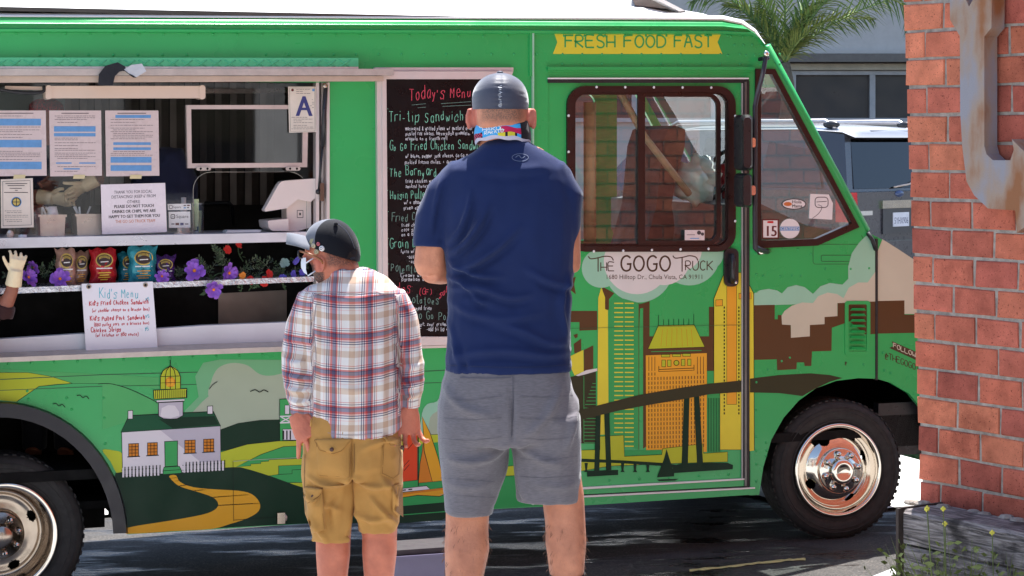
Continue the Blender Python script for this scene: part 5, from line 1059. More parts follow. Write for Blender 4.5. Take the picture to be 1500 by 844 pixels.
fold([(568, 493), (572, 430), (610, 380), (680, 360), (720, 382), (652, 493), (665, 440), (690, 415), (710, 410), (740, 415)], bk, 'black_strap', .115, .12)
fold([(716, 402), (760, 375), (820, 368), (780, 450), (800, 440), (846, 412)], wc, 'pale_fold', .12, .13); fold([(716, 402), (745, 425), (770, 436), (730, 418), (770, 448), (790, 450)], bk, 'strap_edge', .131, .133)

# storage tub on the ground beside the truck
Yt = 10.35; xt = (617-CX)/F*Yt; zt = ground_z(xt, Yt); TB = mat('lilac_tub_plastic', C(88, 82, 108), .45, var=.06)
tub = empty('storage_tub', (xt, Yt, zt), PHI); tag(tub, 'lilac grey plastic storage tub on the ground between the two customers', 'tub')
def tubring(hx, hy, z, r=.03): return [(x, y, z) for x, y in rrect(-hx, -hy, hx, hy, r, 4)]
ht = H-(806-HZ)/F*Yt-zt; rings = [tubring(.155, .11, .0), tubring(.175, .125, ht-.012), tubring(.19, .14, ht-.01), tubring(.19, .14, ht+.004), tubring(.178, .128, ht+.004), tubring(.165, .115, .02)]
n = len(rings[0]); q = MB(); q.add([v for r_ in rings for v in r_], [(j*n+i, j*n+(i+1) % n, (j+1)*n+(i+1) % n, (j+1)*n+i) for j in range(5) for i in range(n)]+[tuple(range(n-1, -1, -1)), tuple(5*n+i for i in range(n))], TB); q.build('basin', tub)
q = MB(); q.box((-.17, -.12, ht+.006), (.17, .12, ht+.03), mat('tub_contents_dark', C(44, 34, 40), .7)); q.build('tray', tub)
# ------------------------------------------------------------ brick building at the right
AL = math.atan(.00047*F); YC = 7.8; s410 = F/YC
cpx = 1347; CN = Vector(((cpx-CX)/F*YC, YC, 0)); tv = Vector((math.cos(AL), -math.sin(AL), 0))
br = empty('brick_building', CN+Vector((0, 0, .2)), -AL); BZ = .2
tag(br, 'corner of a red brick building with raked grey mortar, cropped by the right picture edge', 'building')
def brickmat(i, c):
    m = bpy.data.materials.new('brick_clay_%d' % i); m.use_nodes = True; t = m.node_tree; N = t.nodes; L = t.links; b = N['Principled BSDF']
    tc = N.new('ShaderNodeTexCoord'); oi = N.new('ShaderNodeObjectInfo'); ad = N.new('ShaderNodeVectorMath'); ad.operation = 'ADD'; L.new(tc.outputs['Object'], ad.inputs[0])
    sc_ = N.new('ShaderNodeMath'); sc_.operation = 'MULTIPLY'; sc_.inputs[1].default_value = 37; L.new(oi.outputs['Random'], sc_.inputs[0]); L.new(sc_.outputs[0], ad.inputs[1])
    def nz(s, d=4, r=.6):
        k = N.new('ShaderNodeTexNoise'); k.inputs['Scale'].default_value = s; k.inputs['Detail'].default_value = d; k.inputs['Roughness'].default_value = r; L.new(ad.outputs[0], k.inputs['Vector']); return k.outputs[0]
    r1 = N.new('ShaderNodeValToRGB'); e = r1.color_ramp.elements; e[0].position = .3; e[0].color = tuple(x*.8 for x in c[:3])+(1,); e[1].position = .7; e[1].color = tuple(min(1, x*1.18) for x in c[:3])+(1,); L.new(nz(14), r1.inputs[0])
    r2 = N.new('ShaderNodeValToRGB'); e = r2.color_ramp.elements; e[0].position = .30; e[0].color = (.25, .2, .2, 1); e[1].position = .37; e[1].color = (1, 1, 1, 1); L.new(nz(150, 2), r2.inputs[0])
    r3 = N.new('ShaderNodeValToRGB'); e = r3.color_ramp.elements; e[0].position = .62; e[0].color = (1, 1, 1, 1); e[1].position = .75; e[1].color = (1.5, 1.55, 1.6, 1); L.new(nz(260, 2), r3.inputs[0])
    def mul(a, bb):
        k = N.new('ShaderNodeMix'); k.data_type = 'RGBA'; k.blend_type = 'MULTIPLY'; k.inputs[0].default_value = 1; L.new(a, k.inputs[6]); L.new(bb, k.inputs[7]); return k.outputs[2]
    rv = N.new('ShaderNodeMapRange'); rv.inputs[3].default_value = .86; rv.inputs[4].default_value = 1.12; L.new(oi.outputs['Random'], rv.inputs[0])
    geo = N.new('ShaderNodeNewGeometry'); k4 = N.new('ShaderNodeTexNoise'); k4.inputs['Scale'].default_value = 3.2; k4.inputs['Detail'].default_value = 6; k4.inputs['Roughness'].default_value = .7; L.new(geo.outputs['Position'], k4.inputs['Vector'])
    r4 = N.new('ShaderNodeValToRGB'); e = r4.color_ramp.elements; e[0].position = .34; e[0].color = (.66, .6, .6, 1); e[1].position = .7; e[1].color = (1.22, 1.25, 1.3, 1); q4 = e.new(.5); q4.color = (1, 1, 1, 1); L.new(k4.outputs[0], r4.inputs[0])
    L.new(mul(mul(mul(mul(r1.outputs[0], r2.outputs[0]), r3.outputs[0]), rv.outputs[0]), r4.outputs[0]), b.inputs['Base Color']); b.inputs['Roughness'].default_value = .9; b.inputs['Specular IOR Level'].default_value = .25
    bp = N.new('ShaderNodeBump'); bp.inputs['Strength'].default_value = .5; bp.inputs['Distance'].default_value = .004; L.new(nz(130, 4), bp.inputs['Height']); L.new(bp.outputs[0], b.inputs['Normal'])
    return m
BM = [brickmat(i, C(*c)) for i, c in enumerate([(194, 106, 82), (198, 112, 86), (188, 102, 82), (204, 120, 90), (190, 104, 82), (178, 94, 78)])]
M['mortar'] = mat('grey_mortar', C(160, 150, 140), .95, var=.35, vscale=24, bump=.6, bscale=90)
CO = .1003; BH = CO-.011; BL = .203; rnd = random.Random(11)
def brick_mesh(l, d, m, seed):
    r = random.Random(seed); c = .004; vs = []; fs = []
    for (y, ins) in ((d, 0), (c, 0), (0, c)):
        for x, z in ((ins, ins), (l-ins, ins), (l-ins, BH-ins), (ins, BH-ins)): vs.append((x+r.uniform(-.003, .003), y+(r.uniform(0, .0015) if y < d else 0), z+r.uniform(-.002, .002)))
    for k in range(2):
        for i in range(4): a, b = k*4+i, k*4+(i+1) % 4; fs.append((a, b, b+4, a+4))
    fs.append((8, 9, 10, 11)); me = bpy.data.meshes.new('brick'); me.from_pydata(vs, [], fs); me.materials.append(m); me.update(); return me
full = [brick_mesh(BL-.011, .1, BM[i % 6], i) for i in range(12)]; half = [brick_mesh(.094, .1, BM[i % 6], 50+i) for i in range(8)]
zt0 = 2.64-BZ; k = -6
# front face: single bricks
for k in range(-5, 18):
    z0 = zt0-(k+1)*CO+.0055
    if z0 < .72: break
    sh = -.0475*(z0+BZ-.945); odd = k % 2
    x = sh; first = True; ncol = 0
    while x < 1.05:
        sm = first and odd == 0
        me = rnd.choice(half if sm else full); o = bpy.data.objects.new('brick', me); COL.objects.link(o); o.parent = br
        o.location = (x+rnd.uniform(-.001, .001), rnd.uniform(-.0015, .0015), z0+rnd.uniform(-.001, .001))
        x += (.105 if sm else BL); first = False
# mortar core with leaning corner, foundation
mb = MB(); zb, ztp = 0.0, 6.0
xs0 = lambda z: -.0475*(min(z, 3.4)+BZ-.945)+.012
for z0, z1 in ((.0, .3), (.3, 3.4), (3.4, 6.)):
    mb.hexa([(xs0(z0), .006, z0), (9, .006, z0), (9, 8.0, z0), (xs0(z0), 8.0, z0), (xs0(z1), .006, z1), (9, .006, z1), (9, 8.0, z1), (xs0(z1), 8.0, z1)], M['mortar'])
mb.build('mortar_wall', br)
mb = MB(); r = random.Random(4)
# bricks out of the direct view: far along the front, above, and the face towards the truck
def bx_(x0, x1, y0, y1, z): mb.box((x0, y0, z), (x1, y1, z+BH), r.choice(BM))
for k in range(-33, 22):
    z0 = zt0-(k+1)*CO+.0055
    if z0 < .1: break
    sh = xs0(z0)-.012; x = sh if (k < -5 or z0 < .72) else 1.06+.1*(k % 2); first = True
    while x < 2.5: l = .105 if (first and k % 2 == 0) else BL; bx_(x, x+l-.011, 0, .1, z0); x += l; first = False
    y = .1 if k % 2 else .205
    while y < 7.9: x0 = sh+.002; mb.box((x0, y, z0), (x0+.05, y+BL-.011, z0+BH), r.choice(BM)); y += BL
tag(mb.build('distant_bricks', br), kind='stuff')
# ------------------------------------------------------------ rusty letter on the wall
def W2L(x, y, off):   # pixel on the wall plane, off metres in front of it -> building local
    ux = Vector((math.sin(AL), math.cos(AL), 0)); d = Vector(((x-CX)/F, 1, -(y-HZ)/F)); s = (CN.dot(ux)-off)/d.dot(ux); p = d*s; p.z += H
    return Vector(((p-CN).dot(tv), -off, p.z-BZ))
rust = bpy.data.materials.new('rusted_steel'); rust.use_nodes = True; t = rust.node_tree; N = t.nodes; L = t.links; b = N['Principled BSDF']
tc = N.new('ShaderNodeTexCoord'); mp = N.new('ShaderNodeMapping'); mp.inputs['Scale'].default_value = (1, 1, .45); L.new(tc.outputs['Object'], mp.inputs[0])
n1 = N.new('ShaderNodeTexNoise'); n1.inputs['Scale'].default_value = 7; n1.inputs['Detail'].default_value = 6; L.new(mp.outputs[0], n1.inputs[0])
r1 = N.new('ShaderNodeValToRGB'); e = r1.color_ramp.elements; e[0].position = .42; e[0].color = C(150, 146, 152); e[1].position = .64; e[1].color = C(150, 96, 58); q = e.new(.53); q.color = C(164, 140, 122); L.new(n1.outputs[0], r1.inputs[0]); L.new(r1.outputs[0], b.inputs['Base Color'])
b.inputs['Roughness'].default_value = .65; b.inputs['Metallic'].default_value = .15
n2 = N.new('ShaderNodeTexNoise'); n2.inputs['Scale'].default_value = 140; bp = N.new('ShaderNodeBump'); bp.inputs['Strength'].default_value = .25; bp.inputs['Distance'].default_value = .004; L.new(tc.outputs['Object'], n2.inputs[0]); L.new(n2.outputs[0], bp.inputs['Height']); L.new(bp.outputs[0], b.inputs['Normal'])
z7 = zz(1300, 0, 2.01)
lp = z7((183, -50), (184, 58), (213, 106), (214, 330), (220, 430), (233, 535), (255, 575), (296, 614), (376, 620), (381, 686), (470, 620), (470, 470), (408, 452), (366, 410), (372, 440), (362, 472), (310, 472), (292, 455), (285, 430), (285, 108), (306, 82), (308, -50), (262, -20), (240, 20), (222, -20))
o = W2L(1410, 340, .075); oW = CN+tv*o.x+Vector((math.sin(AL), math.cos(AL), 0))*o.y+Vector((0, 0, o.z+BZ))
mb = MB(); dp = W2L(1410, 340, 0.012)
mb.prism([W2L(x, y, .075)-o for x, y in lp], (0, .062, 0), rust)
L_ = mb.build('wall_letter', None); L_.location = oW; L_.rotation_euler = (0, 0, -AL)
tag(L_, 'rusty grey steel blackletter character mounted on the brick wall', 'letter')
# ------------------------------------------------------------ timber edging, stake, weeds
wood = bpy.data.materials.new('weathered_timber'); wood.use_nodes = True; t = wood.node_tree; N = t.nodes; L = t.links; b = N['Principled BSDF']
tc = N.new('ShaderNodeTexCoord'); mp = N.new('ShaderNodeMapping'); mp.inputs['Scale'].default_value = (1.6, 14, 22); L.new(tc.outputs['Object'], mp.inputs[0])
n1 = N.new('ShaderNodeTexNoise'); n1.inputs['Scale'].default_value = 3; n1.inputs['Detail'].default_value = 9; n1.inputs['Roughness'].default_value = .7; n1.inputs['Distortion'].default_value = 1.2; L.new(mp.outputs[0], n1.inputs[0])
n3 = N.new('ShaderNodeTexNoise'); n3.inputs['Scale'].default_value = 7; n3.inputs['Detail'].default_value = 4; L.new(tc.outputs['Object'], n3.inputs[0])
r1 = N.new('ShaderNodeValToRGB'); e = r1.color_ramp.elements; e[0].position = .36; e[0].color = C(52, 48, 48); e[1].position = .66; e[1].color = C(176, 168, 166); q = e.new(.5); q.color = C(120, 112, 110); L.new(n1.outputs[0], r1.inputs[0])
r2 = N.new('ShaderNodeValToRGB'); e = r2.color_ramp.elements; e[0].position = .36; e[0].color = (.22, .2, .2, 1); e[1].position = .47; e[1].color = (1, 1, 1, 1); L.new(n3.outputs[0], r2.inputs[0])
mx = N.new('ShaderNodeMix'); mx.data_type = 'RGBA'; mx.blend_type = 'MULTIPLY'; mx.inputs[0].default_value = 1; L.new(r1.outputs[0], mx.inputs[6]); L.new(r2.outputs[0], mx.inputs[7]); L.new(mx.outputs[2], b.inputs['Base Color']); b.inputs['Roughness'].default_value = .9
bp = N.new('ShaderNodeBump'); bp.inputs['Strength'].default_value = .9; bp.inputs['Distance'].default_value = .01; L.new(n1.outputs[0], bp.inputs['Height']); L.new(bp.outputs[0], b.inputs['Normal'])
pe = empty('timber_edging', CN+Vector((0, 0, .25)), -AL); tag(pe, 'weathered grey timber edging along the foot of the brick wall', 'timber edging')
def timber(nm, z0, z1, seed, x0=-.075):
    vs = []; fs = []; nx = 36; pr = [(-.20, z0), (-.20, (z0+z1)/2), (-.198, z1-.01), (-.188, z1), (-.06, z1), (.0, z1-.004), (.0, z0)]
    for i in range(nx+1):
        x = x0+1.5*i/nx
        for j, (y, z) in enumerate(pr): vs.append((x, y+.006*noise.noise(Vector((x*4, j*.7, seed))), z+.007*noise.noise(Vector((x*3, j*.4+5, seed)))))
    n = len(pr)
    for i in range(nx):
        for j in range(n): a, b_ = i*n+j, i*n+(j+1) % n; fs.append((a, a+n, b_+n, b_))
    fs.append(tuple(range(n))); obj(nm, vs, fs, wood, parent=pe, smooth=False)
timber('timber', .60, .715, 3, .125); timber('timber', .30, .594, 8, .13)
mb = MB(); mb.box((.105, -.215, .1), (.118, -.185, .72), mat('rusty_stake', C(62, 50, 44), .8, bump=.4, bscale=60)); mb.box((.105, -.2, .713), (.118, .02, .722), MATS['rusty_stake']); mb.build('stake', pe)
mb = MB(); r = random.Random(3)
for i in range(26):
    x = .0+.055*i; mb.ball((x, -.03+r.uniform(-.02, .02), .70+r.uniform(0, .02)), (.03, .03, .012), M['mortar'], 6, 4, False)
tag(mb.build('crumbled_mortar', pe), kind='stuff')
grass = mat('weed_green', C(110, 122, 60), .6, var=.3, vscale=30); yel = mat('weed_yellow', C(236, 226, 90), .6)
def weed(px, label, n, hgt, seed):
    r = random.Random(seed); l = W2L(px, 850, .27); base = CN+tv*l.x+Vector((math.sin(AL), math.cos(AL), 0))*l.y; base.z = ground_z(base.x, base.y)+.015
    root = empty('weed', base); tag(root, label, 'weed', 'weeds at the timber edging')
    mb = MB()
    for i in range(n):
        b0 = Vector((r.uniform(-.09, .09), r.uniform(-.05, .05), 0)); h = hgt*r.uniform(.5, 1); d = Vector((r.uniform(-.5, .5), r.uniform(-.35, .2), 1)).normalized()
        pts = [b0+d*h*t_+Vector((d.x*.25*h*t_*t_, 0, -.12*h*t_*t_)) for t_ in (0, .35, .7, 1)]; w = .0035*r.uniform(.6, 1.4)
        vs = []
        for k, p in enumerate(pts): q = w*(1-k/3.2); vs += [p-Vector((q, 0, 0)), p+Vector((q, 0, 0))]
        mb.add(vs, [(0, 1, 3, 2), (2, 3, 5, 4), (4, 5, 7, 6)], grass)
        for k in range(7):
            p = pts[0].lerp(pts[3], r.random()); e_ = Vector((r.uniform(-1, 1), r.uniform(-1, .2), r.uniform(0, .6)))*.034; mb.add([p, p+e_*.5+Vector((0, 0, .007)), p+e_, p+e_*.5-Vector((0, 0, .007))], [(0, 1, 2, 3)], grass)
    tag(mb.build('blades', root), kind='stuff')
    for i in range(4 if seed == 1 else 1):
        q = MB(); c = Vector((r.uniform(-.13, -.02), r.uniform(-.06, 0), hgt*r.uniform(.86, 1.0))); q.tube([Vector((c.x*.4, 0, 0)), Vector((c.x*.8, c.y, c.z*.6)), c], .0016, grass, 5)
        for k in range(4): a = k*math.pi/2; q.ball(c+Vector((.0045*math.cos(a), 0, .0045*math.sin(a))), (.0048, .003, .0048), yel, 6, 4)
        q.build('blossom', root)
weed(1392, 'yellow-flowered weed at the left end of the timber edging', 110, .6, 1); weed(1462, 'tangle of grass and weed in front of the timber edging', 110, .56, 2)
# ------------------------------------------------------------ grey building far behind
YB = 42.0
bb = empty('grey_building', (0, YB, .3)); tag(bb, 'grey stucco building with a band of dark windows behind the palm', 'building')
def BP(x, y, d=0): p = P(x, y, YB-d); return Vector((p.x, -d, p.z-.3))
mb = MB(); x0, x1 = BP(-900, 0).x, BP(2100, 0).x; zw0, zw1 = BP(0, 176).z, BP(0, 106).z
mb.box((x0, 0, -.4), (x1, 8, zw0), M['plaster']); mb.box((x0, 0, zw1), (x1, 8, 8.5), M['plaster']); mb.box((x0, .3, zw0), (x1, 8, zw1), M['dark']); mb.build('wall', bb)
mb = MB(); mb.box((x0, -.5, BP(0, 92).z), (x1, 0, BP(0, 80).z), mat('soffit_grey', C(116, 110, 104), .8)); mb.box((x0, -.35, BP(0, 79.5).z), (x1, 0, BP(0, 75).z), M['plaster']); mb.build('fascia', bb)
mb = MB(); mb.box((x0, -.2, BP(0, 103).z), (x1, 0, BP(0, 94).z), mat('beige_lintel', C(196, 186, 168), .8)); mb.build('lintel', bb)
fm = mat('grey_window_frame', C(178, 178, 180), .5); wg = mat('dark_screen_pane', C(52, 48, 48), .35, var=.15, vscale=1)
for i in range(9):
    xa = 580+116*i-3
    for q in ((xa, 104, xa+8, 177), (xa+8, 104, xa+116, 110), (xa+8, 173, xa+116, 179)):
        m_ = MB(); a_, b2 = BP(q[0], q[3]), BP(q[2], q[1]); m_.box((a_.x, -.1, a_.z), (b2.x, .1, b2.z), fm); m_.build('window_frame', bb)
    m_ = MB(); a_, b2 = BP(xa+8, 173), BP(xa+116, 110); m_.box((a_.x, .02, a_.z), (b2.x, .06, b2.z), wg); m_.build('pane', bb)
# ------------------------------------------------------------ palm
def palm():
    YP = 33.0; base = P(1150, 205, YP); gz_ = ground_z(base.x, YP)
    root = empty('palm_tree', (base.x, YP, gz_)); tag(root, 'feathery green palm with arching fronds above the cab roof', 'palm')
    zc = P(0, 92, YP).z-gz_; bark = mat('palm_bark', C(110, 98, 82), .9, var=.3, vscale=20)
    mb = MB(); mb.tube([Vector((.05*math.sin(i), 0, zc*i/10)) for i in range(11)], [.16-.006*i+.01*(i % 2) for i in range(11)], bark, 12); mb.build('trunk', root)
    gm = [mat('palm_leaf_%d' % i, C(*c), .5, var=.25, vscale=12) for i, c in enumerate([(124, 152, 78), (156, 168, 88), (96, 128, 74)])]
    r = random.Random(5); s = F/YP; o = Vector((0, 0, zc))
    spec = [((1150, 92), (1190, 55), (1260, 15), (1335, -10)), ((1150, 92), (1180, 30), (1240, -15), (1320, 10), (1330, 55)), ((1150, 92), (1165, 40), (1190, -10), (1215, -60)), ((1150, 92), (1140, 50), (1120, 10), (1100, -30)), ((1150, 92), (1130, 60), (1095, 20), (1060, 10)), ((1150, 92), (1110, 40), (1060, -5), (1010, 5)), ((1150, 92), (1150, 40), (1150, -20), (1140, -80)), ((1150, 92), (1170, 60), (1215, 30), (1275, 30)), ((1150, 92), (1135, 70), (1118, 40), (1112, 0)), ((1150, 92), (1200, 10), (1270, -40), (1340, -30)), ((1150, 92), (1158, 70), (1172, 48), (1185, 10))]
    for fi, sp in enumerate(spec):
        yo = [r.uniform(-.1, .1)]+[0]*4; dy = r.uniform(-.8, .8)
        pts = [Vector(((x-1150)/s, dy*k/len(sp), (92-y)/s))+o for k, (x, y) in enumerate(sp)]
        pts = [Vector(p) for p in smoothline([tuple(p) for p in pts], 12)]
        mb = MB(); mb.tube(pts[::3]+[pts[-1]], [.022*(1-.8*i/len(pts[::3])) for i in range(len(pts[::3])+1)], gm[fi % 3], 5)
        n = len(pts)
        for i in range(4, n):
            for rep in range(2):
              for sd in (-1, 1):
                p = pts[i].lerp(pts[i-1], rep*.5+r.uniform(-.1, .1)); t = (pts[i]-pts[i-1]).normalized(); side = Vector((0, 1, 0)) if rep else Vector((0, -1, 0))
                up = t.cross(Vector((0, 1, 0))); ln = .5*math.sin(math.pi*min(1, .15+.8*i/n))*r.uniform(.7, 1.1)
                d = (t*.8+up*sd*r.uniform(.35, .9)+side*r.uniform(.1, .7)).normalized()
                q1 = p+d*ln*.5+Vector((0, 0, -.02)); q2 = p+d*ln+Vector((0, 0, -.18*ln-.05)); w = Vector((0, .4, 1)).cross(d).normalized()*.011
                mb.add([p-w, p+w, q1+w, q1-w, q2], [(0, 1, 2, 3), (3, 2, 4)], gm[(fi+rep) % 3])
        mb.build('frond', root)
palm()
# ------------------------------------------------------------ parked SUV
def suv():
    YS = 25.0; X = (1317-CX)/F*YS; hz_ = R(135); root = empty('parked_suv', (X, YS, ground_z(X, YS)), hz_)
    tag(root, 'dark grey sport utility vehicle with roof rails parked behind the truck', 'car')
    PT = mat('suv_grey_paint', C(78, 77, 84), .28, metal=.3, var=.03, coat=.6, rvar=.02); LI = mat('suv_cabin_paint', C(64, 64, 70), .2, metal=.3, var=.03, coat=.6, rvar=.02)
    Ln = 5.2; mb = MB()
    # cross sections along x: (x, half width low, half width belt, z low, z belt)
    secs = [(0, .93, .97, .45, 1.28), (.12, .98, 1.0, .35, 1.3), (1.2, 1.0, 1.0, .3, 1.3), (3.6, 1.0, .99, .3, 1.25), (3.9, 1.0, .98, .3, 1.18), (5.0, .97, .92, .35, 1.1), (5.2, .88, .85, .5, 1.0)]
    vs = []
    for x, wl, wb, zl, zb_ in secs: vs += [(x, -wl, zl), (x, -wl, (zl+zb_)/2), (x, -wb, zb_), (x, wb, zb_), (x, wl, (zl+zb_)/2), (x, wl, zl)]
    n = 6; fs = [(i*n+j, i*n+(j+1) % n, (i+1)*n+(j+1) % n, (i+1)*n+j) for i in range(len(secs)-1) for j in range(n)]+[tuple(range(n-1, -1, -1)), tuple((len(secs)-1)*n+j for j in range(n))]
    mb.add(vs, fs, PT); mb.build('body', root)
    mb = MB(); top = [(.18, .80, 1.93), (.6, .82, 1.98), (2.6, .80, 1.98), (3.2, .74, 1.92)]; bot = [(.02, .97, 1.285), (.6, 1.0, 1.29), (2.9, .99, 1.27), (3.95, .93, 1.19)]
    vs = []
    for (x, w, z), (xb, wb, zb_) in zip(top, bot): vs += [(xb, -wb+.01, zb_), (x, -w, z), (x, w, z), (xb, wb-.01, zb_)]
    fs = [(i*4+j, i*4+j+1, i*4+j+5, i*4+j+4) for i in range(3) for j in (0, 1, 2)]+[(3, 2, 1, 0), (12, 13, 14, 15)]
    mb.add(vs, fs, LI); mb.build('cabin', root)
    mb = MB(); rf = []
    for x, w, z in ((.06, .74, 1.94), (.2, .79, 2.0), (.8, .82, 2.035), (2.4, .80, 2.03), (3.1, .74, 1.96), (3.25, .7, 1.92)): rf += [(x, -w-.02, z-.045), (x, -w*.8, z), (x, 0, z+.02), (x, w*.8, z), (x, w+.02, z-.045)]
    mb.add(rf, [(i*5+j, i*5+j+1, i*5+j+6, i*5+j+5) for i in range(5) for j in range(4)]+[(4, 3, 2, 1, 0)], mat('suv_sunlit_roof', C(170, 172, 178), .25, metal=.2, var=.02, coat=.5, rvar=.02), True); mb.build('roof', root)  # lighter than the body: sunlight on the roof put into its colour
    mb = MB(); e = .006
    mb.add([(-.012+.03, -.84, 1.32), (.02, .84, 1.32), (.165, .70, 1.88), (.165, -.70, 1.88)], [(0, 1, 2, 3)], GLS); mb.build('rear_window', root)
    for sd in (-1, 1):
        for xa, xb in ((.35, 1.25), (1.35, 2.2), (2.3, 3.2)):
            mb = MB(); mb.add([(xa, sd*(.995+e), 1.33), (xb, sd*(.99+e), 1.33), (min(xb, 2.9)-.04, sd*(.83+e), 1.89), (max(xa, .55), sd*(.83+e), 1.89)], [(0, 1, 2, 3)], GLS); mb.build('side_window', root)
        mb = MB(); mb.tube([(.35, sd*.72, 2.0), (.5, sd*.72, 2.08), (2.7, sd*.72, 2.08), (2.9, sd*.72, 2.0)], .028, M['alu'], 8); mb.ball((.42, sd*.72, 2.04), (.12, .04, .045), M['blackp']); mb.build('roof_rail', root)
        mb = MB(); mb.hexa([(-.01, sd*.8, .95), (-.01, sd*.95, .95), (.15, sd*1.005, .95), (.15, sd*.8, .95), (-.01, sd*.82, 1.28), (-.01, sd*.96, 1.28), (.15, sd*1.006, 1.28), (.15, sd*.82, 1.28)], mat('tail_lamp_red', C(190, 30, 40), .15, coat=.5)); mb.build('tail_lamp', root)
        for x in (1.0, 4.1):
            w = MB(); w.lathe([(.2, -.0), (.38, -.01), (.4, .03), (.4, .2), (.2, .24)], M['tyre'], 32, (x, sd*.98-(0.24 if sd > 0 else 0)+.0, .4)); w.lathe([(.0005, .0), (.22, .0)], M['chromed'], 24, (x, sd*.985, .4)); w.build('wheel', root)
    mb = MB(); mb.box((.1, -.4, 1.9), (.3, .4, 1.975), M['blackp']); mb.box((.09, -.25, 1.93), (.1, .25, 1.965), MATS['tail_lamp_red']); mb.build('spoiler', root)
    mb = MB(); mb.box((-.03, -.36, 1.09), (-.0, .36, 1.18), M['chrome']); mb.build('chrome_trim', root)
    mb = MB(); mb.box((-.02, -.34, .8), (-.002, .34, 1.085), mat('suv_recess', C(60, 60, 66), .4)); mb.build('plate_recess', root)
    mb = MB(); mb.box((-.03, -.155, .88), (-.02, .155, 1.04), mat('plate_white', C(214, 216, 226), .4)); pl_ = mb.build('number_plate', root)
    a = Art(lambda x, y, w: Vector((-.03-w, .155-x*.31, .88+y*.16)), .001, .0002); vs, f2, w_ = text_mesh('5YHX906'); a.mb.add([a.fn(.06+v[0]*.88/w_, .2+v[1]*.45, .001) for v in vs], f2, mat('plate_navy', C(44, 50, 96), .5)); a.build('plate_number', pl_)
    mb = MB(); mb.lathe([(.0005, -.016), (.04, -.016), (.05, 0)], mat('badge_blue', C(70, 84, 120), .2, metal=.4), 20); ob = mb.build('badge', root); ob.location = (-.004, 0, 1.255); ob.rotation_euler = (0, 0, R(-90)); ob.scale = (1.7, 1, .8)
    mb = MB(); mb.tube([(.0, .1, 1.33), (-.03, -.15, 1.36), (-.0, -.62, 1.46)], .012, M['alud'], 6); mb.build('wiper', root)
    mb = MB(); mb.box((-.006, .52, 1.02), (.0, .78, 1.07), M['alu']); mb.build('badge', root)
    mb = MB(); mb.box((-.08, -.95, .42), (.1, .95, .72), PT); mb.build('bumper', root)
suv()
# ------------------------------------------------------------ unseen facade across the forecourt, added to bounce sunlight onto the truck
fb = empty('bounce_facade', (0, -9.5, .5)); tag(fb, 'unseen pale stucco shop front behind the camera, added for bounce light and reflections', 'building')
mb = MB(); mb.box((-16, -4, -.6), (14, 0, 7.5), mat('pale_stucco', C(196, 192, 186), .9, var=.08, vscale=2, bump=.2)); mb.build('wall', fb)
for i in range(7):
    mb = MB(); mb.box((-14+4*i, .0, .9), (-11.6+4*i, .04, 2.6), GLS); mb.build('window', fb)
    mb = MB(); mb.box((-14+4*i, .0, 4.2), (-12+4*i, .04, 5.8), GLS); mb.build('window', fb)
mb = MB(); mb.box((-16.2, -.1, 7.5), (14.2, .4, 7.9), M['white']); mb.build('cornice', fb)
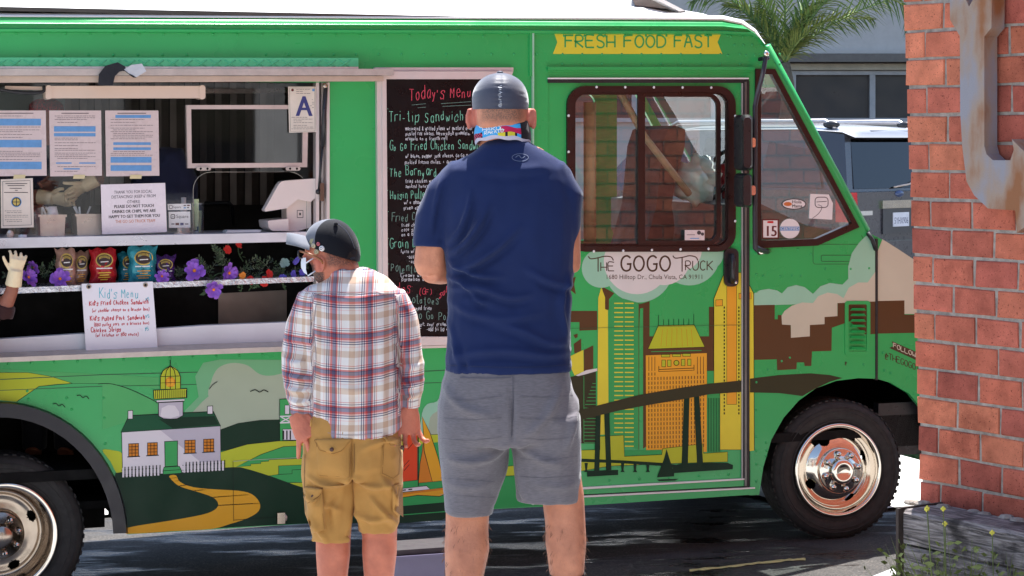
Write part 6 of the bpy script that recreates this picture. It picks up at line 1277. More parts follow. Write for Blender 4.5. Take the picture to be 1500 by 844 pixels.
# ------------------------------------------------------------ people
from mathutils.bvhtree import BVHTree
class Fig:
    def __init__(s, Yd, root): s.Y = Yd; s.root = root; s.o = Vector(root.location); s.s = F/Yd
    def p(s, x, y, dy=0.):                 # pixel at the figure's depth (+dy metres farther) -> root-local
        q = P(x, y, s.Y); return Vector((q.x, q.y+dy, q.z))-s.o
    def loft(s, mb, ent, n=26, e=2.3, m=None, hem=None):
        """ent: (px, py, half width px, half depth m, depth offset m); rings lie across the path"""
        c = [s.p(x, y, (r[0] if r else 0)) for x, y, hw, hd, *r in ent]; vs = []; fs = []
        for i, (x, y, hw, hd, *r) in enumerate(ent):
            t = (c[min(i+1, len(c)-1)]-c[max(0, i-1)]).normalized(); side = Vector((0, 1, 0)).cross(t)
            if side.length < .2: side = Vector((1, 0, 0))
            side = side.normalized()
            if (side.x < 0 if i == 0 else side.dot(pside) < 0): side = -side
            pside = side
            dep = Vector((0, -1, 0)); dep = (dep-t*dep.dot(t)); dep = dep.normalized() if dep.length > .2 else Vector((0, 0, 1))
            for k in range(n):
                a = 2*math.pi*k/n; ca, sa = math.cos(a), math.sin(a); ca = math.copysign(abs(ca)**(2/e), ca); sa = math.copysign(abs(sa)**(2/e), sa)
                v = c[i]+side*ca*hw/s.s+dep*sa*hd
                if hem and i == len(ent)-1: v += Vector((0, 0, -hem(a)/s.s))
                vs.append(v)
        for i in range(len(ent)-1):
            for k in range(n): fs.append((i*n+k, i*n+(k+1) % n, (i+1)*n+(k+1) % n, (i+1)*n+k))
        K = len(vs); L_ = (len(ent)-1)*n; vs.append(c[0]); vs.append(c[-1]+(Vector((0, 0, .02)) if hem else Vector()))
        for k in range(n): fs.append((K, (k+1) % n, k)); fs.append((K+1, L_+k, L_+(k+1) % n))
        mb.add(vs, fs, m or M['paper'])
    def hand(s, mb, wrist, fwd, side, size=.19, curl=.9, spread=.12, thumb=1, tcurl=.5):
        """wrist point local; fwd along the hand; side = towards the thumb"""
        fwd = Vector(fwd).normalized(); side = Vector(side); side = (side-fwd*side.dot(fwd)).normalized(); nrm = fwd.cross(side).normalized(); q = M['paper']; k = size/.19
        vs = []; fs = []; rows = [(0, .026, .02), (.03*k, .036*k, .018*k), (.07*k, .043*k, .016*k), (.095*k, .041*k, .013*k)]
        n = 12
        for d, a, b in rows:
            for j in range(n): t = 2*math.pi*j/n; vs.append(wrist+fwd*d+side*math.cos(t)*a+nrm*math.sin(t)*b)
        for i in range(len(rows)-1):
            for j in range(n): fs.append((i*n+j, i*n+(j+1) % n, (i+1)*n+(j+1) % n, (i+1)*n+j))
        fs.append(tuple(range(n-1, -1, -1))); fs.append(tuple((len(rows)-1)*n+j for j in range(n))); mb.add(vs, fs, q)
        for f, (off, ln) in enumerate(((.036, .072), (.0122, .08), (-.0122, .075), (-.036, .06))):
            b = wrist+fwd*.088*k+side*off*k; d = (fwd+side*spread*off/.03).normalized(); pts = [b-d*.02*k]; c = curl*(.85+.1*f)
            p_ = b; pts.append(p_.copy())
            for seg, fr in enumerate((.42, .33, .25)):
                d = (Matrix.Rotation(c*(.55 if seg == 0 else .8), 3, side)@d); p_ = p_+d*ln*k*fr; pts.append(p_.copy())
            mb.tube(pts, [.0095*k, .0098*k, .0092*k, .0085*k, .0068*k], q, 8)
        b = wrist+fwd*.028*k+side*.03*k; d = (fwd*.75+side*.66*thumb).normalized(); pts = [b-d*.015*k, b]; p_ = b.copy()
        for fr in (.036, .032, .026): p_ = p_+d*fr*k; pts.append(p_.copy()); d = (d+nrm*tcurl*.35-side*.28*tcurl).normalized()
        mb.tube(pts, [.013*k, .0125*k, .011*k, .0098*k, .0078*k], q, 8)
    def fuse(s, mb, name, mats, vox=.008, it=6, fac=.5, folds=(), nz=None, post=None):
        tmp = mb.build('tmp'); md = tmp.modifiers.new('r', 'REMESH'); md.mode = 'VOXEL'; md.voxel_size = vox
        if it: ms = tmp.modifiers.new('s', 'SMOOTH'); ms.factor = fac; ms.iterations = it
        dg = bpy.context.evaluated_depsgraph_get(); me = bpy.data.meshes.new_from_object(tmp.evaluated_get(dg)); old = tmp.data
        bpy.data.objects.remove(tmp); bpy.data.meshes.remove(old)
        me.materials.clear()
        for m in (mats if isinstance(mats, list) else [mats]): me.materials.append(m)
        nrm = [v.normal.copy() for v in me.vertices]
        pre = []
        for pts, wd, h in folds:
            pts = smoothline(pts, 4); xs = [q[0] for q in pts]; ys = [q[1] for q in pts]; pre.append((pts, wd, h, min(xs)-3*wd, max(xs)+3*wd, min(ys)-3*wd, max(ys)+3*wd))
        for v, n in zip(me.vertices, nrm):
            w = v.co+s.o; px = CX+w.x/s.Y*F; py = HZ+(H-w.z)/s.Y*F; d = 0.
            if n.y < .35:
                for pts, wd, h, xa, xb, ya, yb in pre:
                    if not (xa < px < xb and ya < py < yb): continue
                    best = 1e9; bt = 0
                    for i in range(len(pts)-1):
                        ax, ay = pts[i]; bx, by = pts[i+1]; dx, dy = bx-ax, by-ay; L2 = dx*dx+dy*dy+1e-9
                        t = max(0, min(1, ((px-ax)*dx+(py-ay)*dy)/L2)); q = (px-ax-dx*t)**2+(py-ay-dy*t)**2
                        if q < best: best = q; bt = (i+t)/(len(pts)-1)
                    d += 2.5*h*math.exp(-best/(wd*wd*.7))*(math.sin(math.pi*min(1, max(0, .08+.84*bt))))
            if nz:
                for (sx, sy, sz, amp) in nz: d += amp*noise.noise(Vector((w.x*sx, w.y*sy, w.z*sz)))
            v.co += n*d
            if post: post(v, px, py, n)
        me.polygons.foreach_set('use_smooth', [True]*len(me.polygons)); me.update(); me.name = name
        o = bpy.data.objects.new(name, me); COL.objects.link(o); o.parent = s.root; return o
    def bvh(s, o): return BVHTree.FromPolygons([v.co for v in o.data.vertices], [tuple(p.vertices) for p in o.data.polygons])
    def on(s, tree, x, y, off=.0015):
        og = Vector((0, 0, H))-s.o; d = Vector(((x-CX)/F, 1, -(y-HZ)/F)).normalized(); h = tree.ray_cast(og, d)
        if h[0] is None: return None
        nn = h[1] if h[1].dot(d) < 0 else -h[1]
        return h[0]+nn*off
    def strap(s, tree, pts, wd, m, name, parent, off=.002, thick=.003, closed=False, n=5):
        """ribbon of geometry lying on a surface, along pixel points"""
        q = smoothline(pts, n, closed) if n else list(pts); vs2, fs2 = ribbon2(q, wd, closed); out = []
        for v in vs2:
            h = s.on(tree, v.x, v.y, off)
            if h is None: h = out[-2] if len(out) > 1 else s.p(v.x, v.y)
            out.append(h)
        k = len(out); b = [v+Vector((0, -thick, 0)) for v in out]; fs = list(fs2); fs = [tuple(i+k for i in f) for f in fs]
        for f in fs2: fs += [(f[0], f[3], f[3]+k, f[0]+k), (f[1], f[2], f[2]+k, f[1]+k)]
        return obj(name, out+b, fs, m, parent=parent)
def setattr_col(o, name, vals):
    at = o.data.attributes.new(name, 'FLOAT_VECTOR', 'POINT'); flat = []
    for v in vals: flat += list(v)
    at.data.foreach_set('vector', flat)
def skinmat(name, c, hair=(84, 66, 58)):
    """skin; attribute 'msk': x = hair density, y = redness"""
    m = bpy.data.materials.new(name); m.use_nodes = True; t = m.node_tree; N = t.nodes; L = t.links; b = N['Principled BSDF']
    at = N.new('ShaderNodeAttribute'); at.attribute_name = 'msk'; sx = N.new('ShaderNodeSeparateXYZ'); L.new(at.outputs['Vector'], sx.inputs[0])
    tc = N.new('ShaderNodeTexCoord')
    def nz(s, d=4):
        k = N.new('ShaderNodeTexNoise'); k.inputs['Scale'].default_value = s; k.inputs['Detail'].default_value = d; L.new(tc.outputs['Object'], k.inputs['Vector']); return k.outputs[0]
    r = N.new('ShaderNodeValToRGB'); e = r.color_ramp.elements; e[0].position = .3; e[0].color = C(c[0]*.9, c[1]*.84, c[2]*.82); e[1].position = .72; e[1].color = C(min(255, c[0]*1.06), c[1]*1.03, c[2]); L.new(nz(22, 8), r.inputs[0])
    r2 = N.new('ShaderNodeValToRGB'); e = r2.color_ramp.elements; e[0].position = .38; e[0].color = (0, 0, 0, 1); e[1].position = .6; e[1].color = (1, 1, 1, 1); L.new(nz(260, 2), r2.inputs[0])
    mu = N.new('ShaderNodeMath'); mu.operation = 'MULTIPLY_ADD'; L.new(r2.outputs[0], mu.inputs[0]); mu.inputs[1].default_value = .5; mu.inputs[2].default_value = .55
    m2 = N.new('ShaderNodeMath'); m2.operation = 'MULTIPLY'; m2.use_clamp = True; L.new(mu.outputs[0], m2.inputs[0]); L.new(sx.outputs[0], m2.inputs[1])
    rd = N.new('ShaderNodeMix'); rd.data_type = 'RGBA'; rd.inputs[7].default_value = C(206, 104, 92); L.new(sx.outputs[1], rd.inputs[0]); L.new(r.outputs[0], rd.inputs[6])
    mx = N.new('ShaderNodeMix'); mx.data_type = 'RGBA'; mx.inputs[7].default_value = C(*hair); L.new(m2.outputs[0], mx.inputs[0]); L.new(rd.outputs[2], mx.inputs[6]); L.new(mx.outputs[2], b.inputs['Base Color'])
    b.inputs['Roughness'].default_value = .55; b.inputs['Subsurface Weight'].default_value = .12; b.inputs['Subsurface Radius'].default_value = (.8, .3, .15); b.inputs['Subsurface Scale'].default_value = .01
    bp = N.new('ShaderNodeBump'); bp.inputs['Strength'].default_value = .45; bp.inputs['Distance'].default_value = .003; L.new(nz(140, 6), bp.inputs['Height']); L.new(bp.outputs[0], b.inputs['Normal'])
    return m
def cloth(name, c, var=.08, weave=700, bump=.2, rough=.9, heather=0., sheen=.15):
    m = mat(name, C(*c), rough, var=var, vscale=9, bump=bump, bscale=weave, rvar=.03, spec=.2); b = m.node_tree.nodes['Principled BSDF']; b.inputs['Sheen Weight'].default_value = sheen; b.inputs['Sheen Roughness'].default_value = .4
    if heather:
        N = m.node_tree.nodes; L = m.node_tree.links; src = b.inputs['Base Color'].links[0].from_socket
        tc = N.new('ShaderNodeTexCoord'); mp = N.new('ShaderNodeMapping'); mp.inputs['Scale'].default_value = (60, 60, 500); L.new(tc.outputs['Object'], mp.inputs[0]); n = N.new('ShaderNodeTexNoise'); n.inputs['Scale'].default_value = 1; n.inputs['Detail'].default_value = 3; L.new(mp.outputs[0], n.inputs[0])
        r = N.new('ShaderNodeMapRange'); r.inputs[1].default_value = .3; r.inputs[2].default_value = .7; r.inputs[3].default_value = 1-heather; r.inputs[4].default_value = 1+heather; L.new(n.outputs[0], r.inputs[0])
        k = N.new('ShaderNodeMix'); k.data_type = 'RGBA'; k.blend_type = 'MULTIPLY'; k.inputs[0].default_value = 1; L.new(src, k.inputs[6]); L.new(r.outputs[0], k.inputs[7]); L.new(k.outputs[2], b.inputs['Base Color'])
    return m
def dome(fig, rows, m, name, parent, n=40, e=2.0, matfn=None, mats=None, cap=True, thick=True):
    """rows of (px, py, half width px, half depth m, dy, tilt px per hw)"""
    vs = []; fs = []; fm = []
    for (x, y, hw, hd, dy, tl) in rows:
        c = fig.p(x, y, dy)
        for k in range(n):
            a = 2*math.pi*k/n; vs.append(c+Vector((math.cos(a)*hw/fig.s, -math.sin(a)*hd, -tl*math.cos(a)/fig.s)))
    for i in range(len(rows)-1):
        for k in range(n): fs.append((i*n+k, i*n+(k+1) % n, (i+1)*n+(k+1) % n, (i+1)*n+k)); fm.append(matfn(i, k) if matfn else 0)
    if cap: fs.append(tuple((len(rows)-1)*n+k for k in range(n))); fm.append(0)
    return obj(name, vs, fs, mats or [m], fm, parent, True)
# ============================================================ tall man
Y1 = 6.15; x1_ = (745-CX)/F*Y1; z1_ = ground_z(x1_, Y1)+.022
man = empty('person', (x1_, Y1, z1_)); tag(man, 'tall man seen from behind in navy t-shirt, grey shorts and dark cap, arms crossed', 'person')
f = Fig(Y1, man); SK1 = skinmat('skin_tall', (204, 138, 108)); yb = HZ+(H-z1_)/Y1*F
b = MB()
f.loft(b, [(733, 112, 18, .05), (733, 120, 29, .075), (733, 140, 37, .094), (733, 160, 38.5, .097), (734, 175, 37.5, .09), (736, 188, 35.5, .075, .01), (738, 202, 34.5, .062, .01), (740, 218, 40, .062, .01), (742, 232, 60, .07)], m=SK1)
f.loft(b, [(742, 225, 45, .06), (742, 250, 78, .085), (745, 300, 88, .105), (747, 380, 84, .105), (746, 460, 80, .1), (745, 540, 84, .11), (744, 620, 92, .12)], m=SK1)
for sx, (ax, ay), el, ph in ((-1, (668, 262), (631, 388), None), (1, (822, 262), (826, 385), None)):
    f.loft(b, [(ax-sx*12, ay+14, 20, .05), ((ax+el[0])/2-4*(-sx), 320, 23, .052), (el[0]+1, 365, 23.5, .052), (el[0], 386, 25, .052, .005), (el[0]+2, 398, 22, .045, .01)], n=18, m=SK1)
# forearms crossed in front of the chest
f.loft(b, [(629, 395, 20, .042, .0), (645, 397, 21, .044, .03), (668, 396, 20, .04, .1), (700, 388, 17, .035, .2), (740, 378, 14, .028, .24)], n=16, m=SK1)
f.loft(b, [(826, 392, 20, .042, .0), (810, 394, 20, .044, .05), (780, 388, 18, .036, .16), (730, 380, 15, .03, .28), (690, 378, 13, .026, .25)], n=16, m=SK1)
f.hand(b, f.p(690, 380, .24), (-.6, -.55, .05), (0, -.3, 1), .19, .7, .1)
f.hand(b, f.p(742, 378, .25), (.7, .3, .0), (0, .3, 1), .19, .7, .1)
for pts in ([(656, 372), (651, 377), (650, 387), (653, 396)],): b.tube([f.p(x, y, .045-.02*i) for i, (x, y) in enumerate(pts)], [.010, .011, .0105, .008], SK1, 8)
f.loft(b, [(690, 640, 44, .1), (688, 700, 35, .075), (685, 745, 32, .064), (684, 775, 31.5, .062), (684, 803, 33, .066, -.005), (681, 835, 29, .06, -.005), (679, 880, 24, .05), (677, 960, 17, .036), (676, yb-42, 16, .036), (676, yb-4, 19, .05, .01)], m=SK1)
f.loft(b, [(800, 640, 46, .1), (812, 690, 38, .078), (825, 730, 31, .064), (828, 765, 29.5, .06), (829, 795, 30, .062, -.005), (830, 830, 26, .055, -.005), (831, 880, 22, .047), (832, 960, 17, .036), (833, yb-42, 16, .036), (833, yb-4, 19, .05, .01)], m=SK1)
for x, sd in ((693, -1), (776, 1)):   # ears
    c = f.p(x, 173, .004); pts = []
    b.ball(c+Vector((sd*.002, .004, 0)), (.012, .016, .031), SK1, 12, 8); b.tube([c+Vector((sd*(.006+.010*math.sin(t)), -.004-.006*math.sin(t), .030*math.cos(t)-.002)) for t in [R(10+20*i) for i in range(9)]], [.004]+[.0062]*7+[.005], SK1, 7)
    b.tube([f.p(x-sd*6, 170), f.p(x, 172)], .012, SK1, 8)
def msk1(o):
    out = []
    for v in o.data.vertices:
        w = v.co+f.o; px = CX+w.x/Y1*F; py = HZ+(H-w.z)/Y1*F; h = 0; r = 0
        if 100 < py < 182 and 703 < px < 768: h = .75*(1-sstep(172, 184, py))*sstep(700, 712, px)*(1-sstep(760, 769, px))
        if px < 699 and py < 200 or px > 771 and py < 200: r = .55
        if 740 < py < 1000: h = .10
        out.append((h, r, 0))
    setattr_col(o, 'msk', out)
bd = f.fuse(b, 'body', SK1, .0055, 3); msk1(bd)
def leg_hair(fig, o, y0, y1, n, root, c, seed):
    r = random.Random(seed); cand = [v for v in o.data.vertices if y0 < HZ+(H-(v.co.z+fig.o.z))/fig.Y*F < y1 and v.normal.y < .3]; q = MB(); m = mat('leg_hair_%d' % seed, C(*c), .6)
    for _ in range(n):
        v = r.choice(cand); nn = v.normal; d = (nn*.55+Vector((r.uniform(-.5, .5), 0, -1))).normalized(); l_ = r.uniform(.008, .02); s_ = d.cross(nn).normalized()*.00022; p = v.co; q.add([p-s_, p+s_, p+d*l_*.6+s_*.8+nn*.001, p+d*l_+Vector((0, 0, -.002))], [(0, 1, 2), (0, 2, 3)], m)
    tag(q.build('leg_hair', root), kind='stuff')
leg_hair(f, bd, 765, 900, 300, man, (120, 84, 66), 1)
NV = cloth('navy_jersey', (26, 40, 82), .06, 900, .15, .85, 0, .16)
b = MB()
f.loft(b, [(740, 213, 33, .06, .01), (741, 222, 48, .078), (742, 234, 76, .095), (742, 248, 95, .11), (742, 268, 102, .12), (744, 300, 103, .13), (746, 340, 101, .134), (747, 380, 96, .132), (747, 420, 92.5, .128), (746, 460, 91, .126), (746, 500, 92, .132), (745, 525, 93, .137), (745, 542, 93.5, .138)], m=NV)
f.loft(b, [(704, 262, 24, .075), (674, 263, 31, .08), (651, 288, 30, .072), (637, 320, 27.5, .064), (632, 345, 26, .062), (631, 361, 26, .062)], n=20, m=NV)
f.loft(b, [(782, 260, 24, .075), (811, 261, 31, .08), (829, 288, 26, .074, .0), (827, 330, 24, .066), (823, 370, 23, .064, .01), (818, 398, 19, .058, .02)], n=20, m=NV)
fo1 = [([(660, 392), (690, 385), (730, 360), (760, 330)], 7, .007), ([(660, 370), (685, 352), (705, 325), (716, 300)], 6, .008), ([(662, 420), (700, 418), (745, 432), (775, 428)], 7, .006), ([(657, 405), (680, 412), (700, 436), (712, 438)], 5, .007), ([(660, 352), (676, 335), (688, 305), (692, 280)], 5, .006), ([(834, 402), (822, 440), (829, 480), (836, 495)], 6, .008), ([(836, 500), (800, 498), (760, 478), (720, 468)], 8, .007), ([(838, 512), (800, 515), (740, 508), (690, 512), (660, 525)], 8, .006), ([(658, 470), (672, 505), (676, 535)], 6, .006), ([(664, 500), (690, 535)], 5, .005), ([(650, 262), (640, 300), (634, 340)], 5, .004), ([(700, 245), (745, 252), (800, 246)], 9, .003), ([(660, 440), (690, 456), (740, 462), (790, 456)], 8, .005), ([(842, 420), (800, 408), (770, 390)], 7, .006), ([(657, 380), (690, 398), (735, 402)], 5, .006)]
fo1 += [([(x+4, y+7) for x, y in p_], w_*1.1, -h_*.75) for p_, w_, h_ in fo1]
sh1 = f.fuse(b, 't_shirt', NV, .0065, 5, folds=fo1, nz=[(9, 9, 5, .004), (26, 20, 14, .0022)])
GS = cloth('grey_shorts_cloth', (114, 109, 114), .06, 700, .2, .9, .16, .3); b = MB()
f.loft(b, [(745, 534, 90, .133), (744, 560, 95, .142), (743, 595, 102, .152), (744, 628, 104, .152), (745, 645, 100, .14)], m=GS)
f.loft(b, [(696, 615, 54, .13), (692, 650, 51, .122), (690, 690, 44, .108), (688, 720, 38.5, .1), (687, 751, 35.5, .094)], m=GS)
f.loft(b, [(796, 612, 54, .13), (800, 650, 51, .124), (802, 690, 49, .112), (803, 715, 47, .104), (803, 733, 46.5, .1)], m=GS)
fo2 = [([(745, 640), (720, 660), (690, 668), (660, 664)], 8, .007), ([(752, 640), (790, 664), (820, 672)], 8, .006), ([(748, 560), (750, 600), (749, 640)], 3, -.006), ([(742, 650), (735, 690), (725, 735)], 4, .006), ([(845, 575), (835, 620), (828, 650)], 6, .006), ([(650, 560), (680, 590), (720, 600)], 8, .004), ([(820, 560), (800, 600), (770, 630)], 8, .005), ([(756, 660), (764, 700), (768, 725)], 4, .006), ([(655, 700), (690, 706), (720, 700)], 8, .003), ([(780, 700), (820, 706), (845, 700)], 8, .003)]
shs = f.fuse(b, 'shorts', GS, .0065, 4, folds=fo2, nz=[(10, 8, 6, .004), (30, 20, 16, .002)])
tr = f.bvh(shs); ST = mat('shorts_stitch', C(92, 90, 102), .9); PS = mat('shorts_pinstripe', C(96, 92, 102), .9)
for nm, pts, wd in (('pocket_welt', [(674, 553), (710, 554), (748, 553)], 1.6), ('seam', [(751, 548), (752, 600), (749, 640)], .8)): f.strap(tr, pts, wd, ST, nm, shs, .001, .0015)
for y0, y1 in ((583, 580), (612, 612), (642, 640), (672, 674), (700, 706), (724, 729)): f.strap(tr, [(645 if y0 > 600 else 655, y0), (690, y0+3), (735 if y0 < 650 else 725, y1)], .5, PS, 'pinstripe', shs, .0006, .0008)
for y0, y1 in ((580, 578), (612, 610), (642, 640), (672, 668), (698, 696)): f.strap(tr, [(762, y0), (800, y0+2), (845, y1)], .5, PS, 'pinstripe', shs, .0006, .0008)
tr = f.bvh(sh1); LG = mat('tonal_logo', C(112, 122, 150), .7)
f.strap(tr, [(762+12*math.cos(t), 231+5.5*math.sin(t)) for t in [2*math.pi*i/16 for i in range(16)]], .7, LG, 'logo_oval', sh1, .001, .0006, True, 1); f.strap(tr, [(755, 231), (760, 228), (764, 232), (769, 229)], .9, LG, 'logo_mark', sh1, .001, .0006)
f.strap(tr, [(655, 535), (700, 537), (745, 538), (800, 537), (836, 533)], .8, mat('hem_stitch', C(26, 36, 70), .8), 'hem_stitch', sh1, .0008, .0008)
CP = cloth('charcoal_nylon', (70, 72, 86), .08, 300, .1, .5, 0, .5)
rws = [(733, 160.5, 40.5, .100, 0, 0), (733, 154, 41.3, .102, 0, 0), (732.7, 145, 41.2, .102, 0, 0), (732.5, 135, 39.6, .099, 0, 0), (732.5, 126, 35.8, .092, 0, 0), (732.5, 118, 29.5, .078, 0, 0), (732.5, 111.5, 20, .055, 0, 0), (732.5, 108, 10, .03, 0, 0), (732.5, 107, 3, .01, 0, 0)]
rws = [tuple(x) for x in smoothline(rws, 4)]
cap = dome(f, rws, CP, 'cap', man, 64)
r = random.Random(2)
for v in cap.data.vertices:
    w = v.co+f.o; px = CX+w.x/Y1*F; py = HZ+(H-w.z)/Y1*F
    if w.y < Y1+.02: e_ = abs(px-732.5); g = math.exp(-(e_/4)**2); v.co.y += .004*g+(.0016*math.sin(py*.9)*math.exp(-(e_/11)**2)); e2 = min(abs(px-696), abs(px-769)); v.co.y -= .0016*math.sin(py*.8+e2*.2)*math.exp(-(e2/9)**2)
tr = f.bvh(cap)
for i in range(17): y = 126+1.9*i; f.strap(tr, [(731.5+r.uniform(-2.4, .5), y), (733.5+r.uniform(-.5, 2.2), y+r.uniform(-.8, 1.4))], .8, mat('seam_thread', C(196, 198, 206), .6), 'stitch', cap, .0008, .0008, n=0)
f.strap(tr, [(692.5, 159), (732, 160), (772.5, 159)], 2.0, CP, 'sweatband_edge', cap, .0006, .001)
q = MB(); q.ball(f.p(732.5, 106.5), (.010, .010, .005), CP); q.build('cap_button', cap)
q = MB(); pts = [(math.cos(t), math.sin(t)) for t in [R(180*i/12) for i in range(13)]]; cb = f.p(733, 158, .06); q.add([cb+Vector((.074*c_, .05*s_, -.002)) for c_, s_ in pts]+[cb+Vector((.070*c_, .05+.085*s_, -.012-.008*s_)) for c_, s_ in pts]+[cb+Vector((.074*c_, .05*s_, -.006)) for c_, s_ in pts]+[cb+Vector((.070*c_, .05+.085*s_, -.016-.008*s_)) for c_, s_ in pts], [(i, i+1, 14+i, 13+i) for i in range(12)]+[(26+i, 39+i, 40+i, 27+i) for i in range(12)]+[(13+i, 14+i, 40+i, 39+i) for i in range(12)], CP); q.build('cap_bill', cap)
# neck gaiter
GC = {k: cloth('gaiter_'+k, c, .06, 500, .12, .7) for k, c in dict(blue=(64, 164, 226), black=(26, 26, 34), red=(190, 34, 84), yellow=(210, 196, 60), grey=(196, 190, 206), white=(226, 234, 240)).items()}
gk = list(GC.values()); gn = list(GC.keys())
def gait():
    n, m_ = 72, 12; vs = []; fs = []; fm = []
    for j in range(m_+1):
        t = j/m_
        for k in range(n):
            a = 2*math.pi*k/n; ca, sa = math.cos(a), math.sin(a); bk = max(0, sa)
            yt = 181-8.5*bk-2*ca*.5; ybm = 214-10*bk-3.5*ca*-1*.4 if sa > 0 else 213
            y = yt+(ybm-yt)*t; hw = 38+3.2*math.sin(math.pi*t*.9)+1.4*t; cxp = 735.5+1.5*t
            c = f.p(cxp, y, .008); vs.append(c+Vector((ca*hw/f.s, -sa*(.086+.006*math.sin(math.pi*t))+.004*noise.noise(Vector((ca*3, sa*3, t*4))), .002*math.sin(8*a+6*t))))
    for j in range(m_):
        for k in range(n):
            a = 2*math.pi*(k+.5)/n; c_ = math.cos(a); t = (j+.5)/m_; fs.append((j*n+k, j*n+(k+1) % n, (j+1)*n+(k+1) % n, (j+1)*n+k)); g = 'blue'
            if t > .83: g = 'grey'
            elif c_ > .62 or (t < .22 and c_ > .1): g = 'black'
            elif .68 < t and -.2 < c_ < .5: g = 'yellow' if (k % 4) else 'black'
            elif .45 < t < .68 and c_ > -.05: g = 'red'
            elif c_ < -.72 and t > .6: g = 'red' if (k+j) % 2 else 'black'
            fm.append(gn.index(g))
    o = obj('neck_gaiter', vs, fs, gk, fm, man, True); t_ = f.bvh(o)
    for row, (x0, x1, y, sl) in enumerate(((702, 736, 187, -.1), (707, 740, 192, -.13), (710, 738, 197, -.16))):
        ls, ex = strokes(('GARANI', 'HAKUL', 'RAKATO')[row], 0, 0, 4.2, jit=.2, asp=.8)
        for i, l in enumerate(ls): f.strap(t_, [(x0+u_*(x1-x0)/ex, y-v_+sl*u_) for u_, v_ in l], .9, GC['white'], 'print', o, .0008, .0006, n=0)
gait()
q_ = mat('black_sock', (.012, .012, .014, 1), .9, bump=.3, bscale=200); q = MB(); f.loft(q, [(831, 839, 26.5, .056, -.005), (831, 880, 23.5, .05), (832, 960, 18.5, .039), (833, yb-40, 17.5, .039)], m=q_); q.build('sock', man)
q = MB(); f.loft(q, [(679, 858, 27.5, .055, -.003), (679, 885, 25, .052), (677, 960, 18.5, .039), (676, yb-40, 17.5, .039)], m=q_); q.build('sock', man)
def shoe(fig, px, yb, parent, m, up=0):
    q = MB(); c = fig.p(px, yb); c.z = 0; pr = [(-.10, .036, .075), (-.06, .042, .085), (.02, .042, .075), (.10, .048, .055), (.16, .042, .045), (.19, .02, .03)]; vs = []; n = 12
    for y, hw, h in pr:
        for k in range(n): a = math.pi*k/(n-1); vs.append(c+Vector((hw*math.cos(a), y, max(.0, h*math.sin(a)))))
    fs = [(i*n+k, i*n+k+1, (i+1)*n+k+1, (i+1)*n+k) for i in range(len(pr)-1) for k in range(n-1)]+[(i*n, (i+1)*n, (i+1)*n+n-1, i*n+n-1) for i in range(len(pr)-1)]+[tuple(range(n)), tuple((len(pr)-1)*n+k for k in range(n-1, -1, -1))]
    q.add(vs, fs, m, True); q.build('shoe', parent)
shm = mat('dark_shoe', C(48, 48, 54), .7)
shoe(f, 676, yb, man, shm); shoe(f, 833, yb, man, shm)
# ============================================================ shorter man in plaid
Y2 = 7.4; x2_ = (518-CX)/F*Y2; z2_ = ground_z(x2_, Y2)+.022
man2 = empty('person', (x2_, Y2, z2_)); tag(man2, 'bearded man in plaid shirt, tan cargo shorts and two-tone cap, looking left at the window', 'person')
f2 = Fig(Y2, man2); SK2 = skinmat('skin_plaid_man', (206, 128, 100), (34, 24, 22)); yb2 = HZ+(H-z2_)/Y2*F
b = MB()
f2.loft(b, [(486, 334, 22, .05), (486, 342, 29, .06), (486, 355, 34, .07), (485, 368, 35, .073), (486, 380, 35.5, .075), (485, 392, 33.5, .07), (480, 402, 27, .06), (474, 411, 19, .05), (470, 416, 10, .03)], m=SK2)
f2.loft(b, [(500, 370, 22, .06), (501, 385, 23, .062), (502, 398, 25, .064), (506, 415, 36, .07), (510, 430, 55, .085)], m=SK2)
b.tube([f2.p(449, 372, .0), f2.p(446, 380, .0), f2.p(449, 385, .0)], [.008, .013, .008], SK2, 8)
b.ball(f2.p(452, 366, 0), (.012, .06, .012), SK2, 12, 6)
f2.loft(b, [(510, 415, 50, .08), (513, 460, 60, .1), (518, 540, 60, .11), (518, 620, 62, .12), (518, 670, 64, .12)], m=SK2)
f2.loft(b, [(464, 454, 13, .04), (440, 500, 17, .042), (438, 545, 16, .04, -.02), (440, 585, 14, .034, -.04), (441, 606, 11.5, .024, -.05)], n=16, m=SK2)
f2.loft(b, [(578, 456, 12, .04), (600, 500, 16, .042), (603, 550, 15, .038), (602, 585, 13, .032), (601, 600, 11.5, .024)], n=16, m=SK2)
f2.hand(b, f2.p(436, 602, -.07), (.5, -.18, -.84), (.8, .1, .55), .19, .3, .5, .3, .3)
f2.hand(b, f2.p(601, 594, -.01), (-.05, -.1, -1), (-.9, -.35, .05), .19, .75, .35, .8, .5)
f2.loft(b, [(486, 690, 38, .085), (487, 740, 31, .07), (488, 790, 25.5, .058), (488, 812, 25, .058, -.004), (487, 850, 21.5, .05), (486, 920, 15, .035), (486, yb2-34, 13.5, .032), (486, yb2-3, 16, .042, .01)], m=SK2)
f2.loft(b, [(548, 690, 38, .085), (553, 740, 31, .07), (556, 785, 25.5, .058), (556, 808, 25.5, .058, -.004), (555, 850, 21.5, .05), (554, 920, 15, .035), (554, yb2-34, 13.5, .032), (554, yb2-3, 16, .042, .01)], m=SK2)
ec = f2.p(468, 386, -.068); b.ball(ec, (.017, .012, .028), SK2, 12, 8); b.tube([ec+Vector((.008+.014*math.sin(t), -.008-.002*math.sin(t), .026*math.cos(t))) for t in [R(180*i/8) for i in range(9)]], .005, SK2, 7)
bd2 = f2.fuse(b, 'body', SK2, .0036, 2, .4)
out = []
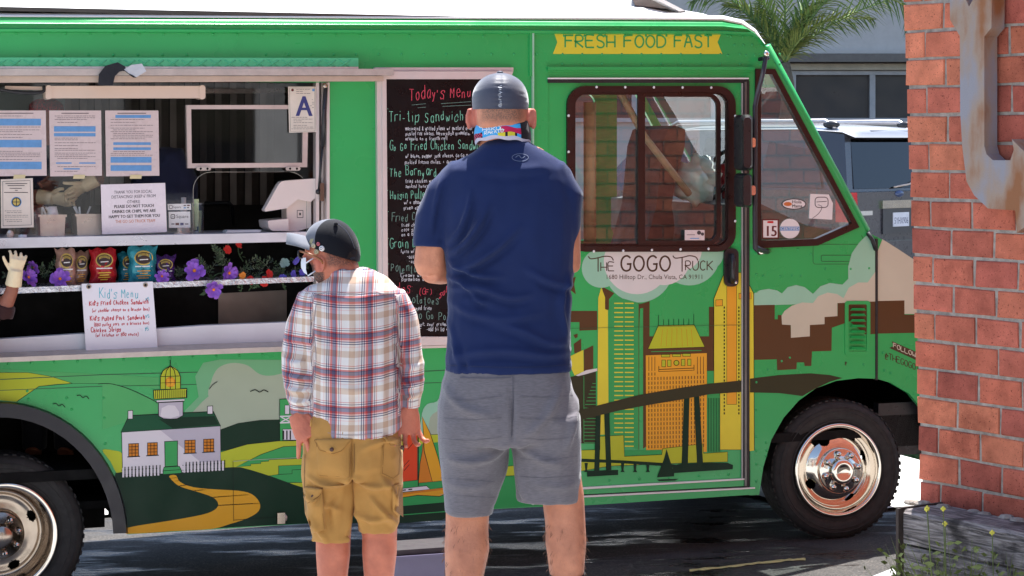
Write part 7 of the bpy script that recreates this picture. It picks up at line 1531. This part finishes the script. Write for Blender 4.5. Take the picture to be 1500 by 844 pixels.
for v in bd2.data.vertices:
    w = v.co+f2.o; px = CX+w.x/Y2*F; py = HZ+(H-w.z)/Y2*F; h = 0; r_ = 0
    if py < 425 and w.y < Y2+.2:
        bx = px-(452+(py-382)*.2)
        if px < 466 and py > 383: h = 1.0*sstep(382, 389, py)*(1-sstep(462, 467, px))
        if py > 397 and px < 478: h = max(h, 1-sstep(474, 480, px))
        if px > 474 and py < 393: h = max(h, .8*(1-sstep(383, 393, py))*sstep(476, 486, px))
        if 462 < px < 476 and 376 < py < 396: r_ = .4
    if 590 < py < 650: r_ = .18
    if py > 780: r_ = .12
    out.append((h, r_, 0))
setattr_col(bd2, 'msk', out)
# plaid
pm = bpy.data.materials.new('plaid_flannel'); pm.use_nodes = True; t = pm.node_tree; N = t.nodes; L = t.links; bs = N['Principled BSDF']
at = N.new('ShaderNodeAttribute'); at.attribute_name = 'pl'; sx = N.new('ShaderNodeSeparateXYZ'); L.new(at.outputs['Vector'], sx.inputs[0])
def plaid(sock, per, off):
    a1 = N.new('ShaderNodeMath'); a1.operation = 'MULTIPLY_ADD'; a1.inputs[1].default_value = 1/per; a1.inputs[2].default_value = off; L.new(sock, a1.inputs[0])
    fr = N.new('ShaderNodeMath'); fr.operation = 'FRACT'; L.new(a1.outputs[0], fr.inputs[0]); r = N.new('ShaderNodeValToRGB'); r.color_ramp.interpolation = 'CONSTANT'
    wht = (.82, .79, .77, 1); nv = (.07, .075, .17, 1); rd = (.60, .13, .13, 1); tn = (.66, .52, .42, 1); gb = (.20, .18, .28, 1); pk = (.80, .56, .54, 1)
    st = [(0, wht), (.10, tn), (.27, wht), (.37, pk), (.39, wht), (.44, nv), (.465, wht), (.50, nv), (.525, pk), (.56, rd), (.62, gb), (.70, nv), (.725, rd), (.77, wht), (.81, nv), (.832, wht), (.87, rd), (.885, wht)]
    e = r.color_ramp.elements; e[0].position = 0; e[0].color = wht; e[1].position = st[1][0]; e[1].color = st[1][1]
    for p_, c_ in st[2:]: q = e.new(p_); q.color = c_
    L.new(fr.outputs[0], r.inputs[0]); return r.outputs[0]
pa, pb = plaid(sx.outputs[0], .108, .15), plaid(sx.outputs[1], .122, .35)
mx = N.new('ShaderNodeMix'); mx.data_type = 'RGBA'; mx.inputs[0].default_value = .5; L.new(pa, mx.inputs[6]); L.new(pb, mx.inputs[7])
mm = N.new('ShaderNodeMix'); mm.data_type = 'RGBA'; mm.blend_type = 'MULTIPLY'; mm.inputs[0].default_value = 1; L.new(pa, mm.inputs[6]); L.new(pb, mm.inputs[7])
m3 = N.new('ShaderNodeMix'); m3.data_type = 'RGBA'; m3.inputs[0].default_value = .72; L.new(mx.outputs[2], m3.inputs[6]); L.new(mm.outputs[2], m3.inputs[7]); L.new(m3.outputs[2], bs.inputs['Base Color']); bs.inputs['Roughness'].default_value = .9; bs.inputs['Specular IOR Level'].default_value = .2; bs.inputs['Sheen Weight'].default_value = .1
tc = N.new('ShaderNodeTexCoord'); n2 = N.new('ShaderNodeTexNoise'); n2.inputs['Scale'].default_value = 600; L.new(tc.outputs['Object'], n2.inputs[0]); bp = N.new('ShaderNodeBump'); bp.inputs['Strength'].default_value = .15; bp.inputs['Distance'].default_value = .002; L.new(n2.outputs[0], bp.inputs['Height']); L.new(bp.outputs[0], bs.inputs['Normal'])
hemf = lambda a: 26*max(0, math.sin(a))**.8+16*max(0, -math.sin(a))-6*max(0, -math.cos(a))+8*max(0, math.cos(a))
b = MB()
f2.loft(b, [(505, 397, 27, .066, .0), (507, 404, 40, .08), (509, 413, 60, .1), (510, 428, 76, .115), (511, 450, 77, .125), (514, 490, 72, .13), (517, 530, 69, .132), (520, 565, 68, .136), (520, 590, 69, .14), (521, 612, 69.5, .148)], m=pm, hem=hemf)
f2.loft(b, [(478, 436, 20, .07), (456, 444, 25, .07), (443, 475, 24, .062), (437.5, 510, 24, .058), (437, 540, 23.5, .056, -.02), (440, 568, 22, .052, -.035), (443, 590, 18, .045, -.045), (443, 606, 16.5, .04, -.05)], n=20, m=pm)
f2.loft(b, [(552, 434, 20, .07), (577, 442, 23, .068), (590, 465, 21.5, .06), (598, 500, 19.5, .056), (603, 535, 18, .054), (604, 565, 16.5, .05), (602, 585, 14, .042), (602, 598, 13, .038)], n=20, m=pm)
b.tube([f2.p(483, 406, -.03), f2.p(492, 400, -.062), f2.p(505, 397, -.07), f2.p(520, 400, -.055), f2.p(528, 406, -.01)], .012, pm, 8)
fp = [([(462, 445), (458, 480), (462, 520), (460, 560)], 4, -.010), ([(584, 450), (582, 490), (586, 540), (587, 590)], 4, -.010), ([(425, 545), (440, 552), (456, 548)], 4, .006), ([(422, 562), (438, 570), (456, 566)], 4, .007), ([(424, 580), (442, 586), (458, 580)], 4, .006), ([(418, 520), (435, 530), (455, 524)], 5, .004), ([(590, 555), (604, 562), (618, 556)], 4, .006), ([(590, 572), (603, 578), (616, 572)], 4, .006), ([(592, 530), (606, 536), (620, 530)], 5, .004), ([(470, 470), (480, 530), (476, 600)], 7, .005), ([(520, 460), (524, 540), (516, 620)], 8, .004), ([(566, 470), (560, 540), (568, 610)], 7, .005), ([(480, 430), (520, 436), (570, 428)], 6, .003), ([(495, 560), (530, 566), (565, 556)], 7, .003)]
sh2 = f2.fuse(b, 'plaid_shirt', pm, .0062, 4, folds=fp, nz=[(9, 8, 5, .005), (24, 20, 16, .003)])
out = []
for v in sh2.data.vertices:
    w = v.co+f2.o; px = CX+w.x/Y2*F; py = HZ+(H-w.z)/Y2*F; n_ = v.normal
    wob = .004*noise.noise(Vector((w.x*8, w.y*8, w.z*6)))
    lb = 462 if py > 440 else 462+(440-py)*.35; rb = 584 if py > 440 else 584-(440-py)*.4
    if px < lb and py > 425 and py < 612: u_ = (px-437-(.10*(470-py) if py < 500 else 0))/f2.s+.05; v_ = w.z+.12*(px-437)/f2.s+.045; u_ += -.5*(w.y-Y2)
    elif px > rb and py > 430 and py < 604: u_ = (px-600)/f2.s+.3+.4*(w.y-Y2); v_ = w.z-.18*(px-600)/f2.s+.06
    else: u_ = (px-518)/f2.s*1.0; u_ = math.asin(max(-.99, min(.99, u_/.185)))*.165; v_ = w.z+.03*math.cos((px-518)/60)
    if py < 428 and n_.y < .3: v_ = w.z+.03+.6*max(0, 428-py)/f2.s*0
    out.append((u_+wob, v_+wob, 0))
setattr_col(sh2, 'pl', out)
tr = f2.bvh(sh2); SM = mat('shirt_seam', C(150, 132, 136), .9)
for pts in ([(463, 446), (460, 480), (463, 520), (461, 560)], [(583, 450), (582, 490), (585, 540), (586, 580)], [(452, 436), (480, 428), (515, 430), (550, 428), (580, 438)], [(470, 632), (500, 637), (530, 637), (560, 634)]): f2.strap(tr, pts, .7, SM, 'seam', sh2, .0008, .0008)
for pts in ([(427, 593), (442, 597), (458, 593)], [(591, 586), (602, 589), (613, 586)]): f2.strap(tr, pts, 1.0, SM, 'cuff_seam', sh2, .0008, .0008)
# shorts
KH = cloth('khaki_twill', (186, 138, 76), .1, 800, .2, .9, 0, .1); b = MB()
f2.loft(b, [(518, 596, 66, .13), (517, 625, 70, .142), (516, 655, 73, .148), (516, 680, 73, .146), (516, 695, 70, .13)], m=KH)
f2.loft(b, [(484, 670, 42, .125), (481, 710, 38, .112), (480, 745, 34, .1), (484, 772, 29.5, .09), (486, 786, 27.5, .084)], m=KH)
f2.loft(b, [(549, 665, 42, .125), (553, 705, 36, .11), (555, 740, 32, .1), (554, 765, 29.5, .09), (554, 777, 28, .085)], m=KH)
b.tube([f2.p(457, 789.0, -.03), f2.p(480, 787, -.082), f2.p(513, 786, -.06)], .008, KH, 8)
fk = [([(520, 690), (500, 700), (470, 704)], 6, .008), ([(522, 690), (550, 706), (578, 700)], 6, .008), ([(519, 640), (520, 670), (519, 700)], 3, -.009), ([(517, 700), (512, 740), (506, 780)], 5, .008), ([(524, 700), (530, 740), (534, 775)], 5, .008), ([(450, 715), (470, 730), (500, 740)], 5, .007), ([(545, 720), (565, 745), (580, 765)], 5, .009), ([(452, 750), (468, 765), (480, 784)], 5, .008), ([(500, 715), (485, 740), (490, 770)], 5, -.006), ([(560, 690), (575, 715), (582, 735)], 5, .008), ([(455, 690), (475, 700), (500, 698)], 5, .006), ([(535, 650), (560, 640), (585, 640)], 5, .005), ([(528, 745), (545, 755), (570, 752)], 5, .007)]
shk = f2.fuse(b, 'cargo_shorts', KH, .0060, 4, folds=fk, nz=[(12, 10, 9, .006), (30, 24, 22, .0035)])
tr = f2.bvh(shk); KD = cloth('khaki_seam', (132, 92, 46), .1); zp = zz(400, 560, 2.971)
def patch(pts, nm, m=KH, th=.006):
    q = zp(*pts); e_ = []
    for i in range(len(q)):
        (ax, ay), (bx, by) = q[i], q[(i+1) % len(q)]
        for k in range(5): e_.append((ax+(bx-ax)*k/5, ay+(by-ay)*k/5))
    cx, cy = sum(p_[0] for p_ in q)/len(q), sum(p_[1] for p_ in q)/len(q); n_ = len(e_); vs = []; fs = []
    def pt(x, y, o_):
        h = f2.on(tr, x, y, .0) or f2.on(tr, x+(cx-x)*.3, y+(cy-y)*.3, .0) or f2.p(x, y, -.1)
        return h+Vector((0, -o_, 0))
    for sc_, o_ in ((1, .0), (1, th*.8), (.96, th), (.7, th*1.1), (.42, th*1.15), (.15, th*1.15)):
        for x, y in e_: vs.append(pt(cx+(x-cx)*sc_, cy+(y-cy)*sc_, o_))
    for j in range(5):
        for i in range(n_): fs.append((j*n_+i, j*n_+(i+1) % n_, (j+1)*n_+(i+1) % n_, (j+1)*n_+i))
    fs.append(tuple(5*n_+i for i in range(n_)))
    o_ = obj(nm, vs, fs, m, parent=shk, smooth=True); inner = [(cx+(x-cx)*.93, cy+(y-cy)*.93) for x, y in q]; f2.strap(tr, inner+[inner[0]], .6, KD, 'stitching', shk, th*1.05+.0004, .0006, n=0); return o_
patch([(185, 250), (345, 248), (335, 420), (200, 410)], 'back_pocket', th=.003); patch([(183, 248), (347, 246), (300, 300), (265, 312), (205, 295)], 'pocket_flap', th=.009)
patch([(480, 240), (555, 250), (550, 400), (520, 425), (470, 400)], 'back_pocket', th=.003); patch([(478, 235), (575, 245), (560, 275), (500, 262)], 'pocket_flap', th=.014)
patch([(125, 470), (215, 470), (228, 640), (160, 660), (130, 560)], 'cargo_pocket', th=.014); patch([(122, 450), (218, 462), (195, 515), (170, 525), (122, 500)], 'pocket_flap', th=.022)
patch([(520, 450), (550, 440), (552, 590), (520, 560)], 'cargo_pocket', th=.012)
for x, y in zp((262, 292), (176, 510), (540, 285)): h = f2.on(tr, x, y, .018) or f2.p(x, y, -.13); q = MB(); q.lathe([(.0001, -.004), (.006, -.004), (.007, -.002), (.007, .004)], mat('brown_button', C(84, 48, 36), .4), 12); o_ = q.build('button', shk); o_.location = h
for pts in ([(519, 650), (519.5, 675), (519, 692)], [(447, 665), (446, 700), (446, 730)]): f2.strap(tr, pts, .8, KD, 'seam', shk, .001, .001)
q = MB(); q.tube([f2.p(460, 618, -.115), f2.p(461, 607, -.12)], .004, KH, 6); q.build('belt_loop', shk)
# cap
GRY = cloth('cap_grey', (116, 118, 126), .06, 500, .15, .8); BLK = cloth('cap_black', (20, 21, 28), .1, 500, .15, .85)
rows = [(488, 371, 39, .082, 0, 12.5), (488, 362, 40, .085, 0, 11), (487.5, 350, 38.5, .083, 0, 8), (487, 338, 33, .073, 0, 5), (487, 328, 23, .053, 0, 2.5), (487.5, 322.5, 12, .03, 0, .8), (488, 321, 3, .008, 0, 0)]
rows = [tuple(x) for x in smoothline(rows, 4)]; nA = 96
cap2 = dome(f2, rows, None, 'cap', man2, nA, mats=[GRY, BLK], matfn=lambda i, k: 0 if math.cos(2*math.pi*(k+.5)/nA) < -.6 else 1)
q = MB(); a0 = f2.p(456, 349, 0); tip = f2.p(420, 341, 0); n_ = 10; rowsb = []
for i in range(5):
    t_ = i/4; c_ = a0.lerp(tip, t_); c_.z += .004*math.sin(math.pi*t_); w_ = .078*math.sqrt(max(.06, 1-(t_*.96)**2))
    rowsb.append([c_+Vector((.02*(1-abs(s_))*0, s_*w_, -.034*s_*s_)) for s_ in [-1+2*k/n_ for k in range(n_+1)]])
vs = [v for r_ in rowsb for v in r_]; vs2 = [v+Vector((0, 0, -.004)) for v in vs]; m_ = n_+1; K = len(vs)
q.add(vs+vs2, [(i*m_+k, i*m_+k+1, (i+1)*m_+k+1, (i+1)*m_+k) for i in range(4) for k in range(n_)]+[(K+i*m_+k, K+(i+1)*m_+k, K+(i+1)*m_+k+1, K+i*m_+k+1) for i in range(4) for k in range(n_)]+[(4*m_+k, 4*m_+k+1, K+4*m_+k+1, K+4*m_+k) for k in range(n_)]+[(i*m_, (i+1)*m_, K+(i+1)*m_, K+i*m_) for i in range(4)]+[(i*m_+n_, K+i*m_+n_, K+(i+1)*m_+n_, (i+1)*m_+n_) for i in range(4)], GRY, True); q.build('cap_bill', cap2)
q = MB(); q.ball(f2.p(494, 327, -.055), (.008, .008, .006), BLK); q.build('cap_button', cap2)
tr = f2.bvh(cap2)
bc = [(459.5, 360, 3.6, (222, 206, 170)), (466, 367.5, 3.8, (206, 190, 150)), (471.5, 364, 4.2, (232, 228, 226)), (466.5, 357.5, 2.8, (196, 90, 96))]
for x, y, r_, c_ in bc:
    h = f2.on(tr, x, y, .001) or f2.p(x, y, -.07); q = MB(); q.lathe([(.0001, -.005), (r_/f2.s*.8, -.0045), (r_/f2.s, -.001), (r_/f2.s, .003)], mat('pin_%d' % int(x*10), C(*c_), .3), 16); o_ = q.build('badge', cap2); o_.location = h; o_.rotation_euler = (0, 0, R(-22))
    q = MB(); q.lathe([(r_/f2.s*.35, -.0056), (r_/f2.s*.5, -.0056)], M['ink'], 12); o_ = q.build('badge_print', cap2); o_.location = h; o_.rotation_euler = (0, 0, R(-22))
for i in range(3): f2.strap(tr, [(452.5+i*1.6, 358.5-i*.2), (456+i*1.6, 350-i*.2)], .8, mat('pin_bar', C(190, 180, 130), .4), 'pin_bar', cap2, .001, .001, n=0)
f2.strap(tr, [(508, 378), (512, 369), (518, 365), (523.5, 365)], 1.0, BLK, 'strap_arch', cap2, .001, .002); hs = [f2.on(tr, x, y, .0012) for x, y in ((507, 378.5), (512, 370), (518, 366), (523, 365.5), (523, 372), (520, 376.5), (513, 378))]
if all(hs): obj('cap_opening', hs, [tuple(range(7))], mat('hair_brown_dark', C(34, 20, 16), .9), parent=cap2)
f2.strap(tr, [(505, 380.5), (512, 379.5), (520, 377)], 3.2, cloth('cap_strap', (44, 46, 58)), 'cap_strap', cap2, .001, .002)
f2.strap(tr, [(493, 327), (505, 336), (514, 350), (519, 364)], .6, cloth('cap_stitch', (70, 74, 90)), 'seam', cap2, .0006, .0006)
tb = f2.bvh(bd2)
gl = empty('g'); bpy.data.objects.remove(gl)
q = MB(); q.tube([f2.p(440.5, 366.5, -.05), f2.p(452, 369, -.078), f2.p(463, 373, -.086), f2.p(473, 379, -.082), f2.p(477, 385, -.076)], [.004, .0042, .004, .004, .0045], mat('tortoise_frame', C(150, 92, 50), .35), 7)
q.tube([f2.p(440, 366, -.055), f2.p(439, 373, -.05), f2.p(441, 377, -.045), f2.p(445, 376, -.05)], .0035, M['blackp'], 6); q.build('glasses', man2)
WM = cloth('mask_white', (226, 228, 236), .06, 300, .3, .8)
q = MB(); pts = [[(443, 377), (441.5, 384), (442, 392), (446, 399)], [(451, 376), (451, 385), (451, 393), (453, 401)]]
A_ = [f2.p(x, y, -.02) for x, y in pts[0]]; B_ = [f2.p(x, y, -.07) for x, y in pts[1]]; C2 = [f2.p(x-1, y, .04) for x, y in pts[0]]
q.add(C2+A_+B_, [(0, 1, 5, 4), (1, 2, 6, 5), (2, 3, 7, 6), (4, 5, 9, 8), (5, 6, 10, 9), (6, 7, 11, 10)], WM, True); mk = q.build('face_mask', man2)
q = MB(); q.tube([f2.p(451.5, 383.5, -.078), f2.p(456, 380.5, -.082), f2.p(462, 376.5, -.082)], .0022, WM, 6); q.build('ear_loop', mk); q = MB(); q.tube([f2.p(454, 402, -.074), f2.p(459, 399, -.08), f2.p(465, 395, -.08)], .0022, WM, 6); q.build('ear_loop', mk)
shoe(f2, 486, yb2, man2, shm); shoe(f2, 554, yb2, man2, shm)
# ============================================================ people at the window
def worldY(px, py, w): return TW(TL(px, py, w)).y
def simple(px, label, Yd, zfoot, torso, arms, head, cm, sk, capm=None, caprows=None, legs=True):
    X = (px-CX)/F*Yd; rt = empty('person', (X, Yd, zfoot)); tag(rt, label, 'person'); g = Fig(Yd, rt); ybt = HZ+(H-zfoot)/Yd*F
    b = MB(); hx, hy, hw = head
    g.loft(b, [(hx, hy-hw*1.25, hw*.5, .05), (hx, hy-hw*.9, hw*.85, .08), (hx, hy-hw*.2, hw, .092), (hx, hy+hw*.6, hw*.9, .085), (hx, hy+hw*1.2, hw*.6, .06), (hx, hy+hw*1.7, hw*.55, .05), (torso[0][0], torso[0][1]+6, hw*1.2, .06)], n=18, m=sk)
    b.ball(g.p(hx, hy+hw*.3, -.09), (.014, .018, .022), sk, 8, 6)
    for sd in (-1, 1): b.ball(g.p(hx+sd*hw, hy+hw*.2), (.01, .018, .03), sk, 8, 6)
    g.loft(b, [(x, y, w_*.85, d_*.85) for x, y, w_, d_ in torso], n=20, m=sk)
    x, y, w_, d_ = torso[-1]
    for sd in (-1, 1): g.loft(b, [(x+sd*w_*.45, y-4, w_*.45, .09), (x+sd*w_*.45, (y+ybt)/2, w_*.32, .065), (x+sd*w_*.45, ybt-14, w_*.2, .045), (x+sd*w_*.45, ybt-1, w_*.24, .07, -.03)], n=14, m=sk)
    for arm in arms:
        g.loft(b, arm['skin'], n=14, m=sk)
    bo = g.fuse(b, 'body', sk, .008, 4); setattr_col(bo, 'msk', [(0, 0, 0)]*len(bo.data.vertices))
    b = MB(); g.loft(b, torso, n=22, m=cm)
    for arm in arms: g.loft(b, arm['sleeve'], n=14, m=cm)
    g.fuse(b, 'shirt', cm, .009, 4, nz=[(14, 12, 9, .008)])
    b = MB()
    for sd in (-1, 1): g.loft(b, [(x+sd*w_*.42, y-10, w_*.58, .13), (x+sd*w_*.45, (y+ybt)/2, w_*.42, .085), (x+sd*w_*.45, ybt-8, w_*.34, .07)], n=16, m=cm)
    g.fuse(b, 'trousers', cloth('dark_trousers', (34, 34, 40)), .01, 4)
    for arm in arms:
        if 'glove' in arm:
            b = MB(); wr, fw, sd_, sz, cu = arm['glove']; g.hand(b, g.p(*wr), fw, sd_, sz, cu, .15); bx = g.p(*wr); b.tube([bx-Vector(fw).normalized()*.05, bx, bx+Vector(fw).normalized()*.03], [.04, .036, .034], GLV, 14); go = g.fuse(b, 'glove', GLV, .0045, 2)
    if capm: dome(g, [tuple(x) for x in smoothline(caprows, 3)], capm, 'cap', rt, 30)
    return g
GLV = mat('latex_glove', C(232, 208, 168), .5, var=.06, vscale=30, bump=.3, bscale=60); SKW = skinmat('skin_worker', (150, 92, 70)); DK = cloth('dark_apron', (40, 38, 42)); NVW = cloth('navy_work_shirt', (52, 56, 86)); BRS = cloth('brown_sleeve', (58, 34, 32))
fl = mat('floral_cap', C(40, 44, 48), .8, col2=C(170, 40, 50), vscale=110, detail=1)
FLZ = .62-.0
ya = worldY(70, 200, -.62)
simple(72, 'kitchen worker in a red-dotted dark cap with gloved hands, behind the taped notices', ya, FLZ, [(72, 212, 26, .06), (73, 222, 55, .1), (74, 250, 60, .12), (74, 320, 55, .13), (74, 400, 52, .13)],
    [dict(skin=[(30, 235, 16, .05), (28, 270, 13, .045), (45, 288, 12, .04, -.12), (80, 286, 10, .03, -.22)], sleeve=[(40, 225, 22, .07), (28, 250, 19, .06), (28, 266, 18, .058)], glove=((84, 288, -.24), (1, -.15, -.1), (0, -.6, .8), .19, .6)),
     dict(skin=[(118, 235, 16, .05), (142, 248, 13, .045, -.05), (148, 262, 12, .04, -.12), (140, 270, 10, .03, -.2)], sleeve=[(108, 225, 22, .07), (126, 240, 19, .06), (136, 246, 18, .058, -.03)], glove=((141, 268, -.22), (-.9, -.12, -.55), (0, -.7, .7), .19, .75))], (68, 172, 22), DK, SKW, fl, [(68, 164, 25, .1, 0, 0), (68, 156, 25, .1, 0, 0), (67.5, 150, 21, .085, 0, 0), (67, 145.5, 13, .05, 0, 0), (67, 144, 3, .01, 0, 0)])
ybk = worldY(255, 260, -.55)
simple(245, 'kitchen worker in a navy shirt bending behind the payment signs', ybk, FLZ, [(222, 232, 22, .06), (236, 242, 40, .1), (248, 265, 42, .12), (248, 330, 42, .13), (248, 400, 44, .13)],
    [dict(skin=[(266, 250, 14, .05), (262, 285, 12, .042), (255, 300, 11, .04, -.05), (246, 318, 9, .03, -.1)], sleeve=[(258, 246, 20, .07), (266, 262, 19, .062), (262, 281, 17, .058)]),
     dict(skin=[(212, 250, 14, .05), (208, 290, 12, .042), (215, 320, 10, .035, -.1)], sleeve=[(220, 246, 20, .07), (210, 265, 18, .06), (208, 281, 17, .056)])], (200, 205, 20), NVW, skinmat('skin_worker_two', (196, 128, 100)), fl, [(200, 196, 22, .09, 0, 0), (200, 188, 20, .085, 0, 0), (200, 181, 10, .05, 0, 0), (200, 179, 3, .01, 0, 0)])
yc = worldY(0, 450, .28); gC = ground_z((-70-CX)/F*yc, yc)+.002
simple(-75, 'person at the left picture edge reaching up with a gloved hand, brown sleeve', yc, gC, [(-75, 400, 28, .06), (-75, 412, 58, .1), (-74, 450, 62, .13), (-74, 560, 56, .13), (-74, 640, 58, .14)],
    [dict(skin=[(-20, 425, 16, .05), (-8, 470, 14, .045), (4, 458, 12, .04), (17, 427, 9.5, .03), (21, 408, 9, .026)], sleeve=[(-28, 420, 24, .07), (-16, 455, 21, .06), (-4, 478, 20, .055), (4, 464, 16, .052), (9, 447, 13.5, .048)], glove=((22, 404, 0), (.2, -.1, 1), (-.9, -.3, .1), .165, 1.0)),
     dict(skin=[(-128, 425, 16, .05), (-140, 500, 13, .045), (-138, 570, 10, .035)], sleeve=[(-120, 420, 24, .07), (-138, 480, 20, .06), (-139, 550, 16, .05)])], (-72, 355, 26), BRS, SKW)
